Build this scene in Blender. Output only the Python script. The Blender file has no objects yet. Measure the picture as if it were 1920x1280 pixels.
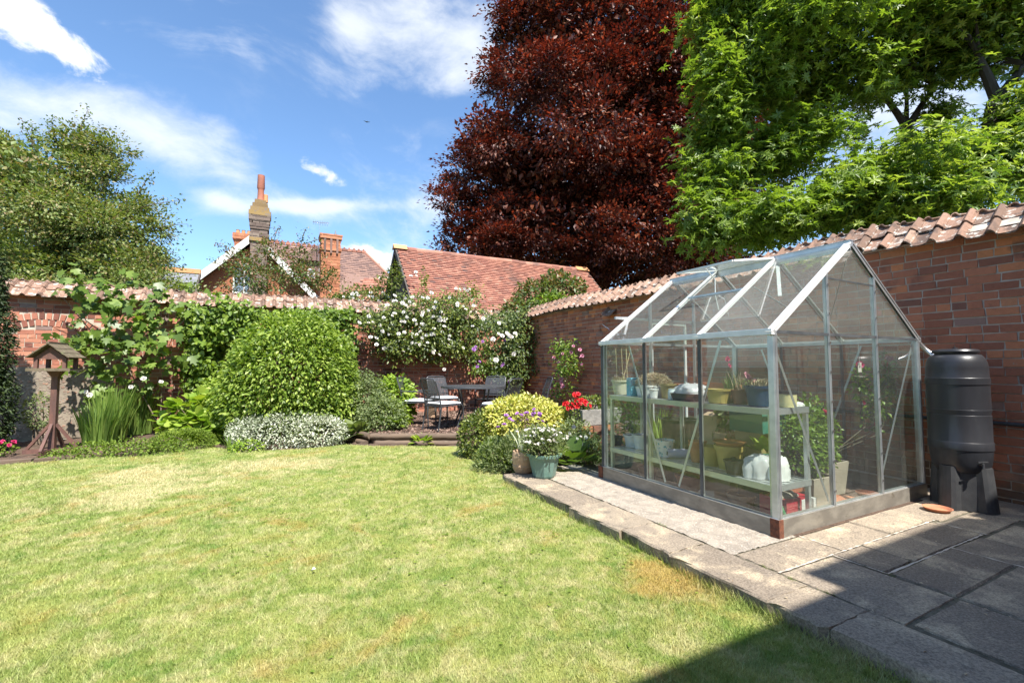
import bpy, math, random
import numpy as np
from mathutils import Vector, Matrix
R = math.radians
random.seed(7)
rng = np.random.default_rng(11)
scene = bpy.context.scene
COL = scene.collection

# ------------------------------------------------------------------ camera
YAW = R(27.43); PITCH = math.atan(46/852); FPX = 852.0; CAMH = 1.2
cam = bpy.data.cameras.new('camera'); camo = bpy.data.objects.new('camera', cam); COL.objects.link(camo)
cam.sensor_width = 36; cam.lens = FPX/1920*36; cam.clip_start = .05; cam.clip_end = 2000
camo.location = (0, 0, CAMH); camo.rotation_euler = (math.pi/2 + PITCH, 0, -YAW)
scene.camera = camo

def ray(u, v):
    x = (u-960)/FPX; y = -(v-640)/FPX; c, s = math.cos(PITCH), math.sin(PITCH)
    f = c-y*s; z = s+y*c
    return np.array((x*math.cos(YAW)+f*math.sin(YAW), -x*math.sin(YAW)+f*math.cos(YAW), z))
def gz(u, v, z=0.):                       # point of the place at height z
    r = ray(u, v); t = (z-CAMH)/r[2]; return np.array((r[0]*t, r[1]*t, z))
def fy(u, v, y):                          # point on a plane parallel to the back wall
    r = ray(u, v); t = y/r[1]; return np.array((r[0]*t, y, CAMH+r[2]*t))
def fx(u, v, x):                          # point on a plane parallel to the right wall
    r = ray(u, v); t = x/r[0]; return np.array((x, r[1]*t, CAMH+r[2]*t))
def dp(u, v, d):
    r = ray(u, v); f = r[0]*math.sin(YAW)+r[1]*math.cos(YAW); t = d/f
    return np.array((r[0]*t, r[1]*t, CAMH+r[2]*t))

# ------------------------------------------------------------------ light
SUN_EL = 57.0; SUN_AZ = 2.0     # light travels towards +y, a touch towards -x
sd = Vector((math.sin(R(SUN_AZ))*math.cos(R(SUN_EL)), -math.cos(R(SUN_AZ))*math.cos(R(SUN_EL)), math.sin(R(SUN_EL))))
sl = bpy.data.lights.new('sun', 'SUN'); sl.energy = 5.0; sl.angle = R(.53); sl.color = (1, .955, .88)
so = bpy.data.objects.new('sun', sl); COL.objects.link(so); so.rotation_euler = sd.to_track_quat('Z', 'Y').to_euler()
scene.view_settings.view_transform = 'Standard'; scene.view_settings.look = 'None'
scene.view_settings.exposure = 1.08; scene.view_settings.gamma = 1; scene.view_settings.use_curve_mapping = False
try:
    scene.cycles.transparent_max_bounces = 24; scene.cycles.max_bounces = 10
except Exception: pass

def N(nt, t, ins=None, **p):
    n = nt.nodes.new(t)
    for k, v in p.items(): setattr(n, k, v)
    for k, v in (ins or {}).items():
        s = n.inputs[k]
        if isinstance(v, bpy.types.NodeSocket): nt.links.new(v, s)
        else:
            if s.type == 'RGBA' and hasattr(v, '__len__') and len(v) == 3: v = (*v, 1)
            s.default_value = v
    return n
def M(nt, op, a, b=0., c=0.):
    return N(nt, 'ShaderNodeMath', {0: a, 1: b, 2: c}, operation=op).outputs[0]
def VM(nt, op, a, b=(0, 0, 0), out=0):
    return N(nt, 'ShaderNodeVectorMath', {0: a, 1: b}, operation=op).outputs[out]
def ramp(nt, fac, stops, interp='LINEAR'):
    n = N(nt, 'ShaderNodeValToRGB', {'Fac': fac}); cr = n.color_ramp; cr.interpolation = interp
    while len(cr.elements) < len(stops): cr.elements.new(.5)
    for e, (p, c) in zip(cr.elements, stops): e.position = p; e.color = (*c, 1) if len(c) == 3 else c
    return n.outputs[0]
def sstep(nt, x, a, b):
    n = N(nt, 'ShaderNodeMapRange', {'Value': x, 'From Min': a, 'From Max': b}, interpolation_type='SMOOTHSTEP'); return n.outputs[0]
def mixc(nt, f, a, b, mode='MIX'):
    n = nt.nodes.new('ShaderNodeMix'); n.data_type = 'RGBA'; n.blend_type = mode; n.clamp_factor = True
    for i, v in ((0, f), (6, a), (7, b)):
        if isinstance(v, bpy.types.NodeSocket): nt.links.new(v, n.inputs[i])
        elif i == 0: n.inputs[0].default_value = v
        else: n.inputs[i].default_value = (*v, 1) if len(v) == 3 else v
    return n.outputs[2]
def noise(nt, vec, scale, detail=4, rough=.55, dist=0.):
    return N(nt, 'ShaderNodeTexNoise', {'Vector': vec, 'Scale': scale, 'Detail': detail, 'Roughness': rough, 'Distortion': dist}).outputs[0]

# ------------------------------------------------------------------ sky
world = bpy.data.worlds.new('World'); scene.world = world; world.use_nodes = True
nt = world.node_tree; nt.nodes.clear()
sky = N(nt, 'ShaderNodeTexSky', sky_type='NISHITA'); sky.sun_disc = False
sky.sun_elevation = R(SUN_EL); sky.sun_rotation = math.pi - R(SUN_AZ)
sky.air_density = 1.0; sky.dust_density = .6; sky.ozone_density = 2.0; sky.altitude = 50
dirv = N(nt, 'ShaderNodeTexCoord').outputs['Generated']
warp = noise(nt, VM(nt, 'MULTIPLY', dirv, (1, 1, 1.8)), 3.5, 6, .62)
wispv = VM(nt, 'ADD', dirv, VM(nt, 'MULTIPLY', N(nt, 'ShaderNodeTexNoise', {'Vector': dirv, 'Scale': 2.2, 'Detail': 3}).outputs[1], (.35, .35, .35)))
wisp = noise(nt, VM(nt, 'MULTIPLY', wispv, (2.2, 2.2, 4.5)), 1.5, 9, .62, .15)
fine = noise(nt, VM(nt, 'MULTIPLY', dirv, (1, 1, 1.6)), 9, 9, .62, .3)
def blob(u, v, a, b, rot):
    r = ray(u, v); c = Vector(r).normalized(); t1 = Vector((c.y, -c.x, 0)).normalized(); t2 = t1.cross(c)
    if t2.z < 0: t2 = -t2
    A = math.cos(R(rot))*t1 + math.sin(R(rot))*t2; B = -math.sin(R(rot))*t1 + math.cos(R(rot))*t2
    k = 1/FPX/(np.linalg.norm(r))
    x = M(nt, 'DIVIDE', VM(nt, 'DOT_PRODUCT', dirv, A, 1), a*k); y = M(nt, 'DIVIDE', VM(nt, 'DOT_PRODUCT', dirv, B, 1), b*k)
    q = M(nt, 'ADD', M(nt, 'MULTIPLY', x, x), M(nt, 'MULTIPLY', y, y))
    g = M(nt, 'EXPONENT', M(nt, 'MULTIPLY', q, -1.))
    return M(nt, 'MULTIPLY', g, M(nt, 'GREATER_THAN', VM(nt, 'DOT_PRODUCT', dirv, c, 1), 0.))
soft = None
for (u, v, a, b, rot, w) in [(40, 205, 210, 95, 0, .85), (290, 270, 130, 70, -20, .8), (440, 320, 170, 42, -14, 1.0), (600, 385, 150, 13, 8, .95), (560, 395, 170, 30, 8, .35),
                              (840, 50, 150, 75, -5, 1.15), (650, 45, 45, 60, 60, .85), (860, 150, 70, 32, 20, .7), (790, 425, 110, 55, 35, .95), (415, 378, 50, 16, -12, .8),
                              (740, 330, 110, 60, 10, .45), (1650, 230, 160, 90, 0, .7), (430, 60, 160, 60, 0, .28), (380, 220, 120, 40, -25, .5), (720, 480, 120, 30, 0, .7)]:
    g = M(nt, 'MULTIPLY', blob(u, v, a, b, rot), w)
    soft = g if soft is None else M(nt, 'ADD', soft, g)
dense = None
for (u, v, a, b, rot, w) in [(20, 30, 120, 42, -18, 1.0), (100, 72, 75, 26, -20, .9), (588, 316, 50, 17, -18, .8), (700, 487, 62, 24, 0, 1.2), (645, 495, 50, 20, 0, 1.0)]:
    g = M(nt, 'MULTIPLY', blob(u, v, a, b, rot), w)
    dense = g if dense is None else M(nt, 'ADD', dense, g)
s1 = sstep(nt, M(nt, 'ADD', M(nt, 'MULTIPLY', soft, .75), M(nt, 'ADD', M(nt, 'MULTIPLY_ADD', wisp, 2.6, -1.40), M(nt, 'MULTIPLY_ADD', fine, 1.0, -.52))), .02, 1.05)
s0 = M(nt, 'MULTIPLY', sstep(nt, M(nt, 'ADD', wisp, M(nt, 'MULTIPLY', warp, .35)), .66, 1.02), .22)
d1 = sstep(nt, M(nt, 'ADD', dense, M(nt, 'MULTIPLY', M(nt, 'MULTIPLY_ADD', fine, 3.6, -1.85), M(nt, 'MINIMUM', M(nt, 'MULTIPLY', dense, 2.5), 1.))), .25, .75)
cf = M(nt, 'MAXIMUM', M(nt, 'MAXIMUM', M(nt, 'MULTIPLY', s1, .75), s0), M(nt, 'MULTIPLY', d1, .98))
skyc = mixc(nt, 1.0, sky.outputs[0], (1.32, 1.56, 1.72), 'MULTIPLY')
cl = mixc(nt, fine, (6.6, 7.0, 7.4), (8.2, 8.4, 8.6))
fin = mixc(nt, cf, skyc, cl)
bg = N(nt, 'ShaderNodeBackground', {'Color': fin, 'Strength': .074})
nt.links.new(bg.outputs[0], N(nt, 'ShaderNodeOutputWorld').inputs[0])

# ------------------------------------------------------------------ objects helpers
def T(o, label=None, cat=None, group=None, kind=None):
    if label: o['label'] = label
    if cat: o['category'] = cat
    if group: o['group'] = group
    if kind: o['kind'] = kind
    return o
def thing(name, loc, label, cat, group=None, rz=0.):
    o = bpy.data.objects.new(name, None); COL.objects.link(o); o.location = tuple(float(c) for c in loc); o.rotation_euler = (0, 0, rz)
    o.empty_display_size = .1
    return T(o, label, cat, group)
def wloc(o):
    v = Vector((0, 0, 0))
    while o is not None: v = v + o.location; o = o.parent
    return v
def mk(name, V, F, mat, parent=None, smooth=False, rnd=None, off=True):
    V = np.asarray(V, dtype=np.float32).reshape(-1, 3)
    if parent is not None and off: V = V - np.array(wloc(parent), dtype=np.float32)
    me = bpy.data.meshes.new(name)
    if isinstance(F, np.ndarray):
        k = F.shape[1]; nf = len(F)
        me.vertices.add(len(V)); me.vertices.foreach_set('co', V.ravel())
        me.loops.add(nf*k); me.loops.foreach_set('vertex_index', F.ravel().astype(np.int32))
        me.polygons.add(nf); me.polygons.foreach_set('loop_start', np.arange(0, nf*k, k, dtype=np.int32))
        me.update(calc_edges=True)
    else:
        me.from_pydata([tuple(map(float, v)) for v in V], [], [tuple(map(int, f)) for f in F]); me.update()
    if rnd is not None:
        a = me.attributes.new('rnd', 'FLOAT', 'POINT'); a.data.foreach_set('value', np.asarray(rnd, dtype=np.float32))
    me.materials.append(mat)
    if smooth: me.polygons.foreach_set('use_smooth', [True]*len(me.polygons))
    o = bpy.data.objects.new(name, me); COL.objects.link(o)
    if parent is not None: o.parent = parent
    return o
def inst(name, me, loc, rot=(0, 0, 0), scale=(1, 1, 1), parent=None):
    o = bpy.data.objects.new(name, me); COL.objects.link(o)
    if parent is not None: loc = Vector(loc) - wloc(parent); o.parent = parent
    o.location = loc; o.rotation_euler = rot; o.scale = scale
    return o
def copy_tree(o, parent=None):
    c = o.copy(); COL.objects.link(c); c.parent = parent
    for ch in list(o.children): copy_tree(ch, c)
    return c
class MB:
    def __init__(s): s.V = []; s.F = []; s.r = []
    def add(s, V, F, r=None):
        b = len(s.V); s.V += [tuple(v) for v in V]; s.F += [tuple(b+i for i in f) for f in F]
        s.r += [random.random() if r is None else r]*len(V); return s
    def box(s, x0, x1, y0, y1, z0, z1, j=0., r=None):
        V = [(x, y, z) for z in (z0, z1) for y in (y0, y1) for x in (x0, x1)]
        if j: V = [tuple(c+random.uniform(-j, j) for c in v) for v in V]
        return s.add(V, [(0, 2, 3, 1), (4, 5, 7, 6), (0, 1, 5, 4), (2, 6, 7, 3), (0, 4, 6, 2), (1, 3, 7, 5)], r)
    def bar(s, p, q, w, h, up=(0, 0, 1), r=None):
        p = Vector(p); q = Vector(q); d = (q-p).normalized(); up = Vector(up)
        if abs(d.dot(up)) > .98: up = Vector((0, 1, 0)) if abs(d.y) < .9 else Vector((1, 0, 0))
        x = d.cross(up).normalized(); y = x.cross(d)
        V = [e + x*a*w/2 + y*b*h/2 for e in (p, q) for a, b in ((-1, -1), (1, -1), (1, 1), (-1, 1))]
        return s.add(V, [(3, 2, 1, 0), (4, 5, 6, 7), (0, 1, 5, 4), (1, 2, 6, 5), (2, 3, 7, 6), (3, 0, 4, 7)], r)
    def tube(s, pts, rad, n=8, cap=True, r=None):
        pts = [Vector(p) for p in pts]; m = len(pts)
        if not hasattr(rad, '__len__'): rad = [rad]*m
        V = []; ref = None
        for i, p in enumerate(pts):
            d = (pts[min(i+1, m-1)] - pts[max(i-1, 0)])
            d = d.normalized() if d.length > 1e-9 else Vector((0, 0, 1))
            if ref is None: ref = Vector((0, 0, 1)) if abs(d.z) < .9 else Vector((1, 0, 0))
            x = d.cross(ref)
            x = x.normalized() if x.length > 1e-6 else Vector((1, 0, 0))
            y = x.cross(d).normalized(); ref = y
            V += [p + (x*math.cos(2*math.pi*k/n) + y*math.sin(2*math.pi*k/n))*rad[i] for k in range(n)]
        F = [(i*n+k, i*n+(k+1) % n, (i+1)*n+(k+1) % n, (i+1)*n+k) for i in range(m-1) for k in range(n)]
        if cap: F += [tuple(range(n-1, -1, -1)), tuple((m-1)*n+k for k in range(n))]
        return s.add(V, F, r)
    def lathe(s, prof, c=(0, 0, 0), n=24, sx=1., sy=1., r=None, ph=0.):
        V = []; m = len(prof)
        for rr, z in prof: V += [(c[0]+sx*rr*math.cos(2*math.pi*k/n+ph), c[1]+sy*rr*math.sin(2*math.pi*k/n+ph), c[2]+z) for k in range(n)]
        F = [(i*n+k, i*n+(k+1) % n, (i+1)*n+(k+1) % n, (i+1)*n+k) for i in range(m-1) for k in range(n)]
        return s.add(V, F, r)
    def quad(s, a, b, c, d, r=None): return s.add([a, b, c, d], [(0, 1, 2, 3)], r)
    def build(s, name, mat, parent=None, smooth=False, off=True):
        o = mk(name, s.V, s.F, mat, parent, smooth, s.r, off)
        if smooth: o.data.set_sharp_from_angle(angle=R(38))
        return o
def bx(name, x0, x1, y0, y1, z0, z1, mat, parent=None, off=True): return MB().box(x0, x1, y0, y1, z0, z1).build(name, mat, parent, off=off)

# ------------------------------------------------------------------ materials
def newmat(name):
    m = bpy.data.materials.new(name); m.use_nodes = True; m.node_tree.nodes.clear(); return m, m.node_tree
def finish(nt, sh): nt.links.new(sh, N(nt, 'ShaderNodeOutputMaterial').inputs[0])
def bump(nt, h, strength=.3, dist=.01): return N(nt, 'ShaderNodeBump', {'Height': h, 'Strength': strength, 'Distance': dist}).outputs[0]
def rndv(nt):
    a = N(nt, 'ShaderNodeAttribute', attribute_name='rnd').outputs['Fac']
    o = N(nt, 'ShaderNodeObjectInfo').outputs['Random']
    return M(nt, 'FRACT', M(nt, 'ADD', a, o))
def pos(nt): return N(nt, 'ShaderNodeNewGeometry').outputs['Position']
def pm(name, c1, c2=None, scale=6., rough=.6, metal=0., bmp=0., bscale=None, var=.0, c3=None, s3=30., t3=.6, spec=.5, stretch=(1, 1, 1), bdist=.01):
    m, nt = newmat(name); p = VM(nt, 'MULTIPLY', pos(nt), stretch)
    if c2 is None: c2 = tuple(x*.8 for x in c1)
    n1 = noise(nt, p, scale, 5, .6)
    col = mixc(nt, sstep(nt, n1, .35, .65), c1, c2)
    if c3: col = mixc(nt, sstep(nt, noise(nt, p, s3, 5, .65), t3, t3+.12), col, c3)
    if var:
        f = N(nt, 'ShaderNodeMapRange', {'Value': rndv(nt), 'To Min': 1-var, 'To Max': 1+var}).outputs[0]
        col = mixc(nt, 1., col, N(nt, 'ShaderNodeCombineColor', {0: f, 1: f, 2: f}).outputs[0], 'MULTIPLY')
    ins = {'Base Color': col, 'Roughness': rough, 'Metallic': metal, 'Specular IOR Level': spec}
    if bmp: ins['Normal'] = bump(nt, noise(nt, p, bscale or scale*5, 5, .6), bmp, bdist)
    finish(nt, N(nt, 'ShaderNodeBsdfPrincipled', ins).outputs[0]); return m
def rm(name, stops, rough=.85, bmp=.4, bscale=60., lichen=None, lt=.6, ls=9., dark=None, dt=.62, ds=3., bdist=.004, interp='LINEAR', spec=.3, damp=False, pan=False):
    m, nt = newmat(name); p = pos(nt); r = rndv(nt)
    col = ramp(nt, r, stops, interp)
    n1 = noise(nt, p, 25, 5, .65); col = mixc(nt, .45, col, mixc(nt, n1, (.45, .45, .45), (1.5, 1.5, 1.5)), 'MULTIPLY')
    if dark: col = mixc(nt, M(nt, 'MULTIPLY', sstep(nt, noise(nt, p, ds, 5, .6), dt, dt+.15), .8), col, dark)
    if damp:
        z = N(nt, 'ShaderNodeSeparateXYZ', {0: p}).outputs[2]; col = mixc(nt, M(nt, 'MULTIPLY', sstep(nt, M(nt, 'ADD', M(nt, 'MULTIPLY', z, -1.), M(nt, 'MULTIPLY', noise(nt, p, 3, 5, .6), 1.1)), .05, .45), .75), col, (.07, .07, .05))
    if lichen:
        ln_ = noise(nt, p, ls, 7, .72)
        if pan: ln_ = M(nt, 'ADD', ln_, M(nt, 'MULTIPLY', N(nt, 'ShaderNodeAttribute', attribute_name='pan').outputs['Fac'], .10))
        col = mixc(nt, sstep(nt, ln_, lt, lt+.07), col, lichen)
    finish(nt, N(nt, 'ShaderNodeBsdfPrincipled', {'Base Color': col, 'Roughness': rough, 'Specular IOR Level': spec, 'Normal': bump(nt, noise(nt, p, bscale, 5, .7), bmp, bdist)}).outputs[0]); return m
def leafm(name, stops, trans=.35, rough=.5, tcol=(1.25, 1.35, .5), spec=.4, clump=.0):
    m, nt = newmat(name); r = rndv(nt)
    if 'petal' not in name and 'beech' not in name: stops = [(p_, ((q_[0]*1.04, q_[1]*.92, q_[2]) if q_[1] > q_[0]*1.2 else q_)) for p_, q_ in stops]
    col = ramp(nt, r, stops)
    col = mixc(nt, .6, col, mixc(nt, noise(nt, pos(nt), 1.7, 3), (.55, .6, .6), (1.5, 1.4, 1.35)), 'MULTIPLY')
    b = N(nt, 'ShaderNodeBsdfPrincipled', {'Base Color': col, 'Roughness': rough, 'Specular IOR Level': spec})
    t = N(nt, 'ShaderNodeBsdfTranslucent', {'Color': mixc(nt, 1., col, tcol, 'MULTIPLY')})
    finish(nt, N(nt, 'ShaderNodeMixShader', {0: trans, 1: b.outputs[0], 2: t.outputs[0]}).outputs[0]); return m

G = {}
G['brick'] = rm('red_brick', [(0, (.22, .10, .07)), (.10, (.30, .115, .07)), (.5, (.40, .15, .085)), (.78, (.47, .18, .10)), (.94, (.62, .23, .09)), (1, (.30, .18, .14))], lichen=(.42, .38, .32), lt=.66, ls=11, dark=(.10, .055, .045), dt=.58, damp=True, bmp=.9, bscale=75)
G['brickback'] = rm('back_wall_brick', [(0, (.15, .06, .045)), (.25, (.30, .11, .075)), (.6, (.42, .17, .11)), (.9, (.50, .22, .14)), (1, (.24, .17, .15))], lichen=(.5, .45, .38), lt=.64, ls=10, dark=(.12, .08, .06), dt=.62)
G['orangebrick'] = rm('orange_brick', [(0, (.32, .12, .065)), (.5, (.41, .165, .085)), (1, (.48, .21, .115))], bmp=.2)
G['mortar'] = pm('mortar', (.40, .34, .28), (.52, .46, .39), 8, .95, bmp=.5, bscale=90, bdist=.004)
G['mortarl'] = pm('lime_mortar', (.42, .36, .28), (.52, .46, .38), 8, .95, bmp=.5, bscale=90, bdist=.004)
G['tile'] = rm('clay_coping_tile', [(0, (.17, .11, .08)), (.35, (.25, .15, .105)), (.7, (.31, .185, .13)), (1, (.38, .25, .18))], lichen=(.50, .465, .41), lt=.63, ls=14, pan=True, dark=(.09, .065, .055), dt=.5, ds=6, bscale=45, bmp=.6, bdist=.008)
G['rooftile'] = rm('red_roof_tile', [(0, (.22, .10, .075)), (.3, (.30, .13, .095)), (.7, (.36, .165, .115)), (.92, (.42, .21, .15)), (1, (.15, .09, .08))], lichen=(.52, .42, .34), lt=.66, ls=6, dark=(.15, .09, .075), dt=.56, ds=1.3, bscale=30)
G['rooftile2'] = rm('brown_roof_tile', [(0, (.14, .09, .08)), (.5, (.20, .125, .105)), (1, (.27, .165, .13))], lichen=(.36, .31, .25), lt=.66, ls=4, bscale=30)
G['ridge'] = rm('orange_ridge_tile', [(0, (.55, .25, .11)), (1, (.62, .32, .15))], bmp=.2)
G['slate'] = pm('grey_slate', (.20, .21, .24), (.14, .15, .17), 4, .6)
G['chimstone'] = rm('weathered_chimney_brick', [(0, (.12, .085, .07)), (.5, (.18, .135, .11)), (1, (.25, .19, .15))], lichen=(.36, .32, .25), lt=.60, ls=5)
G['chimlich'] = rm('lichen_covered_brick', [(0, (.30, .20, .08)), (1, (.22, .15, .08))], lichen=(.22, .17, .13), lt=.55, ls=4)
G['pot_tall'] = pm('terracotta_chimney_pot', (.42, .15, .09), (.34, .13, .09), 3, .8)
G['whitepaint'] = pm('white_painted_wood', (.78, .77, .74), (.62, .61, .58), 3, .5)
G['darkwood'] = pm('dark_timber', (.05, .042, .036), (.08, .06, .05), 6, .7)
G['winglass'] = pm('dark_window_glass', (.10, .13, .17), (.16, .20, .25), 1, .06, spec=.8)
G['slab'] = None
G['aluminium'] = pm('aluminium', (.60, .62, .62), (.48, .50, .51), 9, .42, .75, bmp=.1, var=.06)
G['white_alu'] = pm('weathered_bright_aluminium', (.80, .81, .80), (.70, .71, .70), 12, .5, .2)
G['rubber'] = pm('dark_glazing_strip', (.05, .055, .06), (.09, .095, .10), 8, .5)
G['rust'] = pm('rusty_steel', (.20, .07, .035), (.10, .04, .025), 30, .9, bmp=.5)
G['basemetal'] = pm('galvanised_base_plate', (.30, .28, .24), (.20, .185, .16), 5, .5, .35, bmp=.15, c3=(.16, .14, .11), s3=9, t3=.62, stretch=(1, 1, 2))
G['staging'] = pm('pale_painted_staging', (.66, .66, .44), (.57, .58, .38), 6, .55)
G['stagealu'] = pm('staging_aluminium', (.55, .57, .57), (.45, .47, .47), 6, .4, .6)
G['butt'] = pm('black_butt_plastic', (.022, .023, .027), (.030, .031, .036), 5, .36, bmp=.06, bscale=120, c3=(.055, .055, .054), s3=5, t3=.6, stretch=(1, 1, .3))
G['stand'] = pm('matt_black_plastic', (.030, .031, .034), (.045, .046, .048), 9, .55, bmp=.2, bscale=150)
G['chrome'] = pm('bare_steel', (.62, .62, .62), (.5, .5, .5), 9, .25, .9)
G['terracotta'] = pm('terracotta', (.50, .20, .10), (.40, .15, .08), 12, .8, bmp=.1)
G['terrapale'] = pm('pale_terracotta', (.52, .34, .22), (.40, .28, .18), 12, .85, bmp=.3, c3=(.6, .55, .45), s3=14, t3=.6)
G['table_wood'] = pm('reddish_stained_wood', (.16, .075, .055), (.10, .05, .04), 14, .7, bmp=.4, stretch=(1, 1, .25), c3=(.26, .20, .16), s3=10, t3=.62)
G['roof_wood'] = pm('mossy_weathered_board', (.16, .12, .08), (.11, .09, .05), 18, .85, bmp=.5, c3=(.22, .22, .11), s3=14, t3=.55)
G['log'] = pm('weathered_log', (.16, .11, .075), (.10, .07, .05), 6, .85, bmp=.6, bscale=25, c3=(.33, .28, .20), s3=12, t3=.6, stretch=(.4, .4, 3))
G['chairmetal'] = pm('dark_grey_metal', (.055, .058, .065), (.075, .078, .085), 5, .45, .3)
G['mesh'] = None
G['cushion'] = pm('pale_grey_cushion', (.72, .74, .78), (.64, .66, .70), 9, .9, bmp=.2)
G['greenpot'] = pm('green_glazed_plastic', (.115, .215, .185), (.15, .25, .215), 9, .45, bmp=.05)
G['bark'] = pm('tree_bark', (.045, .036, .030), (.028, .022, .018), 8, .9, bmp=.8, bscale=20, bdist=.03, stretch=(1, 1, .3))
G['twig'] = pm('climber_stem', (.23, .18, .13), (.15, .11, .08), 12, .9)
G['soil'] = pm('bed_soil', (.12, .075, .05), (.07, .045, .032), 6, .98, bmp=.9, bscale=35, bdist=.03, c3=(.22, .15, .11), s3=28, t3=.58)
G['chips'] = rm('bark_chip', [(0, (.10, .06, .045)), (.5, (.20, .12, .09)), (1, (.34, .24, .19))], bmp=.1)
G['concrete'] = pm('exposed_aggregate_concrete', (.38, .325, .26), (.27, .23, .185), 9, .95, bmp=1., bscale=70, bdist=.012, c3=(.50, .45, .38), s3=70, t3=.53)
G['stone'] = pm('grey_stone_trough', (.36, .34, .31), (.26, .25, .23), 12, .95, bmp=.7, bscale=40)
G['moss'] = pm('moss', (.09, .08, .05), (.16, .14, .10), 25, .98, bmp=.8)
def plastic(n, c, rough=.45): 
    G[n] = pm(n, c, tuple(x*.86 for x in c), 9, rough)
for n, c in dict(cream=(.72, .66, .50), white=(.78, .78, .76), blueprint=(.15, .42, .55), olive=(.34, .27, .12), purple=(.15, .05, .32), black=(.03, .03, .032), brown=(.24, .09, .06), navy=(.008, .035, .10),
                 mustard=(.46, .34, .10), teal=(.05, .20, .16), lilac=(.50, .48, .66), yellowtub=(.74, .66, .34), red=(.48, .03, .05), greenhandle=(.06, .34, .14), straw=(.62, .50, .30), paper=(.48, .34, .22),
                 beige=(.52, .45, .36), jar=(.62, .68, .70), pinkcard=(.80, .72, .66), orangebrown=(.48, .22, .09)).items(): plastic(n, c)

# leaves
def L(*cols): 
    k = len(cols); return [(i/(k-1), c) for i, c in enumerate(cols)]
G['l_beech'] = leafm('copper_beech_leaf', L((.028, .012, .011), (.06, .018, .014), (.115, .033, .02), (.17, .055, .028), (.27, .10, .05)), .25, .45, (1.8, .7, .5), .3)
G['l_chest'] = leafm('chestnut_leaf', L((.06, .125, .02), (.115, .205, .03), (.20, .32, .045), (.34, .46, .09)), .42, .42)
G['l_haw'] = leafm('hawthorn_leaf', L((.045, .09, .022), (.09, .16, .03), (.15, .23, .05), (.22, .29, .09), (.28, .19, .10)), .3, .5)
G['l_bush'] = leafm('clipped_shrub_leaf', L((.08, .16, .02), (.15, .26, .033), (.24, .38, .055), (.40, .54, .12)), .4, .42)
G['l_fig'] = leafm('fig_leaf', L((.07, .14, .022), (.13, .23, .035), (.21, .33, .06)), .38, .4)
G['l_climb'] = leafm('climber_leaf', L((.07, .14, .02), (.14, .25, .03), (.24, .37, .05)), .38, .42)
G['l_rose'] = leafm('rose_leaf', L((.04, .075, .018), (.08, .13, .025), (.14, .21, .035), (.25, .32, .07)), .35, .4)
G['l_dark'] = leafm('dark_climber_leaf', L((.028, .06, .018), (.06, .11, .024), (.11, .17, .035), (.21, .28, .07)), .3, .4)
G['l_iris'] = leafm('iris_blade', L((.12, .23, .05), (.20, .35, .07), (.32, .48, .12)), .5, .42)
G['l_lime'] = leafm('lime_leaf', L((.16, .30, .03), (.24, .40, .05), (.34, .46, .07)), .38, .5)
G['l_mound'] = leafm('mound_leaf', L((.09, .17, .02), (.16, .27, .03), (.24, .36, .05)), .35, .6)
G['l_var'] = leafm('silver_variegated_leaf', L((.12, .17, .08), (.30, .35, .22), (.55, .58, .46), (.70, .71, .60)), .25, .5, (1.1, 1.15, .8))
G['l_grey'] = leafm('grey_green_leaf', L((.10, .16, .06), (.17, .25, .09), (.26, .34, .14)), .35, .6)
G['l_gold'] = leafm('golden_variegated_leaf', L((.20, .30, .04), (.50, .52, .10), (.68, .64, .17), (.75, .72, .34)), .3, .5, (1.1, 1.1, .6))
G['l_conif'] = leafm('dark_conifer_spray', L((.015, .035, .010), (.03, .06, .014), (.055, .095, .02)), .12, .6)
G['l_photin'] = leafm('red_tinged_leaf', L((.06, .12, .025), (.10, .17, .04), (.16, .20, .06), (.26, .10, .07)), .3, .45)
G['l_laurel'] = leafm('glossy_green_leaf', L((.08, .17, .02), (.14, .27, .03), (.24, .38, .06)), .35, .35)
G['l_dry'] = leafm('dry_stalk', L((.40, .32, .20), (.55, .46, .30), (.36, .26, .18)), .2, .8, (1, 1, 1))
G['f_white'] = leafm('white_petal', L((.80, .79, .74), (.84, .83, .80), (.78, .72, .66)), .25, .6, (1, 1, 1))
G['f_pink'] = leafm('pink_petal', L((.72, .30, .42), (.78, .42, .52), (.70, .24, .38)), .25, .6, (1, .9, .95))
G['f_purple'] = leafm('purple_petal', L((.28, .10, .36), (.40, .18, .50), (.50, .28, .55)), .25, .6, (1, .9, 1))
G['f_red'] = leafm('red_petal', L((.62, .02, .03), (.75, .05, .05), (.60, .03, .06)), .2, .5, (1, .8, .8))
G['f_magenta'] = leafm('magenta_petal', L((.55, .03, .14), (.68, .06, .20)), .2, .5, (1, .8, .9))

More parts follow.
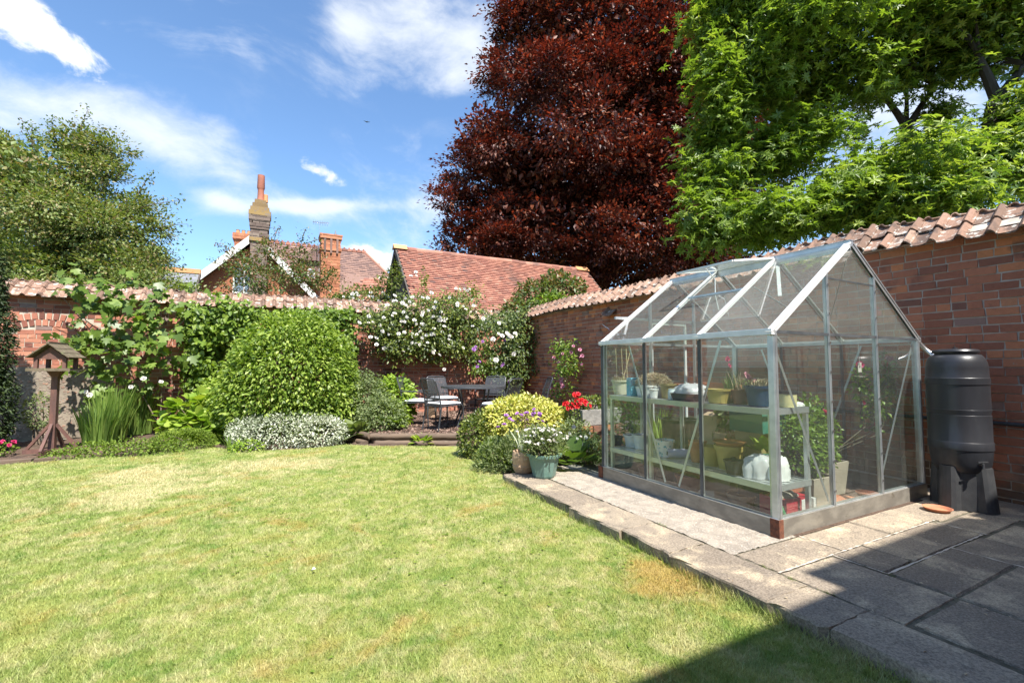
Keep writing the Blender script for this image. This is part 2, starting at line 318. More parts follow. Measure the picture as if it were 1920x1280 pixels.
# lawn colour as a field in the place, shared by the turf sheet and the blades
def lawnmat(name, blade):
    m, nt = newmat(name); p = VM(nt, 'MULTIPLY', pos(nt), (1, 1, 0))
    a = noise(nt, p, 4.2, 7, .76, .8); b = noise(nt, VM(nt, 'ADD', p, (9, 4, 0)), 4.7, 6, .7, .3); c = noise(nt, VM(nt, 'ADD', p, (3, 17, 0)), 1.9, 5, .65, .6); d = noise(nt, p, 14, 4, .7)
    col = mixc(nt, sstep(nt, b, .40, .62), (.27, .35, .09), (.40, .44, .14))
    dry = sstep(nt, M(nt, 'ADD', M(nt, 'MULTIPLY', a, .7), M(nt, 'MULTIPLY', d, .3)), .455, .60)
    spots = None
    for (u, v, rx, w) in [(260, 885, .55, .30), (330, 905, .8, .25), (580, 868, .6, .3), (480, 868, .4, .25), (60, 960, .5, .15), (780, 850, .4, .12), (250, 930, .35, .2), (180, 1000, .6, .16), (850, 1000, .5, .12), (450, 1120, .35, .13), (1050, 1050, .35, .12)]:
        q = gz(u, v, -.08); dv = VM(nt, 'SUBTRACT', p, (float(q[0]), float(q[1]), 0)); L2 = VM(nt, 'LENGTH', dv, out=1)
        g = M(nt, 'MULTIPLY', M(nt, 'EXPONENT', M(nt, 'MULTIPLY', M(nt, 'POWER', M(nt, 'DIVIDE', L2, rx), 2.), -1.)), w)
        spots = g if spots is None else M(nt, 'ADD', spots, g)
    dry = M(nt, 'ADD', M(nt, 'MULTIPLY', dry, .62), M(nt, 'MULTIPLY', sstep(nt, M(nt, 'ADD', spots, M(nt, 'MULTIPLY_ADD', b, .8, -.4)), .1, .35), .8))
    col = mixc(nt, dry, col, (.60, .55, .31))
    q = gz(1255, 1085, -.08); dv = VM(nt, 'SUBTRACT', p, (float(q[0]), float(q[1]), 0)); g = M(nt, 'EXPONENT', M(nt, 'MULTIPLY', M(nt, 'POWER', M(nt, 'DIVIDE', VM(nt, 'LENGTH', dv, out=1), .46), 2.), -1.))
    ora = M(nt, 'MAXIMUM', sstep(nt, M(nt, 'ADD', M(nt, 'MULTIPLY', g, .4), M(nt, 'MULTIPLY', b, .6)), .46, .68), M(nt, 'MULTIPLY', sstep(nt, c, .53, .70), .7))
    col = mixc(nt, M(nt, 'MULTIPLY', ora, .75), col, (.50, .34, .11))
    green = sstep(nt, noise(nt, VM(nt, 'ADD', p, (31, 7, 0)), 2.3, 6, .72, .8), .55, .66)
    col = mixc(nt, M(nt, 'MULTIPLY', green, .5), col, (.11, .25, .035))
    if blade:
        r = rndv(nt); col = mixc(nt, .75, col, ramp(nt, r, [(0, (.7, .75, .65)), (.5, (1, 1, 1)), (1, (1.3, 1.25, 1.25))]), 'MULTIPLY')
        bs = N(nt, 'ShaderNodeBsdfPrincipled', {'Base Color': col, 'Roughness': .55, 'Specular IOR Level': .3})
        t = N(nt, 'ShaderNodeBsdfTranslucent', {'Color': col})
        finish(nt, N(nt, 'ShaderNodeMixShader', {0: .3, 1: bs.outputs[0], 2: t.outputs[0]}).outputs[0])
    else:
        col = mixc(nt, 1., col, (.72, .70, .62), 'MULTIPLY')
        finish(nt, N(nt, 'ShaderNodeBsdfPrincipled', {'Base Color': col, 'Roughness': .95, 'Specular IOR Level': .1, 'Normal': bump(nt, noise(nt, p, 90, 4, .7), .8, .02)}).outputs[0])
    return m
G['turf'] = lawnmat('turf', False); G['blade'] = lawnmat('grass_blade', True)

def slabmat():
    m, nt = newmat('weathered_paving'); p = pos(nt); r = rndv(nt)
    col = ramp(nt, r, [(0, (.19, .155, .12)), (.4, (.25, .205, .155)), (.7, (.29, .24, .18)), (1, (.22, .18, .14))])
    col = mixc(nt, sstep(nt, noise(nt, p, 3.2, 6, .62, .5), .48, .70), col, (.44, .36, .25))
    col = mixc(nt, M(nt, 'MULTIPLY', sstep(nt, noise(nt, p, 8, 6, .7), .52, .66), .55), col, (.13, .11, .09))
    col = mixc(nt, .8, col, mixc(nt, sstep(nt, noise(nt, p, 85, 6, .8), .3, .7), (.42, .41, .40), (1.6, 1.6, 1.6)), 'MULTIPLY')
    col = mixc(nt, sstep(nt, noise(nt, VM(nt, 'ADD', p, (5, 5, 5)), 22, 5, .75), .66, .72), col, (.55, .52, .46))
    h = M(nt, 'ADD', noise(nt, p, 60, 5, .7), M(nt, 'MULTIPLY', noise(nt, p, 6, 4, .6), 1.5))
    finish(nt, N(nt, 'ShaderNodeBsdfPrincipled', {'Base Color': col, 'Roughness': .92, 'Specular IOR Level': .25, 'Normal': bump(nt, h, .55, .008)}).outputs[0]); return m
G['slab'] = slabmat()

def glassmat(name, dirt, streak=True, tint=(.93, .96, .94)):
    m, nt = newmat(name); p = pos(nt)
    fr = N(nt, 'ShaderNodeFresnel', {'IOR': 1.5}).outputs[0]
    tr = N(nt, 'ShaderNodeBsdfTransparent', {'Color': tint}); gl = N(nt, 'ShaderNodeBsdfGlossy', {'Roughness': .02, 'Color': (1, 1, 1)})
    df = N(nt, 'ShaderNodeBsdfDiffuse', {'Color': (.64, .65, .63)}); tl = N(nt, 'ShaderNodeBsdfTranslucent', {'Color': (.64, .65, .63)})
    dd = N(nt, 'ShaderNodeMixShader', {0: .5, 1: df.outputs[0], 2: tl.outputs[0]})
    ff = M(nt, 'MULTIPLY', M(nt, 'MULTIPLY', fr, 1.8), M(nt, 'SUBTRACT', 1., N(nt, 'ShaderNodeNewGeometry').outputs['Backfacing']))
    a = N(nt, 'ShaderNodeMixShader', {0: ff, 1: tr.outputs[0], 2: gl.outputs[0]})
    n1 = noise(nt, VM(nt, 'MULTIPLY', p, (1, 1, .12)), 22, 5, .65); n2 = noise(nt, p, 2.5, 4, .6); n3 = noise(nt, p, 130, 2, .5)
    f = M(nt, 'MULTIPLY', M(nt, 'ADD', M(nt, 'MULTIPLY', n1, .9), M(nt, 'MULTIPLY', n2, 1.1)), dirt)
    f = M(nt, 'ADD', f, M(nt, 'MULTIPLY', sstep(nt, n3, .70, .76), .25))
    finish(nt, N(nt, 'ShaderNodeMixShader', {0: f, 1: a.outputs[0], 2: dd.outputs[0]}).outputs[0]); return m
G['glass'] = glassmat('greenhouse_glass', .038); G['glassroof'] = glassmat('dusty_roof_glass', .10)
def meshmat():
    m, nt = newmat('chair_mesh'); tr = N(nt, 'ShaderNodeBsdfTransparent')
    b = N(nt, 'ShaderNodeBsdfPrincipled', {'Base Color': (.09, .092, .10), 'Roughness': .5, 'Metallic': .3})
    finish(nt, N(nt, 'ShaderNodeMixShader', {0: .62, 1: tr.outputs[0], 2: b.outputs[0]}).outputs[0]); return m
G['mesh'] = meshmat()
def bagmat():
    m, nt = newmat('thin_white_polythene'); tr = N(nt, 'ShaderNodeBsdfTransparent')
    b = N(nt, 'ShaderNodeBsdfPrincipled', {'Base Color': (.80, .81, .83), 'Roughness': .3}); t = N(nt, 'ShaderNodeBsdfTranslucent', {'Color': (.8, .8, .82)})
    a = N(nt, 'ShaderNodeMixShader', {0: .4, 1: b.outputs[0], 2: t.outputs[0]})
    finish(nt, N(nt, 'ShaderNodeMixShader', {0: .85, 1: tr.outputs[0], 2: a.outputs[0]}).outputs[0]); return m
G['bag'] = bagmat()
def flowercard():
    m, nt = newmat('flower_print'); p = pos(nt)
    v = N(nt, 'ShaderNodeTexVoronoi', {'Vector': p, 'Scale': 30.}).outputs['Distance']
    col = mixc(nt, sstep(nt, v, .28, .34), (.12, .40, .50), (.78, .79, .78))
    finish(nt, N(nt, 'ShaderNodeBsdfPrincipled', {'Base Color': col, 'Roughness': .5}).outputs[0]); return m
G['floral'] = flowercard()
# ------------------------------------------------------------------ ground
LAWN = -.08; BED = -.07; TER = .06
lb = [gz(u, v, LAWN)[:2] for u, v in [(-60, 880), (60, 866), (140, 857), (250, 856), (300, 850), (400, 838), (455, 846), (560, 842), (650, 833), (700, 836), (878, 836), (905, 852), (935, 872)]]
edge_x = 2.26
LP = [(-7.5, 7.2), (-7.5, -3.2), (edge_x+.05, -3.2), (edge_x+.05, 4.62)] + [tuple(map(float, q)) for q in lb[::-1]]
def inpoly(P, poly):
    x, y = P[:, 0], P[:, 1]; c = np.zeros(len(P), bool); n = len(poly); j = n-1
    for i in range(n):
        xi, yi = poly[i]; xj, yj = poly[j]
        with np.errstate(divide='ignore', invalid='ignore'):
            c ^= ((yi > y) != (yj > y)) & (x < (xj-xi)*(y-yi)/(yj-yi+1e-12)+xi)
        j = i
    return c
gm = pm('field_ground', (.10, .14, .04), (.16, .15, .08), .2, .95)
T(MB().box(-400, 400, -400, 600, -.6, -.16).build('ground', gm), kind='structure')
T(mk('lawn', [(x, y, LAWN) for x, y in LP], [tuple(range(len(LP)))], G['turf']), kind='structure')
# bed soil: uneven sheet
nx, ny = 150, 110
gx, gy = np.meshgrid(np.linspace(-7.5, 5.78, nx), np.linspace(4.0, 11.0, ny), indexing='ij')
hz = BED - .03 + .022*np.sin(gx*3.1+gy*1.7)*np.cos(gy*2.3-gx) + rng.normal(0, .010, gx.shape)
PP = np.stack([gx.ravel(), gy.ravel()], 1)
ins_l = inpoly(PP, LP).reshape(gx.shape); hz[ins_l] = -.13
hz[(gx > 2.2) & (gy < 4.75)] = -.13
Vs = np.stack([gx, gy, hz], -1).reshape(-1, 3); idx = np.arange(nx*ny).reshape(nx, ny)
Fs = np.stack([idx[:-1, :-1], idx[1:, :-1], idx[1:, 1:], idx[:-1, 1:]], -1).reshape(-1, 4)
T(mk('border_soil', Vs, Fs, G['soil'], smooth=True), kind='structure')

# grass blades, real geometry
def grass(n, poly, dens_fn, zfun):
    lo = np.array([-7.5, .6]); hi = np.array([2.32, 9.6]); out = []
    P = rng.uniform(lo, hi, (n, 2)); f = P[:, 0]*math.sin(YAW)+P[:, 1]*math.cos(YAW); r = P[:, 0]*math.cos(YAW)-P[:, 1]*math.sin(YAW)
    k = (f > 1.2) & (np.abs(r) < f*1.25+.5) & inpoly(P, poly) & (rng.random(n) < dens_fn(f)); P = P[k]; f = f[k]; return P, f
P, f = grass(2100000, LP, lambda f: np.clip((2.1/f)**1.45, .12, 1.), None)
n = len(P)
# tufts are taller in clumps and against the kerb
def vnoise(P, s, seed):
    g = np.random.default_rng(seed).random((64, 64)); q = P*s; i = np.floor(q).astype(int); t = q-i; t = t*t*(3-2*t); a = lambda di, dj: g[(i[:, 0]+di) % 64, (i[:, 1]+dj) % 64]
    return (a(0, 0)*(1-t[:, 0])+a(1, 0)*t[:, 0])*(1-t[:, 1])+(a(0, 1)*(1-t[:, 0])+a(1, 1)*t[:, 0])*t[:, 1]
tuft = vnoise(P, 2.2, 3)*.5+vnoise(P, 7., 4)*.5
h = (.008+.012*rng.random(n)+.022*np.clip(tuft-.5, 0, 1))*(1+.04*f)
kerb = np.clip(1-(edge_x-P[:, 0])/.09, 0, 1)*(P[:, 1] < 4.6); h = h + kerb*rng.random(n)*.055*(vnoise(P, 3.1, 9) > .45)
w = .0016*(1+.25*np.clip(f-1.5, 0, 9)); a = rng.uniform(0, 2*math.pi, n); ln = rng.uniform(.2, 1.1, n)*h; la = rng.uniform(0, 2*math.pi, n)
V = np.zeros((n, 3, 3), np.float32)
V[:, 0, 0] = P[:, 0]-np.cos(a)*w; V[:, 0, 1] = P[:, 1]-np.sin(a)*w; V[:, 1, 0] = P[:, 0]+np.cos(a)*w; V[:, 1, 1] = P[:, 1]+np.sin(a)*w
V[:, 0, 2] = V[:, 1, 2] = LAWN; V[:, 2, 0] = P[:, 0]+np.cos(la)*ln; V[:, 2, 1] = P[:, 1]+np.sin(la)*ln; V[:, 2, 2] = LAWN+h
print('grass blades', n)
T(mk('lawn_grass', V.reshape(-1, 3), np.arange(3*n).reshape(n, 3), G['blade'], rnd=np.repeat(rng.random(n), 3)), 'short mown grass with straw coloured and orange dry patches', 'grass', kind='stuff')

# ------------------------------------------------------------------ patio
patio = T(MB().box(edge_x+.03, 5.78, -3.2, 4.6, -.14, -.009).build('patio', G['moss']), kind='structure')
def slab(x0, x1, y0, y1, z=0., name='paving_slab', mat=None, front=False, jit=.004, rz=0.):
    g = .004; b = .005; dz = random.uniform(-.004, .003); t = (.055 if not front else .135)
    c = [(x0+g, y0+g), (x1-g, y0+g), (x1-g, y1-g), (x0+g, y1-g)]
    c = [(x+random.uniform(-jit, jit), y+random.uniform(-jit, jit)) for x, y in c]
    def rim(ins, z, nn=7, amp=.004):
        o = []; cx = sum(p[0] for p in c)/4; cy = sum(p[1] for p in c)/4
        for i in range(4):
            a, e = c[i], c[(i+1) % 4]
            for k in range(nn):
                t_ = k/nn; x = a[0]+(e[0]-a[0])*t_; y = a[1]+(e[1]-a[1])*t_
                sx = -1 if x > cx else 1; sy = -1 if y > cy else 1
                o.append((x+sx*ins*(abs(x-cx) > (x1-x0)*.4)+random.uniform(-amp, amp), y+sy*ins*(abs(y-cy) > (y1-y0)*.4)+random.uniform(-amp, amp), z+dz+random.uniform(-.0015, .0015)))
        return o
    r0 = rim(0, z-t); am = .012 if front else .005
    r1 = rim(0, z-.012, amp=am); r2 = rim(b, z, amp=am*.6); n = len(r0); V = r0+r1+r2
    F = [(i, (i+1) % n, n+(i+1) % n, n+i) for i in range(n)] + [(n+i, n+(i+1) % n, 2*n+(i+1) % n, 2*n+i) for i in range(n)] + [tuple(2*n+i for i in range(n))]
    return mk(name, V, F, mat or G['slab'], patio, rnd=[random.random()]*len(V))
ys = [4.62, 3.27, 2.66, 2.19, 1.50, 1.22, .42, -.35, -1.1, -1.9, -2.7]      # kerb run beside the lawn
ys = [4.62, 3.95, 3.27, 2.66, 2.19, 1.53, 1.24, .42, -.35, -1.1, -1.9, -2.7]
for i, (a, b) in enumerate(zip(ys[1:], ys[:-1])):
    slab(edge_x+random.uniform(-.02, .03), 2.62, a, b, name='kerb_slab', front=True, jit=.012)
# rough concrete strip beside the greenhouse
cs = MB(); 
mk('concrete_strip', *(lambda g: (g[0], g[1]))((lambda X, Y: (np.stack([X, Y, rng.normal(-.004, .0022, X.shape)], -1).reshape(-1, 3), np.stack([(I := np.arange(X.size).reshape(X.shape))[:-1, :-1], I[1:, :-1], I[1:, 1:], I[:-1, 1:]], -1).reshape(-1, 4)))(*np.meshgrid(np.linspace(2.635, 3.3, 26), np.linspace(1.99, 4.66, 100), indexing='ij'))), G['concrete'], patio)
bx('greenhouse_footing', 3.3, 5.40, 1.99, 4.05, -.02, -.003, G['soil'], patio)
for (x0, x1, y0, y1) in [(2.635, 3.32, 1.70, 1.985), (3.32, 3.95, 1.70, 1.985), (3.95, 4.62, 1.70, 1.985), (4.62, 5.2, 1.66, 1.985), (5.2, 5.78, 1.2, 2.2),
        (2.635, 3.17, 1.09, 1.69), (3.185, 3.51, 1.41, 1.69), (3.51, 4.04, 1.40, 1.69), (4.04, 4.54, 1.40, 1.69), (4.54, 5.2, 1.38, 1.65),
        (3.185, 3.99, 1.10, 1.39), (3.99, 4.42, .80, 1.39), (4.42, 5.0, .78, 1.37), (5.0, 5.78, .65, 1.19), (3.185, 3.99, .5, 1.09), (2.66, 3.17, .30, 1.08), (3.99, 4.7, .1, .79),
        (2.64, 3.3, -.5, .29), (3.3, 3.98, -.3, .49), (4.7, 5.78, -.2, .64), (3.98, 4.7, -.7, .09), (2.64, 3.3, -1.3, -.51), (3.3, 4.0, -1.2, -.31), (4.0, 4.8, -1.6, -.71), (4.8, 5.78, -1.2, -.21), (5.4, 5.78, 2.21, 3.1), (5.4, 5.78, 3.11, 4.0)]:
    slab(x0, x1, y0, y1)
# mortar fillets between slabs
mf = MB()
for (a, b) in [((2.63, 1.694), (4.6, 1.694)), ((3.178, 1.39), (3.178, 1.69)), ((3.18, 1.395), (4.5, 1.395)), ((3.32, 1.70), (3.32, 1.98)), ((4.0, .8), (4.0, 1.39)), ((4.54, 1.38), (4.54, 1.66))]:
    dx, dy = b[0]-a[0], b[1]-a[1]; l = math.hypot(dx, dy); k = int(l/.03); px, py = -dy/l, dx/l; V = []
    for i in range(k+1):
        t = i/k; w = random.uniform(.002, .009)*(1 if random.random() < .85 else .2); V += [(a[0]+dx*t+px*w, a[1]+dy*t+py*w, .001+random.uniform(-.003, .001)), (a[0]+dx*t-px*w, a[1]+dy*t-py*w, .001+random.uniform(-.003, .001))]
    mf.add(V, [(2*i, 2*i+1, 2*i+3, 2*i+2) for i in range(k)])
mf.build('mortar_joint', G['mortar'], patio)

# ------------------------------------------------------------------ brick walls
def brick_meshes(w, h, d, mat, n=6):
    out = []
    for i in range(n):
        m = MB().box(-w/2, w/2, -d/2, d/2, -h/2, h/2, j=.0038, r=random.random()); o = m.build('brick', mat); me = o.data; bpy.data.objects.remove(o); out.append(me)
    return out
def brick_wall(name, label, length, h0, h1, axis, base, mat, mort, score, skip=None):
    """axis 'x': face looks to -y, runs along x from base; axis 'y': face looks to -x, runs along y"""
    root = thing(name, base, label, 'wall')
    bx0, by0, bz0 = base; th = .30
    top = h1
    m = MB()
    if axis == 'x': m.box(bx0, bx0+length, by0+.008, by0+th, bz0-.15, top)
    else: m.box(bx0+.008, bx0+th, by0, by0+length, bz0-.15, top)
    m.build('wall_core', mort, root)
    L = []; C = .0775; k = 0; z = h0
    while z < top-.03:
        off = random.uniform(0, .03); s = -(.1125 if k % 2 else 0)-off; kind = k % 2
        while s < length:
            hd = (random.random() < .16) or (k % 6 == 5); w = .103 if hd else .2155
            w *= random.uniform(.97, 1.02); c = s+w/2
            if c-w/2 > -.02 and c+w/2 < length+.02: L.append((c, z+C/2, w, hd))
            s += w+.0105
        z += C; k += 1
    me_s = brick_meshes(.2155, .067, .05, mat); me_h = brick_meshes(.103, .067, .05, mat)
    sc = []
    for i, (c, z, w, hd) in enumerate(L):
        p = (bx0+c, by0+.025, z) if axis == 'x' else (bx0+.025, by0+c, z)
        if skip and skip(p): continue
        sc.append((score(p), i, p, w, hd))
    sc.sort(key=lambda t: t[0]); rest = MB()
    for q, (s_, i, p, w, hd) in enumerate(sc):
        pr = random.uniform(-.003, .004); ang = random.uniform(-.012, .012)
        if q < 290:
            me = random.choice(me_h if hd else me_s); sx = w/(.103 if hd else .2155)
            if axis == 'x': inst('brick', me, (p[0], p[1]+pr, p[2]), (0, ang, 0), (sx, 1, 1), root)
            else: inst('brick', me, (p[0]+pr, p[1], p[2]), (ang, 0, math.pi/2), (sx, 1, 1), root)
        else:
            if axis == 'x': rest.box(p[0]-w/2, p[0]+w/2, p[1]-.025+pr, p[1]+.02, p[2]-.0335, p[2]+.0335, j=.0022)
            else: rest.box(p[0]-.025+pr, p[0]+.02, p[1]-w/2, p[1]+w/2, p[2]-.0335, p[2]+.0335, j=.0022)
    if rest.V: T(rest.build('brickwork', mat, root), kind='stuff')
    return root
RW, BW = 5.80, 11.10
rwall = brick_wall('right_brick_wall', 'dark red brick garden wall running behind the greenhouse and water butt', 11.4, -.05, 2.47, 'y', (RW, -.3, 0), G['brick'], G['mortar'],
                   lambda p: math.hypot(p[0], p[1]) + (50 if p[1] < 1.1 else 0) + (30 if 2.2 < p[1] < 4.3 and p[2] < 1.5 else 0) + (8 if p[2] < 0 else 0))
rwall.name = 'brick_wall'
# arch in the back wall
AX, AZ, AR = -3.70, .88, 1.10
def in_arch(p):
    r = math.hypot(p[0]-AX, p[2]-AZ); return p[2] > 1.45 and AR-.07 < r < AR+.195 and abs(p[0]-AX) < .85
def flint(p): return p[2] < 1.17 and -4.6 < p[0] < -2.75
bwall = brick_wall('back_brick_wall', 'long weathered brick wall across the back of the garden behind the flower borders', 13.0, -.09, 2.47, 'x', (-7.2, BW, 0), G['brickback'], G['mortarl'],
                   lambda p: (0 if (-4.4 < p[0] < -2.4 and p[2] > .9) else 3 if 1.2 < p[0] < 3.4 else 6)+abs(p[2]-1.6), skip=lambda p: in_arch(p) or flint(p))
bwall.name = 'brick_wall'
for ring in range(2):
    r = AR + ring*.118; n = 19; am = .78
    me = brick_meshes(.066, .108, .06, G['brickback'], 5)
    for i in range(n+ring):
        a = -am+2*am*(i+.5)/(n+ring); inst('arch_brick', random.choice(me), (AX+math.sin(a)*r, BW+.024-random.uniform(0, .006), AZ+math.cos(a)*r), (0, a, 0), (1.05, 1, 1), bwall)
fl = MB()
for i in range(1500):
    x = random.uniform(-4.6, -2.75); z = random.uniform(-.05, 1.15); rr = random.uniform(.010, .034)
    V = []; n = 7
    for (k, rad) in ((0, 1.), (1, .6)):
        V += [(x+math.cos(2*math.pi*j/n)*rr*rad*random.uniform(.7, 1.3), BW+.008-k*rr*.4, z+math.sin(2*math.pi*j/n)*rr*.75*rad*random.uniform(.7, 1.2)) for j in range(n)]
    fl.add(V, [((j+1) % n, j, n+j, n+(j+1) % n) for j in range(n)]+[tuple(n+j for j in range(n))])
G['flint'] = rm('flint_and_rubble', [(0, (.24, .19, .15)), (.5, (.34, .27, .21)), (.8, (.18, .14, .12)), (1, (.38, .21, .14))], bmp=.6)
MB().box(-4.62, -2.72, BW+.001, BW+.0075, -.1, 1.19).build('rubble_bedding', pm('dirty_lime_render', (.30, .25, .19), (.20, .16, .12), 5, .95, bmp=.7, bscale=60), bwall)
T(fl.build('flint_rubble', G['flint'], bwall), kind='stuff')

# coping tiles: pan with one roll, two courses each side
def tile_mesh(L=.28, W=.205):
    prof = [(-.5, .0), (-.40, -.004), (-.2, -.007), (.0, -.004), (.12, .002), (.17, .016), (.23, .034), (.31, .044), (.39, .036), (.45, .018), (.5, .001), (.545, -.004)]
    V = []; 
    for (yy, zo) in ((0, 0), (L, .0)):
        for t in (.0, -.014): V += [(a*W, yy, b+t+zo) for a, b in prof]
    n = len(prof); F = []
    for k in range(n-1):
        F += [(k, k+1, 2*n+k+1, 2*n+k), (n+k+1, n+k, 3*n+k, 3*n+k+1), (k+1, k, n+k, n+k+1), (2*n+k, 2*n+k+1, 3*n+k+1, 3*n+k)]
    F += [(0, 2*n, 3*n, n), (n-1, 2*n-1, 4*n-1, 3*n-1)]
    return V, F
TV, TF = tile_mesh(); tmes = []
for i in range(8):
    V = [(x+random.uniform(-.002, .002), y+random.uniform(-.004, .004), z+random.uniform(-.002, .002)) for x, y, z in TV]
    o = mk('coping_tile', V, TF, G['tile'], rnd=[random.random()]*len(V), smooth=False)
    pa = o.data.attributes.new('pan', 'FLOAT', 'POINT'); pa.data.foreach_set('value', np.array([1. if k_ % 12 < 5 or k_ % 12 > 9 else 0. for k_ in range(len(V))], dtype=np.float32)); tmes.append(o.data); bpy.data.objects.remove(o)
def cope(root, axis, a0, a1, face, wav=0.):
    """tiles slope up from the eave on both sides of the wall"""
    n = int((a1-a0)/.205); cen = face+.15; half = .30
    b = MB()
    z0 = 2.455
    for side in (1, -1):
        for course in (0, 1):
            for i in range(n):
                s = a0+(i+.5)*.205; sl = R(39+random.uniform(-1.5, 1.5)); sy_ = 1. if course == 0 else .78
                wz = .02*math.sin(s*.9)+.012*math.sin(s*2.3+1)+random.uniform(-.006, .006) - (.085*min(1, max(0, (2.7-s)/1.2)) if axis == 'y' else 0)
                d = cen - side*(half+.02) + side*(0 if course == 0 else .172) - side*random.uniform(0, .012); z = z0 + (0 if course == 0 else .160) + wz - .012
                rz = random.uniform(-.03, .03)
                if side == -1 and course == 0 and i % 1: continue
                if axis == 'x': inst('coping_tile', random.choice(tmes), (s, d, z), (sl, random.uniform(-.03, .03), (0 if side == 1 else math.pi)+rz), (1, sy_, 1), root)
                else: inst('coping_tile', random.choice(tmes), (d, s, z), (sl, random.uniform(-.03, .03), -math.pi/2*side+rz), (1, sy_, 1), root)
    # bedding mortar core under the tiles
    if axis == 'x': V = [(x, y, z) for x in (a0, a1) for y, z in ((cen-.24, z0-.01), (cen+.24, z0-.01), (cen, z0+.185))]
    else: V = [(y, x, z) for x in (a0, a1) for y, z in ((cen-.24, z0-.01), (cen+.24, z0-.01), (cen, z0+.185))]
    b.add(V, [(0, 1, 2), (3, 5, 4), (0, 3, 4, 1), (1, 4, 5, 2), (2, 5, 3, 0)]); b.build('coping_bed', G['mortar'], root)
cope(bwall, 'x', -7.2, 5.9, BW); cope(rwall, 'y', -.3, 10.95, RW)
# pipe along the wall foot, broken tile bracket, pier
pp = thing('wall_pipe', (RW-.04, 1.5, .66), 'thin black pipe fixed along the brick wall behind the water butt', 'pipe')
MB().tube([(RW-.035, -.2, .70), (RW-.035, 1.0, .69), (RW-.035, 2.6, .685), (RW-.035, 4.3, .68)], .018, 8).build('pipe_run', G['stand'], pp, True)
for y in (.9, 1.75, 2.9): bx('pipe_clip', RW-.06, RW, y, y+.025, .66, .72, G['stand'], pp)
q = fx(1138, 590, RW-.12)
br = thing('tile_bracket', q, 'broken roof tile jutting out under the coping beside the greenhouse ridge', 'tile')
t = inst('cracked_tile', tmes[0], (RW+.05, q[1], q[2]+.16), (R(-40), 0, math.pi/2), (1.5, 1, 1), br)
MB().tube([(RW-.005, q[1]+.12, q[2]-.12), (RW-.1, q[1]+.16, q[2]-.18), (RW-.02, q[1]+.05, q[2]-.28)], .006, 5).build('wire', G['chrome'], br)

# ------------------------------------------------------------------ buildings beyond the wall
def tile_slope(root, p0, u, v, nu, nv, wu, wv, mat, name='roof_tiles', clip=None, ov=1.25, thick=.034):
    """p0 eave corner, u along eave, v up the slope (unit vectors)"""
    u = Vector(u); v = Vector(v); n = u.cross(v).normalized(); p0 = Vector(p0); m = MB()
    for j in range(nv):
        for i in range(nu):
            o = p0+u*(wu*(i+(.5 if j % 2 else 0)))+v*(wv*j)+n*(random.uniform(0, .006))
            if clip and not clip(wu*(i+.5), wv*(j+.5)): continue
            a = o+n*.038; b = o+u*(wu*.97)+n*(.038+random.uniform(-.004, .004)); c = b+v*wv*ov-n*.036; d = a+v*wv*ov-n*.036
            m.add([a, b, c, d, a-n*thick, b-n*thick], [(0, 1, 2, 3), (4, 5, 1, 0)])
    o = m.build(name, mat, root); return T(o, kind='stuff')
# barn
BX0, BX1, BY0, BY1, BZ0, BZ1 = 3.40, 11.3, 12.35, 15.0, 2.45, 5.10
barn = thing('tiled_barn', (BX0+.3, BY0+.3, 0), 'low barn with long red clay tiled roof just beyond the back wall', 'barn')
MB().box(BX0+.25, BX1-.3, BY0+.3, 17.3, -.2, BZ0+.25).build('wall', G['orangebrick'], barn)
for x0 in (BX0+.25, BX1-.55): MB().add([(x0, BY0+.3, BZ0+.25), (x0, 17.3, BZ0+.25), (x0, BY1, BZ1-.12), (x0+.2, BY0+.3, BZ0+.25), (x0+.2, 17.3, BZ0+.25), (x0+.2, BY1, BZ1-.12)], [(0, 2, 1), (3, 4, 5), (0, 3, 5, 2), (1, 2, 5, 4)]).build('gable', G['darkwood'], barn)
sl = Vector((0, BY1-BY0, BZ1-BZ0)); ln = sl.length; vv = sl.normalized(); vb = Vector((0, -vv.y, vv.z))
MB().add([(BX0, BY0, BZ0-.03), (BX1, BY0, BZ0-.03), (BX1, BY1, BZ1-.03), (BX0, BY1, BZ1-.03), (BX0, 2*BY1-BY0, BZ0-.03), (BX1, 2*BY1-BY0, BZ0-.03)], [(0, 1, 2, 3), (3, 2, 5, 4)]).build('roof_boarding', G['darkwood'], barn)
tile_slope(barn, (BX0, BY0, BZ0), (1, 0, 0), vv, int((BX1-BX0)/.165), int(ln/.105), .165, .105, G['rooftile'])
tile_slope(barn, (BX1, 2*BY1-BY0, BZ0), (-1, 0, 0), vb, int((BX1-BX0)/.33), int(ln/.21), .33, .21, G['rooftile'], 'rear_roof_tiles')
k = 0; x = BX0
rme = MB().tube([(0, 0, 0), (.32, 0, 0)], .11, 10, True, r=.5).build('ridge_tile', G['rooftile']); rmesh = rme.data; bpy.data.objects.remove(rme)
rm2 = MB().add([(0, -.16, -.10), (.5, -.16, -.10), (.5, 0, .07), (0, 0, .07), (0, .16, -.10), (.5, .16, -.10)], [(0, 1, 2, 3), (3, 2, 5, 4), (0, 3, 4), (1, 5, 2)]).build('ridge_tile', G['ridge']); rmo = rm2.data; bpy.data.objects.remove(rm2)
inst('ridge_end_tile', rmo, (BX0-.05, BY1, BZ1+.07), (0, 0, 0), (.9, 1, 1), barn); inst('ridge_end_tile', rmo, (BX1-.62, BY1, BZ1+.07), (0, 0, 0), (1.2, 1, 1), barn)
x = BX0+.42
while x < BX1-.7: inst('ridge_tile', rmesh, (x, BY1, BZ1-.02+random.uniform(-.008, .008)), (random.uniform(0, 3), 0, random.uniform(-.02, .02)), (1, 1, 1), barn); x += .30
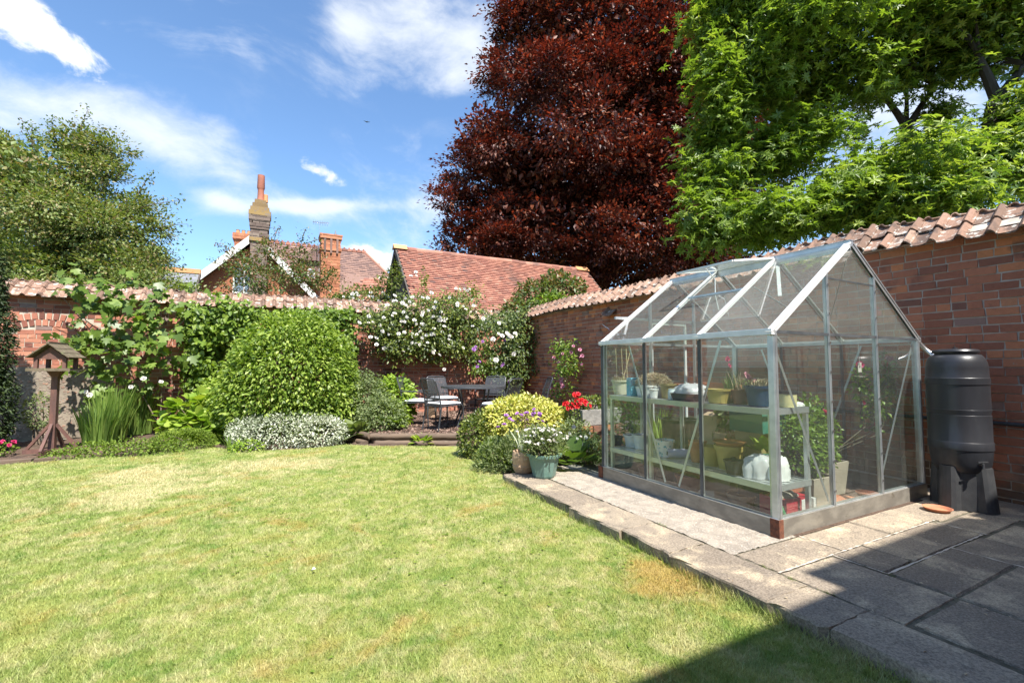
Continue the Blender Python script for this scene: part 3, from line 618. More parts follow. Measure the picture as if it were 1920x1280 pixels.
MB().bar((BX0+.02, BY0-.02, BZ0-.06), (BX0+.02, BY1, BZ1-.06), .05, .16).bar((BX0+.02, 2*BY1-BY0, BZ0-.06), (BX0+.02, BY1, BZ1-.06), .05, .16).build('bargeboard', G['darkwood'], barn)
MB().bar((BX0+.18, BY0+.35, BZ0+.2), (BX0+.18, BY1, BZ1-.28), .04, .12).build('inner_board', G['whitepaint'], barn)
barn.name = 'barn'

# big house: local frame along the garden walls, far beyond
HY = 27.0
def hp(u, v, y=HY): return Vector(fy(u, v, y))
house = thing('house', hp(470, 640), 'orange brick house with white bargeboards and tall lichen topped chimney', 'house')
ap = hp(478, 447); gl = hp(352, 545); gr = hp(560, 520); gl.z = ap.z-(ap.x-gl.x)*1.0
W = ap.x-gl.x; zr = ap.z; xl = gl.x-.2; xr = ap.x+W+.2
HD = 9.0
MB().add([(xl+.3, HY, -.2), (xr-.3, HY, -.2), (xr-.3, HY, gl.z), (ap.x, HY, zr-.25), (xl+.3, HY, gl.z), (xl+.3, HY+HD, -.2), (xr-.3, HY+HD, -.2), (xr-.3, HY+HD, gl.z), (ap.x, HY+HD, zr-.25), (xl+.3, HY+HD, gl.z)],
         [(0, 1, 2, 3, 4), (5, 9, 8, 7, 6), (0, 4, 9, 5), (1, 6, 7, 2)]).build('wall', G['orangebrick'], house)
for sg, xx in ((-1, xl), (1, xr)):
    dv = Vector((ap.x-xx, 0, zr-(gl.z-.25))); l = dv.length
    MB().bar((xx, HY-.56, gl.z-.25), (ap.x, HY-.56, zr), .06, .30).build('bargeboard', G['whitepaint'], house)
    MB().add([(xx, HY-.5, gl.z-.22), (ap.x, HY-.5, zr+.03), (ap.x, HY+HD, zr+.03), (xx, HY+HD, gl.z-.22)], [(0, 1, 2, 3)]).build('roof_boarding', G['darkwood'], house)
    if sg == 1: tile_slope(house, (xx, HY-.48, gl.z-.18), (0, 1, 0), (-dv.x/l*-1 if False else dv.x/l, 0, dv.z/l), int(HD/.33), int(l/.21), .33, .21, G['rooftile2'])
    else: tile_slope(house, (xx, HY+HD-.1, gl.z-.18), (0, -1, 0), (dv.x/l, 0, dv.z/l), int(HD/.33), int(l/.21), .33, .21, G['rooftile2'])
w0 = hp(440, 495); 
wf = bx('window', w0.x-.05, w0.x+.95, HY-.06, HY-.01, w0.z-1.5, w0.z+.1, G['whitepaint'], house)
for i in range(2): bx('pane', w0.x+.02+i*.46, w0.x+.42+i*.46, HY-.075, HY-.055, w0.z-1.4, w0.z, G['winglass'], wf)
# main range behind with ridge along x
R0 = hp(515, 455, 31.); R1 = hp(684, 476, 31.); RZ = (R0.z+R1.z)/2; E1 = hp(712, 498, 30.0)
RY = 31.; EY = 28.2; EZ = RZ-2.8
x0, x1 = R0.x-1.5, R1.x
hipx = x1+1.3
MB().add([(x0, EY, EZ), (hipx+.6, EY, EZ), (x1, RY, RZ), (x0, RY, RZ), (hipx+.6, 2*RY-EY, EZ), (x0, 2*RY-EY, EZ)], [(0, 1, 2, 3), (1, 4, 2), (3, 2, 4, 5)]).build('main_roof', G['darkwood'], house)
sv = Vector((0, RY-EY, RZ-EZ)); sn = sv.normalized(); sL = sv.length
tile_slope(house, (x0, EY, EZ+.03), (1, 0, 0), sn, int((hipx+.6-x0)/.3), int(sL/.2), .3, .2, G['rooftile2'], 'main_roof_tiles', clip=lambda a, b: a < (hipx+.6-x0)-(hipx+.6-x1)*b/sL)
tile_slope(house, (hipx+.6, EY, EZ+.03), (0, 1, 0), Vector((x1-hipx-.6, 0, RZ-EZ)).normalized(), int(2*(RY-EY)/.3), int(Vector((x1-hipx-.6, 0, RZ-EZ)).length/.2), .3, .2, G['rooftile2'], 'hip_roof_tiles', clip=lambda a, b: abs(a-(RY-EY)) < (RY-EY)*(1-b/3.4))
MB().box(x0+.2, hipx+.3, EY+.4, 2*RY-EY-.4, -.2, EZ).build('main_wall', G['orangebrick'], house)
m = MB(); x = x0
while x < x1: m.box(x, x+.27, RY-.12, RY+.12, RZ-.02, RZ+.14); m.box(x+.08, x+.18, RY-.05, RY+.05, RZ+.14, RZ+.24); x += .3
m.build('ridge_tiles', G['rooftile'], house)
MB().bar((x1, RY, RZ+.05), (hipx+.6, EY, EZ+.08), .2, .14).build('hip_tiles', G['rooftile'], house)
# dormer with two white lights
d0 = hp(577, 492, EY-.1); d1 = hp(612, 520, EY-.1)
dm = MB().box(d0.x-.3, d1.x+.3, EY-.1, EY+1.6, d1.z-.3, d0.z+.25).build('dormer', G['rooftile2'], house)
for (ua, ub) in ((577, 590), (598, 612)):
    a = hp(ua, 503, EY-.15); b = hp(ub, 521, EY-.15); wd = bx('window', a.x, b.x, EY-.16, EY-.1, b.z, a.z, G['whitepaint'], house)
    bx('pane', a.x+.06, b.x-.06, EY-.175, EY-.155, b.z+.06, a.z-.06, G['winglass'], wd)
MB().add([(d0.x-.5, EY-.3, d0.z+.1), (d1.x+.5, EY-.3, d0.z+.1), ((d0.x+d1.x)/2, EY-.3, d0.z+1.0), (d0.x-.5, EY+2., d0.z+.1), (d1.x+.5, EY+2., d0.z+.1), ((d0.x+d1.x)/2, EY+2., d0.z+1.0)], [(0, 1, 2), (0, 2, 5, 3), (1, 4, 5, 2)]).build('dormer_roof', G['rooftile2'], house)
# lower lean-to roofs px 620-720
a = hp(600, 575, 25.); b = hp(730, 575, 25.); c = hp(655, 512, 27.5); d = hp(718, 527, 27.5)
MB().add([a, b, d, c, (c.x-.3, 27.6, c.z-.1)], [(0, 1, 2, 3)]).build('lower_roof', G['rooftile2'], house)
u_ = (b-a).normalized(); v_ = ((c+d)/2-(a+b)/2); vl = v_.length; v_ = v_.normalized()
tile_slope(house, a+Vector((0, 0, .02)), u_, v_, int((b-a).length/.3), int(vl/.2), .3, .2, G['rooftile'], 'lower_roof_tiles', clip=lambda s, t: s > (c.x-a.x)*t/vl and s < (b-a).length-(b.x-d.x)*t/vl)
MB().box(a.x+.3, b.x-.3, 25.2, 28.4, -.2, a.z).build('lower_wall', G['orangebrick'], house)
# chimneys
def stack(name, u0, u1, vt, vb, y, mat, label=None, corb=None, pots=(), cap=None, bands=()):
    p = hp(u0, vt, y); q = hp(u1, vb, y); w = q.x-p.x; cx, cy = (p.x+q.x)/2, y+w/2
    st = MB(); C = .155; z = q.z; k = 0
    while z < p.z-.02:
        zz = min(z+C*.9, p.z); e = 0
        for (za, zb, ex) in bands:
            if za <= (z-q.z)/(p.z-q.z) < zb: e = ex
        n = max(2, int((w+2*e)/.24)); ww = (w+2*e)/n
        for i in range(n):
            o = (k % 2)*ww/2; xa = cx-w/2-e+i*ww+o; xb = min(xa+ww*.95, cx+w/2+e); xa0 = xa
            if xb > xa0: st.box(xa0, xb, cy-w/2-e, cy-w/2-e+.1, z, zz, j=.006)
            st.box(cx-w/2-e, cx-w/2-e+.1, cy-w/2-e+i*ww, cy-w/2-e+(i+.95)*ww, z, zz, j=.004)
        z += C; k += 1
    core = MB().box(cx-w/2+.02, cx+w/2-.02, cy-w/2+.02, cy+w/2-.02, q.z-.1, p.z)
    for (za, zb, ex) in bands: core.box(cx-w/2-ex+.02, cx+w/2+ex-.02, cy-w/2-ex+.02, cy+w/2+ex-.02, q.z+(p.z-q.z)*za, q.z+(p.z-q.z)*min(zb, 1.))
    core_o = core.build('chimney', G['chimstone'] if mat != 'orangebrick' else G['orangebrick'], house)
    T(st.build('chimney_brickwork', G[mat], core_o), kind='stuff')
    return core_o, cx, cy, w, p.z
c1, cx, cy, w, zt = stack('chimney', 471, 497, 402, 620, 24.5, 'chimstone', bands=((.80, .84, .05), (.88, .93, .06), (.95, 1.01, .10)))
m = MB().box(cx-w/2-.10, cx+w/2+.10, cy-w/2-.10, cy+w/2+.10, zt, zt+.22, j=.015).box(cx-w/2-.03, cx+w/2+.03, cy-w/2-.03, cy+w/2+.03, zt+.22, zt+.40, j=.02).box(cx-w/2+.04, cx+w/2-.04, cy-w/2+.04, cy+w/2-.04, zt+.40, zt+.62, j=.03); MB().box(cx-w/2-.07, cx+w/2+.07, cy-w/2-.07, cy+w/2+.07, zt-1.25, zt-1.08).build('string_course', G['chimlich'], c1); m.box(cx-w/2+.1, cx+w/2-.1, cy-w/2+.1, cy+w/2-.1, zt+.62, zt+.80, j=.03)
m.build('chimney_cap', G['chimlich'], c1)
MB().lathe([(.17, 0), (.15, .1), (.135, .55), (.15, .62), (.17, .66), (.155, 1.25), (.16, 1.3), (.0, 1.3)], (cx+.0, cy, zt+.78), 12).build('chimney_pot', G['pot_tall'], c1, True)
MB().lathe([(.10, 0), (.09, .38), (.0, .38)], (cx+.22, cy, zt+.78), 10).build('chimney_pot', G['ridge'], c1, True)
c2, cx, cy, w, zt = stack('chimney', 603, 637, 437, 560, 25.0, 'orangebrick', bands=((.74, .78, .06), (.93, 1.01, .08)))
for i in range(3): bx('recess', cx-w/2+.12+i*.3, cx-w/2+.22+i*.3, cy-w/2-.085, cy-w/2-.01, zt-1.0, zt-.22, G['rooftile2'], c2)
MB().lathe([(.10, 0), (.0, .42)], (cx+.25, cy, zt), 10).build('cowl', G['slate'], c2)
c3, cx, cy, w, zt = stack('chimney', 440, 474, 436, 520, 28.0, 'orangebrick', bands=((.55, .62, .06), (.85, 1.01, .09)))
for i in range(4): MB().lathe([(.10, 0), (.085, .25), (.1, .28), (0, .28)], (cx-w/2+.12+i*.26, cy, zt), 8).build('chimney_pot', G['ridge'], c3)
# aerial
an = hp(599, 416, 27.); ae = thing('television_aerial', (an.x, 27., an.z-1.6), 'spindly television aerial on a pole beside the orange chimney', 'aerial')
MB().tube([(an.x, 27, an.z-2.2), (an.x, 27, an.z)], .02, 5).build('pole', G['chrome'], ae)
m = MB().tube([(an.x-.35, 27, an.z-.05), (an.x+.5, 27, an.z+.0)], .014, 4)
for i in range(9): x = an.x-.3+i*.09; m.tube([(x, 26.8, an.z-.06), (x, 27.2, an.z-.04)], .008, 4); m.tube([(x, 27, an.z-.2), (x, 27, an.z+.08)], .007, 4)
m.build('elements', G['chrome'], ae)
# little slate gabled roof at left
s0 = hp(322, 508, 22.); s1 = hp(374, 508, 22.); e1 = hp(380, 545, 21.); 
sh = thing('slate_roofed_outbuilding', (s0.x, 22, 0), 'small outbuilding with slate roof and orange ridge left of the house', 'outbuilding')
sh.name = 'outbuilding'
zs = s0.z; 
MB().add([(s0.x-2, 20.6, zs-1.25), (s1.x, 20.6, zs-1.25), (s1.x, 22, zs), (s0.x-2, 22, zs), (s1.x, 23.4, zs-1.25), (s0.x-2, 23.4, zs-1.25)], [(0, 1, 2, 3), (3, 2, 4, 5)]).build('roof', G['slate'], sh)
MB().add([(s1.x-.1, 20.8, -.2), (s1.x-.1, 23.2, -.2), (s1.x-.1, 23.2, zs-1.3), (s1.x-.1, 22, zs-.1), (s1.x-.1, 20.8, zs-1.3), (s0.x-2, 20.8, -.2), (s0.x-2, 23.2, -.2), (s0.x-2, 23.2, zs-1.3), (s0.x-2, 20.8, zs-1.3)], [(0, 1, 2, 3, 4), (0, 4, 8, 5), (1, 6, 7, 2)]).build('wall', G['slate'], sh)
MB().box(s0.x-2, s1.x+.05, 21.9, 22.1, zs-.04, zs+.14).build('ridge_tiles', G['ridge'], sh)
MB().bar((s1.x+.03, 20.6, zs-1.3), (s1.x+.03, 22, zs-.04), .06, .14).build('bargeboard', G['darkwood'], sh)
# second tiled roof glimpsed behind the tree
t0 = hp(285, 497, 30.); t1 = hp(360, 505, 30.)
tr = thing('tiled_cottage', (t0.x, 30, 0), 'red tiled roof glimpsed through the edge of the big green tree', 'cottage'); tr.name = 'cottage'
MB().box(t0.x-3, t1.x-.8, 28, 33, -.2, t0.z-1.6).build('wall', G['orangebrick'], tr)
MB().add([(t0.x-3, 28.0, t0.z-2), (t1.x-.6, 28.0, t0.z-2), (t1.x-1.2, 30, t0.z), (t0.x-3, 30, t0.z)], [(0, 1, 2, 3)]).build('roof', G['rooftile'], tr)

# the house the photographer stands in front of: it throws the shade on the patio
CT = 1/math.tan(R(SUN_EL)); H1 = 5.0; ey = 1.43-H1*CT; H2 = 5.32; shx = math.tan(R(SUN_AZ))
own = thing('house', (0, ey-1, 0), 'two storey brick house behind the viewer whose eaves shade the patio', 'house')
dx1 = H1*CT*shx
MB().box(-9, 2.72, ey-8, ey-.4, -.2, H1-.15).build('wall', G['brick'], own)
MB().box(2.72, 4.80, ey-8, ey-.15, -.2, H2-.15).build('wing_wall', G['brick'], own)
MB().add([(-9.4, ey, H1), (2.77+dx1, ey, H1), (2.77+dx1, ey-4.2, H1+1.6), (-9.4, ey-4.2, H1+1.6), (-9.4, ey-8.4, H1), (2.77+dx1, ey-8.4, H1), (-9.4, ey, H1-.15), (2.77+dx1, ey, H1-.15), (-9.4, ey-8.4, H1-.15), (2.77+dx1, ey-8.4, H1-.15)],
         [(0, 1, 2, 3), (3, 2, 5, 4), (6, 7, 1, 0), (6, 8, 9, 7), (1, 7, 9, 5, 2), (0, 3, 4, 8, 6)]).build('roof', G['rooftile2'], own)
MB().add([(2.77+dx1, ey, H2), (4.86+dx1, ey, H2), (5.45, ey-.05, H2-.75), (5.45, ey-6, H2-.75), (4.86+dx1, ey-6, H2), (2.77+dx1, ey-6, H2), (2.77+dx1, ey, H1-.15), (4.86+dx1, ey, H1-.15), (5.45, ey-.05, H1-.2), (5.45, ey-6, H1-.2), (2.77+dx1, ey-6, H1-.15)],
         [(0, 1, 4, 5), (1, 2, 3, 4), (6, 7, 1, 0), (7, 8, 2, 1), (2, 8, 9, 3), (0, 5, 10, 6), (5, 4, 3, 9, 10), (6, 10, 9, 8, 7)]).build('wing_roof', G['rooftile2'], own)
MB().box(5.1, 9.0, ey-6, ey+.25, -.2, H2-.4).build('side_extension', G['brick'], own)
for i, x in enumerate((-7, -4.2, -1.2, 1.0)):
    for z in (.9, 3.2):
        wf = bx('window', x, x+1.1, ey-.42, ey-.36, z, z+1.2, G['whitepaint'], own); bx('pane', x+.07, x+1.03, ey-.37, ey-.345, z+.07, z+1.13, G['winglass'], wf)
# ------------------------------------------------------------------ greenhouse
GX, GY, GW, GL = 3.165, 2.03, 2.20, 1.94; BZ = .118; EV = 1.455; AXX = GX+1.09; AP = 2.235
gh = thing('greenhouse', (GX, GY, 0), 'aluminium framed glass greenhouse with open roof vent on a metal base', 'greenhouse')
al, wa, ru = G['aluminium'], G['white_alu'], G['rubber']
X1, Y1 = GX+GW, GY+GL
# base plinth: four lipped plates
for (a, b, c, d) in ((GX-.01, X1+.01, GY-.012, GY+.0), (GX-.012, GX+.0, GY+.001, Y1), (X1, X1+.012, GY+.001, Y1), (GX, X1, Y1, Y1+.012)):
    bx('base_plate', a, b, c, d, -.003, BZ, G['basemetal'], gh)
bx('base_lip', GX-.014, X1+.014, GY-.002, GY+.045, BZ, BZ+.006, al, gh); bx('base_lip', GX-.014, GX+.045, GY+.046, Y1, BZ, BZ+.006, al, gh)
bx('base_lip', X1-.045, X1+.014, GY+.046, Y1, BZ, BZ+.006, al, gh)
for cx, cy in ((GX, GY), (GX, Y1)):
    m = MB().box(cx-.019, cx+.03, cy-.019, cy-.0125, -.004, BZ+.004, j=.001).box(cx-.019, cx-.0125, cy-.0124, cy+.05, -.004, BZ+.004, j=.001)
    o = m.build('corner_bracket', G['rust'], gh); o['label'] = 'rust brown corner bracket'
def fbar(name, p, q, w=.028, h=.028, mat=None, up=(0, 0, 1)): 
    m = MB().bar(p, q, w, h, up); p = Vector(p); q = Vector(q); d = (q-p).normalized(); u = Vector(up)
    if abs(d.dot(u)) > .98: u = Vector((0, 1, 0))
    x = d.cross(u).normalized(); y = x.cross(d)
    m.bar(p+y*h*.55, q+y*h*.55, w*.35, h*.4, up)      # raised rib
    return m.build(name, mat or al, gh)
# corner posts
for cx, cy in ((GX+.02, GY+.02), (GX+.02, Y1-.02), (X1-.02, GY+.02), (X1-.02, Y1-.02)):
    m = MB().box(cx-.022, cx+.022, cy-.022, cy-.016, BZ+.007, EV).box(cx-.022, cx-.016, cy-.0158, cy+.022, BZ+.007, EV).box(cx-.005, cx+.005, cy-.030, cy-.0222, BZ+.007, EV).box(cx-.016, cx-.010, cy-.029, cy-.0222, BZ+.007, EV).box(cx+.012, cx+.018, cy-.028, cy-.0222, BZ+.007, EV)
    m.build('corner_post', al, gh)
bx('edge_strip', GX-.006, GX-.0025, Y1-.03, Y1+.006, BZ, EV, ru, gh)
ysb = [GY+.645, GY+1.295]; xsg = [GX+.71, GX+1.435]
def post(x, y, z0, z1, along):        # glazing bar with black strip and clips
    if along == 'y': 
        m = MB().box(x-.001, x+.028, y-.003, y+.003, z0, z1).box(x-.004, x-.0012, y-.012, y+.012, z0, z1); o = m.build('glazing_bar', al, gh)
        MB().box(x-.0075, x-.0042, y-.014, y+.014, z0, z1).build('glazing_strip', ru, o)
    else:
        m = MB().box(x-.003, x+.003, y-.001, y+.03, z0, z1).box(x-.013, x+.013, y-.0055, y-.0012, z0, z1).box(x-.005, x+.005, y-.011, y-.0057, z0, z1); o = m.build('glazing_bar', al, gh)
        k = z0+.1
        while k < z1-.05: bx('clip', x-.011, x+.011, y-.014, y-.0112, k, k+.018, G['chrome'], o); k += .23
for y in ysb: post(GX+.004, y, BZ+.007, EV-.03, 'y'); post(X1-.030, y, BZ+.007, EV-.03, 'y')
def roofz(x): return EV + (AP-EV)*(1-abs(x-AXX)/(AXX-GX if x < AXX else X1-AXX))
for x in xsg:
    post(x, GY+.002, BZ+.007, roofz(x)-.02, 'x'); 
# eave beams / gutters
for xx, s in ((GX, -1), (X1, 1)):
    MB().box(xx-.03, xx+.03, GY-.01, Y1+.01, EV-.028, EV-.022).box(xx+(s*.03 if s < 0 else .026), xx+(s*.03+.004 if s < 0 else .03), GY-.01, Y1+.01, EV-.022, EV+.012).box(xx-s*.012-.002, xx-s*.012+.002, GY-.01, Y1+.01, EV-.022, EV+.02).build('eave_gutter', wa if s < 0 else al, gh)
# ridge
MB().box(AXX-.012, AXX+.012, GY-.01, Y1+.01, AP-.035, AP+.012).box(AXX-.035, AXX+.035, GY-.012, Y1+.012, AP+.013, AP+.018).build('ridge_beam', al, gh)
o = bx('ridge_face', AXX-.0275, AXX-.0225, GY-.01, Y1+.01, AP-.075, AP+.012, al, gh)
# rafters on both slopes
def sp(x, y, up=0.):
    s = Vector((AXX-GX, 0, AP-EV)).normalized() if x < AXX else Vector((-(X1-AXX), 0, AP-EV)).normalized(); n = Vector((-s.z, 0, s.x)) if x < AXX else Vector((-s.z, 0, s.x))
    if n.z < 0: n = -n
    return Vector((x, y, roofz(x))) + n*up
for i, y in enumerate((GY+.012, ysb[0], ysb[1], Y1-.012)):
    for xe, xr in ((GX-.025, AXX-.014), (X1+.02, AXX+.014)):
        big = i in (0, 3)
        front = xe < AXX
        m = MB().bar(sp(xe, y, .008), sp(xr, y, .008), .046 if big else .034, .012, (0, 0, 1)).bar(sp(xe, y, -.012), sp(xr, y, -.012), .006, .028)
        if big: m.bar(sp(xe, y-.016 if i == 0 else y+.016, -.006), sp(xr, y-.016 if i == 0 else y+.016, -.006), .004, .036)
        m.build('rafter', wa if front else al, gh)
# gable rail, dark seam above eave
MB().box(GX+.03, X1-.03, GY-.004, GY+.012, EV-.018, EV+.004).build('gable_rail', ru, gh)
MB().bar((xsg[0]+.01, GY+.001, roofz(xsg[0])-.06), (xsg[1]-.008, GY+.001, roofz(xsg[0])-.068), .006, .010).build('glass_seam', ru, gh)
MB().box(GX+.03, X1-.03, Y1-.012, Y1+.004, EV-.018, EV+.01).build('gable_rail', al, gh)
# braces
for p, q in (((GX+.03, GY+.035, EV-.04), (xsg[0]-.01, GY+.035, BZ+.02)), ((X1-.03, GY+.035, EV-.04), (xsg[1]+.01, GY+.035, BZ+.02)), ((GX+.035, Y1-.40, EV-.05), (GX+.035, Y1-.86, BZ+.02)), ((GX+.035, GY+.46, EV-.05), (GX+.035, GY+.92, BZ+.02)),
             ((X1-.035, Y1-.40, EV-.05), (X1-.035, Y1-.86, BZ+.02)), ((X1-.035, GY+.46, EV-.05), (X1-.035, GY+.92, BZ+.02)), ((GX+.30, GY+.05, roofz(GX+.30)-.04), (GX+.72, GY+.62, roofz(GX+.72)-.05)), ((AXX+.05, GY+.05, AP-.08), (X1-.3, GY+.62, roofz(X1-.3)-.05))):
    MB().bar(p, q, .020, .004, (1, 0, 0) if abs(p[0]-q[0]) < .1 else (0, 1, 0)).build('diagonal_brace', al, gh)
# panes: long sides
gl, gr = G['glass'], G['glassroof']
yb = [GY+.02]+ysb+[Y1-.02]; xb = [GX+.02]+xsg+[X1-.02]
for xx in (GX+.002, X1-.006):
    for a, b in zip(yb[:-1], yb[1:]): bx('glass_pane', xx, xx+.003, a+.003, b-.003, BZ+.008, EV-.03, gl, gh)
for a, b in zip(xb[:-1], xb[1:]): bx('glass_pane', a+.003, b-.003, GY+.006, GY+.009, BZ+.008, EV-.02, gl, gh)
# gable upper panes (real polygons with thickness)
def gpane(pts, y):
    n = len(pts); V = [(x, y, z) for x, z in pts]+[(x, y+.003, z) for x, z in pts]
    MB().add(V, [tuple(range(n)), tuple(range(2*n-1, n-1, -1))]+[(i, n+i, n+(i+1) % n, (i+1) % n) for i in range(n)]).build('glass_pane', gl, gh)
for yy in (GY+.006, Y1-.009):
    z0 = EV+.006
    gpane([(GX+.03, z0), (xsg[0]-.003, z0), (xsg[0]-.003, roofz(xsg[0])-.02)], yy)
    gpane([(xsg[0]+.003, z0), (xsg[1]-.003, z0), (xsg[1]-.003, roofz(xsg[1])-.02), (AXX, AP-.04), (xsg[0]+.003, roofz(xsg[0])-.02)], yy)
    gpane([(xsg[1]+.003, z0), (X1-.03, z0), (xsg[1]+.003, roofz(xsg[1])-.02)], yy)
# rear gable: sliding door frame and panes
bx('glass_pane', GX+.03, xsg[0], Y1-.009, Y1-.006, BZ+.008, EV-.02, gl, gh); bx('glass_pane', xsg[1]+.01, X1-.03, Y1-.009, Y1-.006, BZ+.008, EV-.02, gl, gh)
for x in xsg: bx('glazing_bar', x-.012, x+.012, Y1-.03, Y1, BZ+.007, roofz(x)-.02, al, gh)
dr = MB()
d0, d1, dz = xsg[0]+.04, xsg[1]-.10, 1.72
for a, b, c, d in ((d0, d0+.03, BZ+.01, dz), (d1-.03, d1, BZ+.01, dz), (d0+.031, d1-.031, dz-.03, dz), (d0+.031, d1-.031, .86, .90), (d0+.031, d1-.031, BZ+.01, BZ+.05), ): dr.box(a, b, Y1+.016, Y1+.036, c, d)
do = dr.build('door', wa, gh); bx('pane', d0+.03, d1-.03, Y1+.024, Y1+.027, BZ+.05, .86, gl, do); bx('pane', d0+.03, d1-.03, Y1+.0241, Y1+.0271, .90, dz-.03, gl, do)
bx('door_handle', d1-.02, d1-.008, Y1+.036, Y1+.05, .9, 1.05, al, do)
bx('door_rail', xsg[0]-.5, xsg[1]+.05, Y1+.005, Y1+.03, dz+.005, dz+.035, al, gh)
# roof panes
def rpane(xa, xb_, ya, yb_, mat=None, name='glass_pane', up=-.004, par=None):
    a, b = sp(xa, ya, up), sp(xb_, ya, up); c, d = sp(xb_, yb_, up), sp(xa, yb_, up); n = (b-a).cross(d-a).normalized()*.003
    return MB().add([a, b, c, d, a+n, b+n, c+n, d+n], [(0, 3, 2, 1), (4, 5, 6, 7), (0, 1, 5, 4), (1, 2, 6, 5), (2, 3, 7, 6), (3, 0, 4, 7)]).build(name, mat or gr, par or gh)
yr = [GY+.03]+ysb+[Y1-.03]
vx = AXX-.47
for i in range(3):
    a, b = yr[i]+.006, yr[i+1]-.006
    rpane(GX-.015, (vx-.01) if i == 1 else AXX-.02, a, b)
    rpane(X1+.01, AXX+.02, a, b)
# vent frame opening and the raised vent
fbar('vent_sill', sp(vx, ysb[0], .004), sp(vx, ysb[1], .004), .02, .016)
sdir = (sp(vx, 0)-sp(AXX-.02, 0)).normalized(); ang = R(27); ry = ysb[0]+.005; rz_ = ysb[1]-.005
hv = sp(AXX-.015, 0, .016); c_, s_ = math.cos(ang), math.sin(ang); nrm = Vector((-abs(sdir.z), 0, abs(sdir.x)))
vd = (sdir*c_ + nrm*s_).normalized(); vl = .60
def vp(t, y, up=0.): p = hv+vd*t+vd.cross(Vector((0, 1, 0)))*-up; return Vector((p.x, y, p.z))
vent = MB()
for (p, q) in ((vp(0, ry), vp(vl, ry)), (vp(0, rz_), vp(vl, rz_)), (vp(vl, ry), vp(vl, rz_)), (vp(0, ry), vp(0, rz_))): vent.bar(p, q, .026, .018)
vo = vent.build('roof_vent', wa, gh)
a, b, c, d = vp(.01, ry+.01), vp(vl-.01, ry+.01), vp(vl-.01, rz_-.01), vp(.01, rz_-.01); n = (b-a).cross(d-a).normalized()*.003
MB().add([a, b, c, d, a+n, b+n, c+n, d+n], [(0, 3, 2, 1), (4, 5, 6, 7), (0, 1, 5, 4), (1, 2, 6, 5), (2, 3, 7, 6), (3, 0, 4, 7)]).build('pane', gr, vo)
ym = (ry+rz_)/2
MB().tube([vp(vl-.02, ym), vp(vl-.1, ym)+Vector((.06, 0, -.12)), sp(vx, ym, -.02), sp(vx, ym, -.02)+Vector((.02, -.02, -.14))], .006, 6).build('vent_stay', wa, vo)
MB().bar(sp(AXX-.03, ysb[0]-.02, -.04), sp(AXX-.40, ysb[0]-.22, -.16), .03, .006, (0, 0, 1)).build('roof_brace', wa, gh)
# overflow pipe to the butt
MB().tube([(X1+.01, GY+.01, EV-.03), (X1+.05, GY-.03, EV-.10), (X1+.04, GY-.10, EV-.17), (X1-.01, GY-.2, EV-.23)], .022, 10).build('rainwater_pipe', G['chrome'], gh, True)

# ------------------------------------------------------------------ staging
SZ, SX0, SX1, SY0, SY1 = .885, GX+.055, GX+.52, GY+.06, Y1-.06
st = thing('staging', ((SX0+SX1)/2, (SY0+SY1)/2, 0), 'two tier pale greenish staging bench along the lawn side of the greenhouse', 'staging bench')
sg, sa = G['staging'], G['stagealu']
for z in (SZ, .33):
    bx('front_rail', SX0, SX0+.004, SY0, SY1, z-.045, z, sg, st); bx('rear_rail', SX1-.004, SX1, SY0, SY1, z-.045, z, sa, st)
    bx('end_rail', SX0+.005, SX1-.005, SY0, SY0+.004, z-.045, z, sa, st); bx('end_rail', SX0+.005, SX1-.005, SY1-.004, SY1, z-.045, z, sa, st)
    k = int((SY1-SY0)/.062)
    w = MB().box(SX0+.06, SX0+.064, 0, .05, z-.006, z)
    me = None
    for i in range(6):
        x = SX0+.008+i*.076; o = MB().box(x, x+.058, SY0+.005, SY1-.005, z-.010, z-.004).build('slat', sa, st)
for (x, y, m_) in ((SX0+.0045, SY0+.0045, sg), (SX0+.0045, GY+1.28, sg), (SX0+.0045, SY1-.034, sg), (SX1-.034, SY0+.0045, sa), (SX1-.034, GY+1.28, sa), (SX1-.034, SY1-.034, sa)):
    MB().box(x, x+.004, y, y+.03, BZ*0, SZ-.046).box(x+.0042, x+.03, y, y+.004, 0, SZ-.046).build('leg', m_, st)

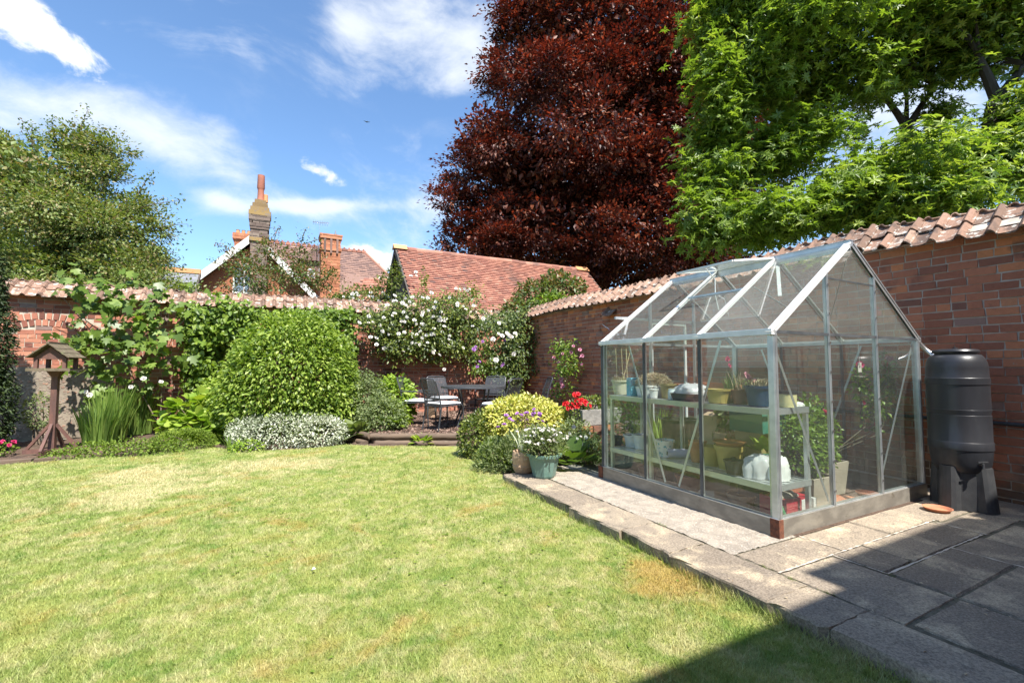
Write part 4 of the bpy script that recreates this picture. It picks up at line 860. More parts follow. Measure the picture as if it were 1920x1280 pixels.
# ------------------------------------------------------------------ things in the greenhouse
def pot(name, loc, r, h, mat, label, cat='pot', rim=.12, taper=.74, fill='soil', group=None, n=20, ph=0.):
    t = thing(name, loc, label, cat, group); x, y, z = loc
    MB().lathe([(0, 0.001), (r*taper, 0.001), (r*.96, h*(1-rim)), (r*1.06, h*(1-rim)), (r*1.08, h), (r*.97, h), (r*.92, h*.88), (0, h*.88)], (x, y, z), n, ph=ph).build('pot_body', G[mat], t, n > 10)
    if fill: MB().lathe([(r*.915, h*.885), (0, h*.90)], (x, y, z), n).build('compost', G[fill], t)
    return t
def tuft(name, c, n, h, spread, mat, label, cat, r0=.03, w=.006, bend=.5, seg=4, group=None, seed=1, parent=None, part=None, wid=None, kind=None):
    g = np.random.default_rng(seed); V = []; F = []; rn = []
    for i in range(n):
        a = g.uniform(0, 2*math.pi); rr = r0*math.sqrt(g.random()); b0 = np.array((c[0]+math.cos(a)*rr, c[1]+math.sin(a)*rr, c[2])); a2 = a+g.normal(0, .5)
        hh = h*g.uniform(.6, 1.05); sp_ = spread*g.uniform(.2, 1.1); side = np.array((-math.sin(a2+g.normal(0, .6)), math.cos(a2), 0)); q = len(V); rv = g.random()
        for k in range(seg+1):
            t = k/seg; p = b0+np.array((math.cos(a2)*sp_*t**(1+bend), math.sin(a2)*sp_*t**(1+bend), hh*(t-.25*bend*t*t))); ww = w*(1-t**2.2)*.98+w*.02
            V += [p-side*ww, p+side*ww]; rn += [rv]*2
        F += [(q+2*k, q+2*k+1, q+2*k+3, q+2*k+2) for k in range(seg)]
    if parent is not None: return mk(part, V, F, G[mat], parent, rnd=rn)
    o = mk(name, V, F, G[mat], rnd=rn); return T(o, label, cat, group, kind)
ux = lambda y, dx=.22: (SX0+dx, y, SZ)
lx = lambda y, dx=.22: (SX0+dx, y, .33)
def at(u, v, x=SX0+.2): return float(fx(u, v, x)[1])
pot('cream_pot', ux(at(1162, 745)), .105, .16, 'cream', 'cream plastic pot of dried cut stalks at the far end of the bench top')
tuft('dried_stalks', (SX0+.22, at(1162, 745), SZ+.14), 90, .08, .09, 'l_dry', 'dead straw coloured stalks in the cream pot at the end of the bench', 'dead plant', .09, .003, seed=3)
cn = thing('garden_canes', (SX0+.22, at(1162, 745), SZ+.1), 'thin yellow canes leaning in the far corner of the greenhouse', 'canes')
yc = at(1162, 745)
for dx, dy, dx2, dy2 in ((.03, 0, -.02, .22), (.05, -.05, .05, .1), (-.02, .04, -.1, .2), (.0, -.02, .12, .06)): MB().tube([(SX0+.22+dx, yc+dy, SZ+.12), (SX0+.22+dx2, min(yc+dy2, Y1-.03), EV-.06)], .004, 5).build('cane', G['straw'], cn)
bxo = bx('food_box', SX0+.12, SX0+.26, at(1190, 745)-.035, at(1190, 745)+.035, SZ, SZ+.19, G['blueprint']); T(bxo, 'upright blue and white printed carton beside the cream pot of stalks', 'carton')
pot('white_tub', ux(at(1222, 745), .16), .085, .12, 'white', 'white plastic tub under the heap of straw on the bench top', 'tub')
# straw heap: many stalks over a mound
g_ = np.random.default_rng(5); V = []; F = []; rn = []; cy_ = at(1228, 715, SX0+.3)
for i in range(1500):
    a = g_.uniform(0, 6.28); rr = math.sqrt(g_.random()); x = SX0+.28+.17*rr*math.cos(a); y = cy_+.21*rr*math.sin(a); z = SZ+.10+.14*math.sqrt(max(0, 1-rr*rr))*g_.uniform(.6, 1.05)
    d = np.array((g_.normal(), g_.normal(), g_.normal()*.35)); d /= np.linalg.norm(d); s_2 = np.array((-d[1], d[0], .3))*.0022; p = np.array((x, y, z)); l = g_.uniform(.03, .08); q = len(V)
    V += [p-d*l/2-s_2, p-d*l/2+s_2, p+d*l/2+s_2, p+d*l/2-s_2]; F += [(q, q+1, q+2, q+3)]; rn += [g_.random()]*4
hay = mk('straw_heap', V, F, G['l_dry'], rnd=rn); T(hay, 'rounded heap of dry straw bedding piled on the bench top', 'straw', kind='stuff')
bs = MB().lathe([(0, 0), (.15, 0), (.175, .1), (.12, .12), (0, .13)], (SX0+.28, cy_, SZ), 16, 1, 1.15).build('seed_tray', G['white'], None, True); T(bs, 'shallow white basin holding the straw heap', 'basin')
pot('olive_pot', ux(at(1250, 750)), .08, .14, 'olive', 'olive brown plastic pot on the bench top right of the straw heap')
pot('brown_pot', ux(at(1262, 738), .34), .08, .14, 'terracotta', 'terracotta pot behind the olive brown pot on the bench')
tt = thing('twine_reel', ux(at(1275, 738), .28), 'reel of purple twine lying on the bench top', 'twine reel')
MB().tube([(SX0+.28+.05*math.cos(a), at(1275, 738)+.045*math.sin(a), SZ+.09+.02*math.sin(2*a)) for a in np.linspace(0, 6.28, 18)], .018, 8).build('coil', G['purple'], tt, True); MB().lathe([(0, 0), (.045, 0), (.045, .075), (0, .075)], (SX0+.28, at(1275, 738), SZ), 12).build('spool', G['black'], tt)
t = thing('glass_jar', ux(at(1272, 752), .12), 'clear glass jar standing by the purple twine', 'jar'); MB().lathe([(0, 0), (.035, 0), (.04, .01), (.04, .075), (.032, .09), (.034, .1), (0, .1)], ux(at(1272, 752), .12), 14).build('jar_body', G['jar'], t, True)
def tray(name, x, y, z, w, l, h, mat, label, cat='tray', rz=0):
    t = thing(name, (x, y, z), label, cat); m = MB(); c = [(-w/2, -l/2), (w/2, -l/2), (w/2, l/2), (-w/2, l/2)]
    V = [(a*.86, b*.9, 0) for a, b in c]+[(a, b, h) for a, b in c]+[(a*1.05, b*1.03, h) for a, b in c]+[(a*.93, b*.95, h) for a, b in c]+[(a*.84, b*.88, .01) for a, b in c]
    F = [(3, 2, 1, 0)]+[(k*4+i, k*4+(i+1) % 4, k*4+4+(i+1) % 4, k*4+4+i) for k in range(4) for i in range(4)]+[(16, 17, 18, 19)]
    o = m.add([(x+a*math.cos(rz)-b*math.sin(rz), y+a*math.sin(rz)+b*math.cos(rz), z+c_) for a, b, c_ in V], F).build('tray_body', G[mat], t); return t
tray('seed_tray', SX0+.2, at(1300, 755), SZ, .3, .27, .065, 'black', 'black seed tray under the crumpled plastic bag on the bench')
def bag(name, c, rx, ry_, h, label, mat='bag', seed=2):
    g = np.random.default_rng(seed); nu_, nv_ = 26, 14; V = []
    for j in range(nv_+1):
        t = j/nv_; ph = t*math.pi*.5
        for i in range(nu_):
            a = 2*math.pi*i/nu_; rr = math.cos(ph)**.6*(1+.12*math.sin(3*a+seed+2*t)+.09*math.sin(7*a+5*t)+.05*math.sin(13*a-9*t)+g.normal(0, .02)); V.append((c[0]+rx*rr*math.cos(a), c[1]+ry_*rr*math.sin(a), c[2]+h*math.sin(ph)**.8*(1+g.normal(0, .04))))
    F = [(j*nu_+i, j*nu_+(i+1) % nu_, (j+1)*nu_+(i+1) % nu_, (j+1)*nu_+i) for j in range(nv_) for i in range(nu_)]
    return T(mk(name, V, F, G[mat], smooth=True), label, 'bag')
bag('plastic_bag', (SX0+.2, at(1296, 748), SZ+.05), .13, .16, .10, 'pale blue white plastic sheet crumpled on the black seed tray')
tray('window_trough', SX0+.38, at(1348, 728, SX0+.38), SZ+.03, .17, .36, .13, 'terracotta', 'long red terracotta coloured trough at the back of the bench', 'trough')
pot('mustard_bowl', ux(at(1357, 762), .14), .105, .12, 'mustard', 'wide mustard brown bowl near the front edge of the bench', 'bowl')
pot('brown_pot', ux(at(1386, 752), .22), .075, .12, 'brown', 'dark red brown pot of seedlings left of the blue pot')
tuft('seedling', (SX0+.22, at(1386, 752), SZ+.1), 22, .24, .1, 'l_dry', 'withered bare stems in the dark red brown pot', 'dead plant', .05, .0022, seed=8)
pot('blue_pot', ux(at(1428, 757), .16), .095, .16, 'navy', 'deep blue pot with dead plant trailing over its rim')
tuft('trailing_dead_plant', (SX0+.16, at(1428, 757), SZ+.16), 80, .10, .20, 'l_dry', 'pale dead plant flopping over the deep blue pot', 'dead plant', .08, .003, 1.6, 6, seed=9)
t = thing('yellow_tub', (GX+.30, GY+.13, SZ), 'pale yellow tub with dark rim at the gable end of the bench', 'tub'); MB().lathe([(0, 0), (.062, 0), (.066, .105), (0, .105)], (GX+.36, GY+.13, SZ), 18).build('tub_body', G['yellowtub'], t, True); MB().lathe([(.069, .1), (.070, .125), (.060, .125), (.06, .1)], (GX+.36, GY+.13, SZ), 18).build('rim', G['black'], t)
bag('crumpled_cloth', (GX+.47, GY+.14, SZ), .07, .05, .035, 'crumpled white cloth on the end corner of the bench', 'white', 4)
# lower shelf
pot('white_pot', lx(at(1183, 845)), .09, .13, 'white', 'white pot on the lower shelf, leftmost of the pair', n=18)
pot('white_pot', lx(at(1200, 850)), .09, .15, 'white', 'white pot with dark speckled mark on the lower shelf beside the first post', n=18)
pot('floral_pot', lx(at(1256, 868), .14), .085, .16, 'floral', 'white pot printed with blue green leaves on the lower shelf')
rl = thing('paper_roll', lx(at(1278, 866), .18), 'lilac roll lying on the lower shelf with its open end showing', 'roll'); yy = at(1274, 868)
MB().tube([(SX0+.10, yy+.05, .375), (SX0+.32, yy-.10, .375)], .042, 14).build('roll_body', G['lilac'], rl, True); MB().tube([(SX0+.094, yy+.054, .375), (SX0+.12, yy+.036, .375)], .018, 10).build('core', G['black'], rl)
for k in range(3): pot('stacked_pot', (SX0+.22, at(1306, 880), .33+.035*k), .075, .12, 'terracotta', ['terracotta pot at the bottom of the small stack on the lower shelf', 'terracotta pot in the middle of the small stack on the lower shelf', 'terracotta pot on top of the small stack on the lower shelf'][k], group='stack of terracotta pots', fill=None)
pot('mustard_pot', lx(at(1334, 886), .2), .085, .17, 'mustard', 'small mustard plastic pot left of the larger one on the lower shelf', rim=.25, fill=None)
pot('mustard_pot', lx(at(1366, 893), .22), .115, .20, 'mustard', 'larger mustard pot with orange rim on the lower shelf', rim=.2)
t = pot('orange_pot', (SX0+.22, at(1366, 893), .33+.185), .125, .048, 'orangebrown', 'orange brown bowl set in the larger mustard pot', 'bowl', fill=None)
tray('dark_tray', SX0+.25, at(1400, 905), .33, .26, .16, .12, 'black', 'dark tray of odd pots beside the white carrier bag', 'tray')
bag('carrier_bag', (SX0+.20, at(1425, 905), .33), .13, .10, .17, 'white plastic carrier bag slumped on the lower shelf', 'bag', 6)
bag('carrier_bag', (GX+.30, GY+.17, .33), .10, .06, .17, 'knotted white plastic bag at the gable end of the lower shelf', 'white', 7)
# upright things behind the bench
t = thing('teal_crate', (GX+.62, at(1412, 760, GX+.62), .0), 'dark teal green crate standing on boxes behind the bench', 'crate')
y0 = at(1410, 790, GX+.66); bx('crate_body', GX+.54, GX+.86, y0-.18, y0+.14, .62, .86, G['teal'], t); bx('crate_rim', GX+.53, GX+.87, y0-.19, y0+.15, .861, .885, G['teal'], t); bx('support_box', GX+.56, GX+.84, y0-.15, y0+.10, .0, .619, G['olive'], t)
t = thing('paper_sack', (GX+.6, at(1330, 820, GX+.6), 0), 'tall brown paper sack leaning behind the bench', 'sack'); y0 = at(1333, 820, GX+.62)
MB().add([(GX+.55, y0-.14, 0), (GX+.8, y0-.14, 0), (GX+.8, y0+.14, 0), (GX+.55, y0+.14, 0), (GX+.58, y0-.10, .72), (GX+.66, y0-.10, .75), (GX+.66, y0+.06, .75), (GX+.58, y0+.06, .72)], [(3, 2, 1, 0), (4, 5, 6, 7), (0, 1, 5, 4), (1, 2, 6, 5), (2, 3, 7, 6), (3, 0, 4, 7)]).build('sack_body', G['paper'], t)
t = thing('dark_bin', (GX+.65, at(1285, 830, GX+.65), 0), 'dark bin behind the bench left of the paper sack', 'bin'); MB().lathe([(0, 0), (.15, 0), (.19, .62), (.2, .64), (.17, .64), (.15, .1), (0, .1)], (GX+.68, at(1275, 820, GX+.68), 0), 18).build('bin_body', G['black'], t, True)
yp = at(1362, 880, GX+.62)
pot('terracotta_pot', (GX+.62, yp, .42), .10, .16, 'terrapale', 'pale terracotta pot of a drooping plant on a stand behind the bench')
bx_ = bx('wooden_stool', GX+.50, GX+.74, yp-.12, yp+.12, 0, .419, G['paper']); T(bx_, 'brown box raising the drooping plant behind the bench', 'box')
# floor on the gable side
y2 = GY+.25
t = thing('terracotta_trough_stack', (GX+.46, y2, 0), 'red and white printed bag lying on the floor by the gable glass', 'bag'); bx('bag_body', GX+.34, GX+.64, y2-.10, y2+.12, 0, .17, G['red'], t); bx('label_panel', GX+.66, GX+.70, y2-.12, y2+.10, 0.001, .15, G['white'], t)
MB().box(GX+.53, GX+.70, y2-.1035, y2-.1005, .02, .15).build('printed_panel', G['white'], t)
tray('clay_tray', GX+.62, y2+.06, .175, .26, .17, .04, 'terracotta', 'shallow terracotta tray on the printed bag')
bag('cobble', (GX+.44, y2-.02, .17), .13, .07, .04, 'flat pale stone resting on the printed bag', 'concrete', 5)['category'] = 'stone'
t = thing('garden_trowel', (GX+.2, GY+.08, .1), 'trowel with bright green handle leaning inside the gable corner', 'trowel'); MB().tube([(GX+.13, GY+.10, .26), (GX+.24, GY+.09, .04)], [.012, .018], 8).build('trowel_handle', G['greenhandle'], t, True); MB().bar((GX+.24, GY+.09, .04), (GX+.28, GY+.09, -.0), .04, .008).build('blade', G['chrome'], t)
pot('teal_pot', (GX+.50, GY+.42, .33), .09, .12, 'teal', 'dark green pot of broad leaved hosta inside the gable'); 
t_ = bx('plant_stand', GX+.36, GX+.62, GY+.34, GY+.58, 0, .329, G['black']); T(t_, 'low black crate under the hosta pot', 'crate')
pot('red_pot', (GX+.36, GY+.36, .33), .06, .10, 'red', 'small red pot left of the hosta')
pot('seedling_pot', (GX+.62, GY+.40, .22), .05, .09, 'terracotta', 'small terracotta pot of bare seedlings right of the hosta'); 
T(bx('wood_block', GX+.55+.08, GX+.8, GY+.34, GY+.5, 0, .215, G['paper']), 'brown block under the small seedling pot', 'block')
tuft('bare_seedlings', (GX+.62, GY+.40, .29), 26, .15, .048, 'l_dry', 'thin dry seedlings in the small pot near the hosta', 'seedlings', .04, .0015, seed=12)
def sqpot(loc, w, h, mat, label):
    t = thing('square_planter', loc, label, 'planter'); x, y, z = loc; a, b = w*.42, w*.5
    MB().add([(x-a, y-a, z), (x+a, y-a, z), (x+a, y+a, z), (x-a, y+a, z), (x-b, y-b, z+h), (x+b, y-b, z+h), (x+b, y+b, z+h), (x-b, y+b, z+h), (x-b*.9, y-b*.9, z+h), (x+b*.9, y-b*.9, z+h), (x+b*.9, y+b*.9, z+h), (x-b*.9, y+b*.9, z+h), (x-b*.9, y-b*.9, z+h-.03), (x+b*.9, y-b*.9, z+h-.03), (x+b*.9, y+b*.9, z+h-.03), (x-b*.9, y+b*.9, z+h-.03)],
             [(3, 2, 1, 0)]+[(k*4+i, k*4+(i+1) % 4, k*4+4+(i+1) % 4, k*4+4+i) for k in range(3) for i in range(4)]).build('planter_body', G[mat], t)
    MB().box(x-b*.89, x+b*.89, y-b*.89, y+b*.89, z+h-.035, z+h-.028).build('compost', G['soil'], t); return t
ps1 = (GX+1.06, GY+.42, 0); ps2 = (GX+1.50, GY+.55, 0)
sqpot(ps1, .34, .24, 'beige', 'square beige planter holding the rose bush inside the gable'); sqpot(ps2, .36, .30, 'beige', 'taller square planter right of the rose bush planter')
T(MB().lathe([(0, 0), (.12, 0), (.15, .03), (.14, .03), (.11, .012), (0, .012)], (GX+1.32, GY+.22, 0), 20).build('plant_saucer', G['terracotta'], None, True), 'flat terracotta saucer on the floor inside the gable', 'saucer')
cd = thing('plant_label', fy(1612, 690, GY+.10), 'small cream card label hanging inside the gable glass', 'label card'); p = fy(1612, 690, GY+.10)
MB().box(p[0]-.028, p[0]+.028, p[1]-.001, p[1]+.001, p[2]-.035, p[2]+.025).lathe([(0, -.001), (.014, -.001), (.014, .03), (0, .03)], (p[0], p[1], p[2]+.02), 8).build('card', G['pinkcard'], cd); MB().tube([(p[0], p[1], p[2]+.05), (p[0]-.01, p[1], EV-.05)], .001, 4).build('string', G['white'], cd)
T(MB().add([(GX+.10, GY+.62, 0), (GX+.36, GY+.55, 0), (GX+.40, GY+.85, 0), (GX+.08, GY+.84, 0), (GX+.17, GY+.66, .14), (GX+.33, GY+.62, .10), (GX+.34, GY+.80, .05), (GX+.15, GY+.80, .12)], [(3, 2, 1, 0), (4, 5, 6, 7), (0, 1, 5, 4), (1, 2, 6, 5), (2, 3, 7, 6), (3, 0, 4, 7)]).build('crumpled_sack', G['paper']), 'crumpled brown paper bag on the floor under the bench', 'bag')

# ------------------------------------------------------------------ water butt
BXc, BYc = 5.25, 1.735
wb = thing('water_butt', (BXc, BYc, 0), 'tall black ribbed plastic water butt with lid and tap', 'water butt')
f = 1.17
pr = [(0, .315), (.16, .315), (.175, .33), (.19, .38), (.198, .44), (.203, .497), (.203, .499), (.208, .501), (.2085, .560), (.204, .567), (.203, .569), (.203, .785), (.203, .787), (.198, .790), (.198, .800), (.206, .832), (.206, .834), (.203, .836), (.202, 1.040), (.202, 1.042), (.207, 1.045), (.207, 1.097), (.203, 1.100), (.201, 1.104), (.200, 1.18), (.194, 1.23), (.180, 1.27), (.160, 1.295), (.14, 1.30)]
MB().lathe(pr, (BXc, BYc, 0), 48).build('barrel', G['butt'], wb, True)
MB().lathe([(.135, 1.297), (.137, 1.308), (.152, 1.310), (.156, 1.326), (.148, 1.340), (.10, 1.348), (.02, 1.350), (.018, 1.358), (0, 1.358)], (BXc, BYc, 0), 40).build('lid', G['butt'], wb, True)
tp = np.array((BXc-.12, BYc-.150, .40)); tap = MB().tube([tp+(.02, .02, 0), tp+(-.012, -.03, 0)], .012, 8).tube([tp+(-.012, -.03, .005), tp+(-.014, -.032, -.035)], .009, 8).bar(tp+(-.045, -.01, .02), tp+(.03, -.045, .02), .012, .008).lathe([(0, 0), (.026, 0), (.026, .006), (0, .006)], tuple(tp+(.015, .02, -.004)), 10)
tap.build('tap', G['stand'], wb, True)
sd_ = thing('butt_stand', (BXc, BYc, 0), 'black moulded plastic stand with splayed feet under the water butt', 'stand')
nn = 48; V = []
for (z, r, amp) in ((0, .182, .020), (.05, .180, .018), (.33, .168, .010), (.36, .168, .008), (.36, .155, .0), (.31, .14, 0)):
    for k in range(nn):
        a = 2*math.pi*k/nn; sq = 1/max(abs(math.cos(a-.61)), abs(math.sin(a-.61))); lob = 1 if math.cos(4*(a-.61)+math.pi) > .1 else -1
        V.append((BXc+(r*min(sq, 1.22)*.93+amp*lob)*math.cos(a), BYc+(r*min(sq, 1.22)*.93+amp*lob)*math.sin(a), z))
MB().add(V, [(i*nn+k, i*nn+(k+1) % nn, (i+1)*nn+(k+1) % nn, (i+1)*nn+k) for i in range(5) for k in range(nn)]).build('stand_body', G['stand'], sd_)
sau = gz(1758, 957, .0); T(MB().lathe([(0, .002), (.075, .002), (.098, .028), (.093, .029), (.072, .009), (0, .009)], (sau[0], sau[1], .0), 28).build('saucer', G['terracotta'], None, True), 'round terracotta saucer on the paving in front of the water butt', 'saucer')

# ------------------------------------------------------------------ bird table
B = gz(97, 848, BED); bx_, by_ = float(B[0]), float(B[1])
bt = thing('bird_table', (bx_, by_, BED), 'reddish wooden bird table with pitched board roof on a braced post', 'bird table', rz=R(-10))
tw, rw = G['table_wood'], G['roof_wood']
MB().box(-.045, .045, -.045, .045, 0, 1.28).build('post', tw, bt, off=False)
cr = MB(); MB().box(-.40, .40, -.035, .035, .0, .06).build('foot', tw, bt, off=False); MB().box(-.03, .03, -.40, .40, .001, .061).build('foot', tw, bt, off=False)
for dx, dy in ((1, 0), (-1, 0), (0, 1), (0, -1)): MB().bar((dx*.36, dy*.36, .06), (dx*.045, dy*.045, .44), .045, .04).build('brace', tw, bt, off=False)
MB().add([(-.05, -.05, 1.19), (.05, -.05, 1.19), (.05, .05, 1.19), (-.05, .05, 1.19), (-.10, -.10, 1.28), (.10, -.10, 1.28), (.10, .10, 1.28), (-.10, .10, 1.28)], [(3, 2, 1, 0), (0, 1, 5, 4), (1, 2, 6, 5), (2, 3, 7, 6), (3, 0, 4, 7)]).build('bracket', tw, bt, off=False)
MB().box(-.31, .31, -.25, .25, 1.285, 1.305).box(-.31, .31, -.265, -.251, 1.28, 1.325).box(-.31, .31, .251, .265, 1.28, 1.325).build('tray', rw, bt, off=False)
for x in (-.2, .2):
    for y in (-.19, .19): MB().box(x-.028, x+.028, y-.028, y+.028, 1.306, 1.47).build('corner_post', tw, bt, off=False)
for y in (-.21, .19): MB().add([(-.25, y, 1.465), (.25, y, 1.465), (0, y, 1.66), (-.25, y+.02, 1.465), (.25, y+.02, 1.465), (0, y+.02, 1.66)], [(0, 1, 2), (5, 4, 3), (0, 3, 4, 1), (1, 4, 5, 2), (2, 5, 3, 0)]).build('gable_board', tw, bt, off=False)
for s in (-1, 1):
    for k in range(3):
        a0 = .0+k*.115; d = Vector((s*.80, 0, -.60)); nrm2 = Vector((s*.60, 0, .80)); p = Vector((0, 0, 1.70))+d*(a0+.065)+nrm2*(.008+.004*(3-k) if False else .012-.0*k)
        MB().bar(p+Vector((0, -.30, 0)), p+Vector((0, .30, 0)), .016, .125, nrm2) if False else None
        c0 = Vector((0, 0, 1.695))+d*a0+nrm2*.018; c1_ = Vector((0, 0, 1.695))+d*(a0+.135)+nrm2*.026
        V = [];
        for y in (-.31, .31): V += [c0+Vector((0, y, 0)), c1_+Vector((0, y, 0)), c1_-nrm2*.016+Vector((0, y, 0)), c0-nrm2*.016+Vector((0, y, 0))]
        MB().add(V, [(0, 1, 2, 3), (7, 6, 5, 4), (0, 4, 5, 1), (1, 5, 6, 2), (2, 6, 7, 3), (3, 7, 4, 0)]).build('roof_board', rw, bt, off=False)
MB().box(-.02, .02, -.315, .315, 1.70, 1.735).build('ridge_cap', rw, bt, off=False)
bt.scale = (.80, .80, .935); bt.rotation_euler = (0, 0, R(-6))

# ------------------------------------------------------------------ raised terrace, logs, furniture
tp_ = [(1.48, 7.84), (2.86, 7.13), (4.2, 6.9), (5.76, 6.8), (5.76, 11.0), (1.6, 11.0), (1.25, 9.2)]
m = MB(); n = len(tp_); m.add([(x, y, TER) for x, y in tp_]+[(x, y, -.2) for x, y in tp_], [tuple(range(n))]+[(i, n+i, n+(i+1) % n, (i+1) % n) for i in range(n)]); T(m.build('terrace_soil', G['soil']), kind='structure')
P = rng.uniform((1.2, 7.0), (5.8, 11), (16000, 2)); P = P[inpoly(P, tp_)]; n = len(P); a = rng.uniform(0, 6.28, n); l = rng.uniform(.012, .035, n); w = rng.uniform(.004, .012, n); t_ = rng.normal(0, .25, n)
d = np.stack([np.cos(a), np.sin(a), t_], 1)*l[:, None]; s = np.stack([-np.sin(a), np.cos(a), rng.normal(0, .4, n)], 1)*w[:, None]; c = np.concatenate([P, (TER+.006+rng.random((n, 1))*.014)], 1)
V = np.stack([c-d-s*.6, c-d*.2+s, c+d+s*.5, c+d*.3-s], 1).reshape(-1, 3); T(mk('bark_chips', V, np.arange(4*n).reshape(n, 4), G['chips'], rnd=np.repeat(rng.random(n), 4)), 'brown bark chippings spread under the garden table', 'bark chips', kind='stuff')
def log(p, q, r, label, cat='log'):
    p = Vector(p); q = Vector(q); k = 14; pts = [p+(q-p)*i/k+Vector((0, 0, random.uniform(-.004, .004))) for i in range(k+1)]
    t = thing('log_edging', (p+q)/2, label, cat, 'timber edging round the terrace'); o = MB().tube(pts, [r*random.uniform(.95, 1.04) for _ in pts], 14).build('log', G['log'], t, True); return t
log((1.44, 7.88, .03), (2.92, 7.11, .03), .052, 'upper round log along the front of the terrace')
log((1.50, 7.78, -.075), (2.90, 7.055, -.075), .048, 'lower log half sunk in the lawn below the terrace edge')
log((1.43, 7.90, .03), (1.10, 8.75, .03), .052, 'log running back along the left side of the terrace')
log((1.36, 7.90, -.075), (1.02, 8.75, -.075), .048, 'lower log at the left side of the terrace by the hosta')
# stone edging near the bird table
for i, (u0, u1) in enumerate(((-40, 62), (64, 140))):
    a = gz(u0, 871-i*6, BED); b = gz(u1, 864-i*6, BED); t = thing('timber_edging', a, ['long low weathered timber edging the bed at the far left', 'short timber edging right below the bird table'][i], 'edging'); 
    MB().bar(a+np.array((0, 0, 0)), b+np.array((0, 0, .0)), .11, .07).build('timber', G['log'], t)

cm = G['chairmetal']
def chair(arms=False, label='', loc=(0, 0), face=0.):
    t = thing('garden_chair', (0, 0, 0), label, 'chair', 'metal garden chairs round the table')
    r = .0125; W2, D0, D1 = .235, -.24, .24
    pts = [(-W2, D0-.06, 0), (-W2, D0, .40), (-W2+.01, D0-.05, .66), (-W2+.015, D0-.13, .87), (-W2+.05, D0-.14, .90), (0, D0-.145, .905), (W2-.05, D0-.14, .90), (W2-.015, D0-.13, .87), (W2-.01, D0-.05, .66), (W2, D0, .40), (W2, D0-.06, 0)]
    MB().tube(pts, r, 8).build('back_frame', cm, t, True, off=False)
    for s_ in (-1, 1): MB().tube([(s_*W2, D1+.03, 0), (s_*W2, D1, .40), (s_*W2, D1-.02, .425)], r, 8).build('front_leg', cm, t, True, off=False)
    MB().tube([(-W2, D0, .42), (-W2, D1-.03, .44), (-W2+.04, D1+.01, .44), (W2-.04, D1+.01, .44), (W2, D1-.03, .44), (W2, D0, .42), (-W2, D0, .42)], r*.9, 8).build('seat_frame', cm, t, True, off=False)
    V = []
    for i in range(8):
        f_ = i/7; z = .50+.38*f_; y = D0-.01-.12*f_**1.3
        V += [(-W2+.012, y, z), (W2-.012, y, z)]
    MB().add(V, [(2*i, 2*i+1, 2*i+3, 2*i+2) for i in range(7)]).build('back_mesh', G['mesh'], t, off=False)
    for z in (.50, .545): MB().tube([(-W2, D0-.008, z), (W2, D0-.008, z)], .006, 6).build('back_rail', cm, t, off=False)
    MB().box(-W2+.01, W2-.01, D0+.01, D1-.01, .428, .432).build('seat_mesh', G['mesh'], t, off=False)
    if arms:
        for s_ in (-1, 1): MB().tube([(s_*W2, D0-.04, .64), (s_*(W2+.015), D0+.10, .645), (s_*(W2+.015), D1-.06, .64), (s_*(W2+.01), D1-.0, .60), (s_*W2, D1, .42)], r*.95, 8).build('armrest', cm, t, True, off=False)
    t.location = (loc[0], loc[1], TER+.012); t.rotation_euler = (0, 0, face); return t
TC = (3.38, 8.12)
chs = [((2.72, 7.90), False, 'grey metal chair nearest the lawn with pale cushion'), ((2.50, 8.75), True, 'grey armchair at the far left of the table near the green shrub'), ((3.18, 9.25), False, 'pale backed chair behind the table against the brick wall'),
       ((3.55, 7.36), False, 'grey mesh chair right of the table behind the golden shrub'), ((4.02, 8.75), True, 'grey chair behind the table at its right side by the roses'), ((4.45, 7.75), False, 'chair at the far right showing only the edge of its back')]
for i, ((x, y), arms, lab) in enumerate(chs):
    fa = math.atan2(TC[1]-y, TC[0]-x)-math.pi/2
    if i == 3: fa += .35
    chair(arms, lab, (x, y), fa)
    if i < 4:
        cu = thing('seat_cushion', (x, y, TER+.012+.446), ['pale cushion on the chair nearest the lawn', 'pale cushion on the left armchair', 'pale cushion on the chair behind the table', 'pale cushion on the chair behind the golden shrub'][i], 'cushion', 'pale seat cushions', fa)
        V = []; k = 9
        for z, ins, in ((0, .015), (.016, 0), (.034, .012), (.040, .04)):
            for (a, b) in [(-1, -1), (0, -1), (1, -1), (1, 0), (1, 1), (0, 1), (-1, 1), (-1, 0)]: V.append((a*(.215-ins), b*(.215-ins), z+(.004*random.random())))
        MB().add(V, [(j*8+q_, j*8+(q_+1) % 8, (j+1)*8+(q_+1) % 8, (j+1)*8+q_) for j in range(3) for q_ in range(8)]+[tuple(24+q_ for q_ in range(8))]).build('pad', G['cushion'], cu, off=False)
tb = thing('garden_table', (TC[0], TC[1], TER), 'round dark grey metal garden table on slender legs', 'table')
MB().lathe([(0, .735), (.60, .735), (.60, .715), (.62, .715), (.625, .725), (.62, .752), (.60, .755), (0, .753)], (*TC, TER+.01), 48).build('table_top', cm, tb, False)
for k in range(4):
    a = .5+k*math.pi/2; MB().tube([(TC[0]+.47*math.cos(a), TC[1]+.47*math.sin(a), TER), (TC[0]+.30*math.cos(a), TC[1]+.30*math.sin(a), TER+.35), (TC[0]+.38*math.cos(a), TC[1]+.38*math.sin(a), TER+.73)], .016, 8).build('leg', cm, tb, True)
MB().tube([(TC[0]+.30*math.cos(a), TC[1]+.30*math.sin(a), TER+.36) for a in np.linspace(0, 6.283, 24)], .010, 6).build('leg_ring', cm, tb, True)
# potted umbrella base / pale pot under the table
pot('clay_pot', (3.1, 9.9, TER), .16, .28, 'terrapale', 'pale clay pot on the bark behind the chairs', n=20)

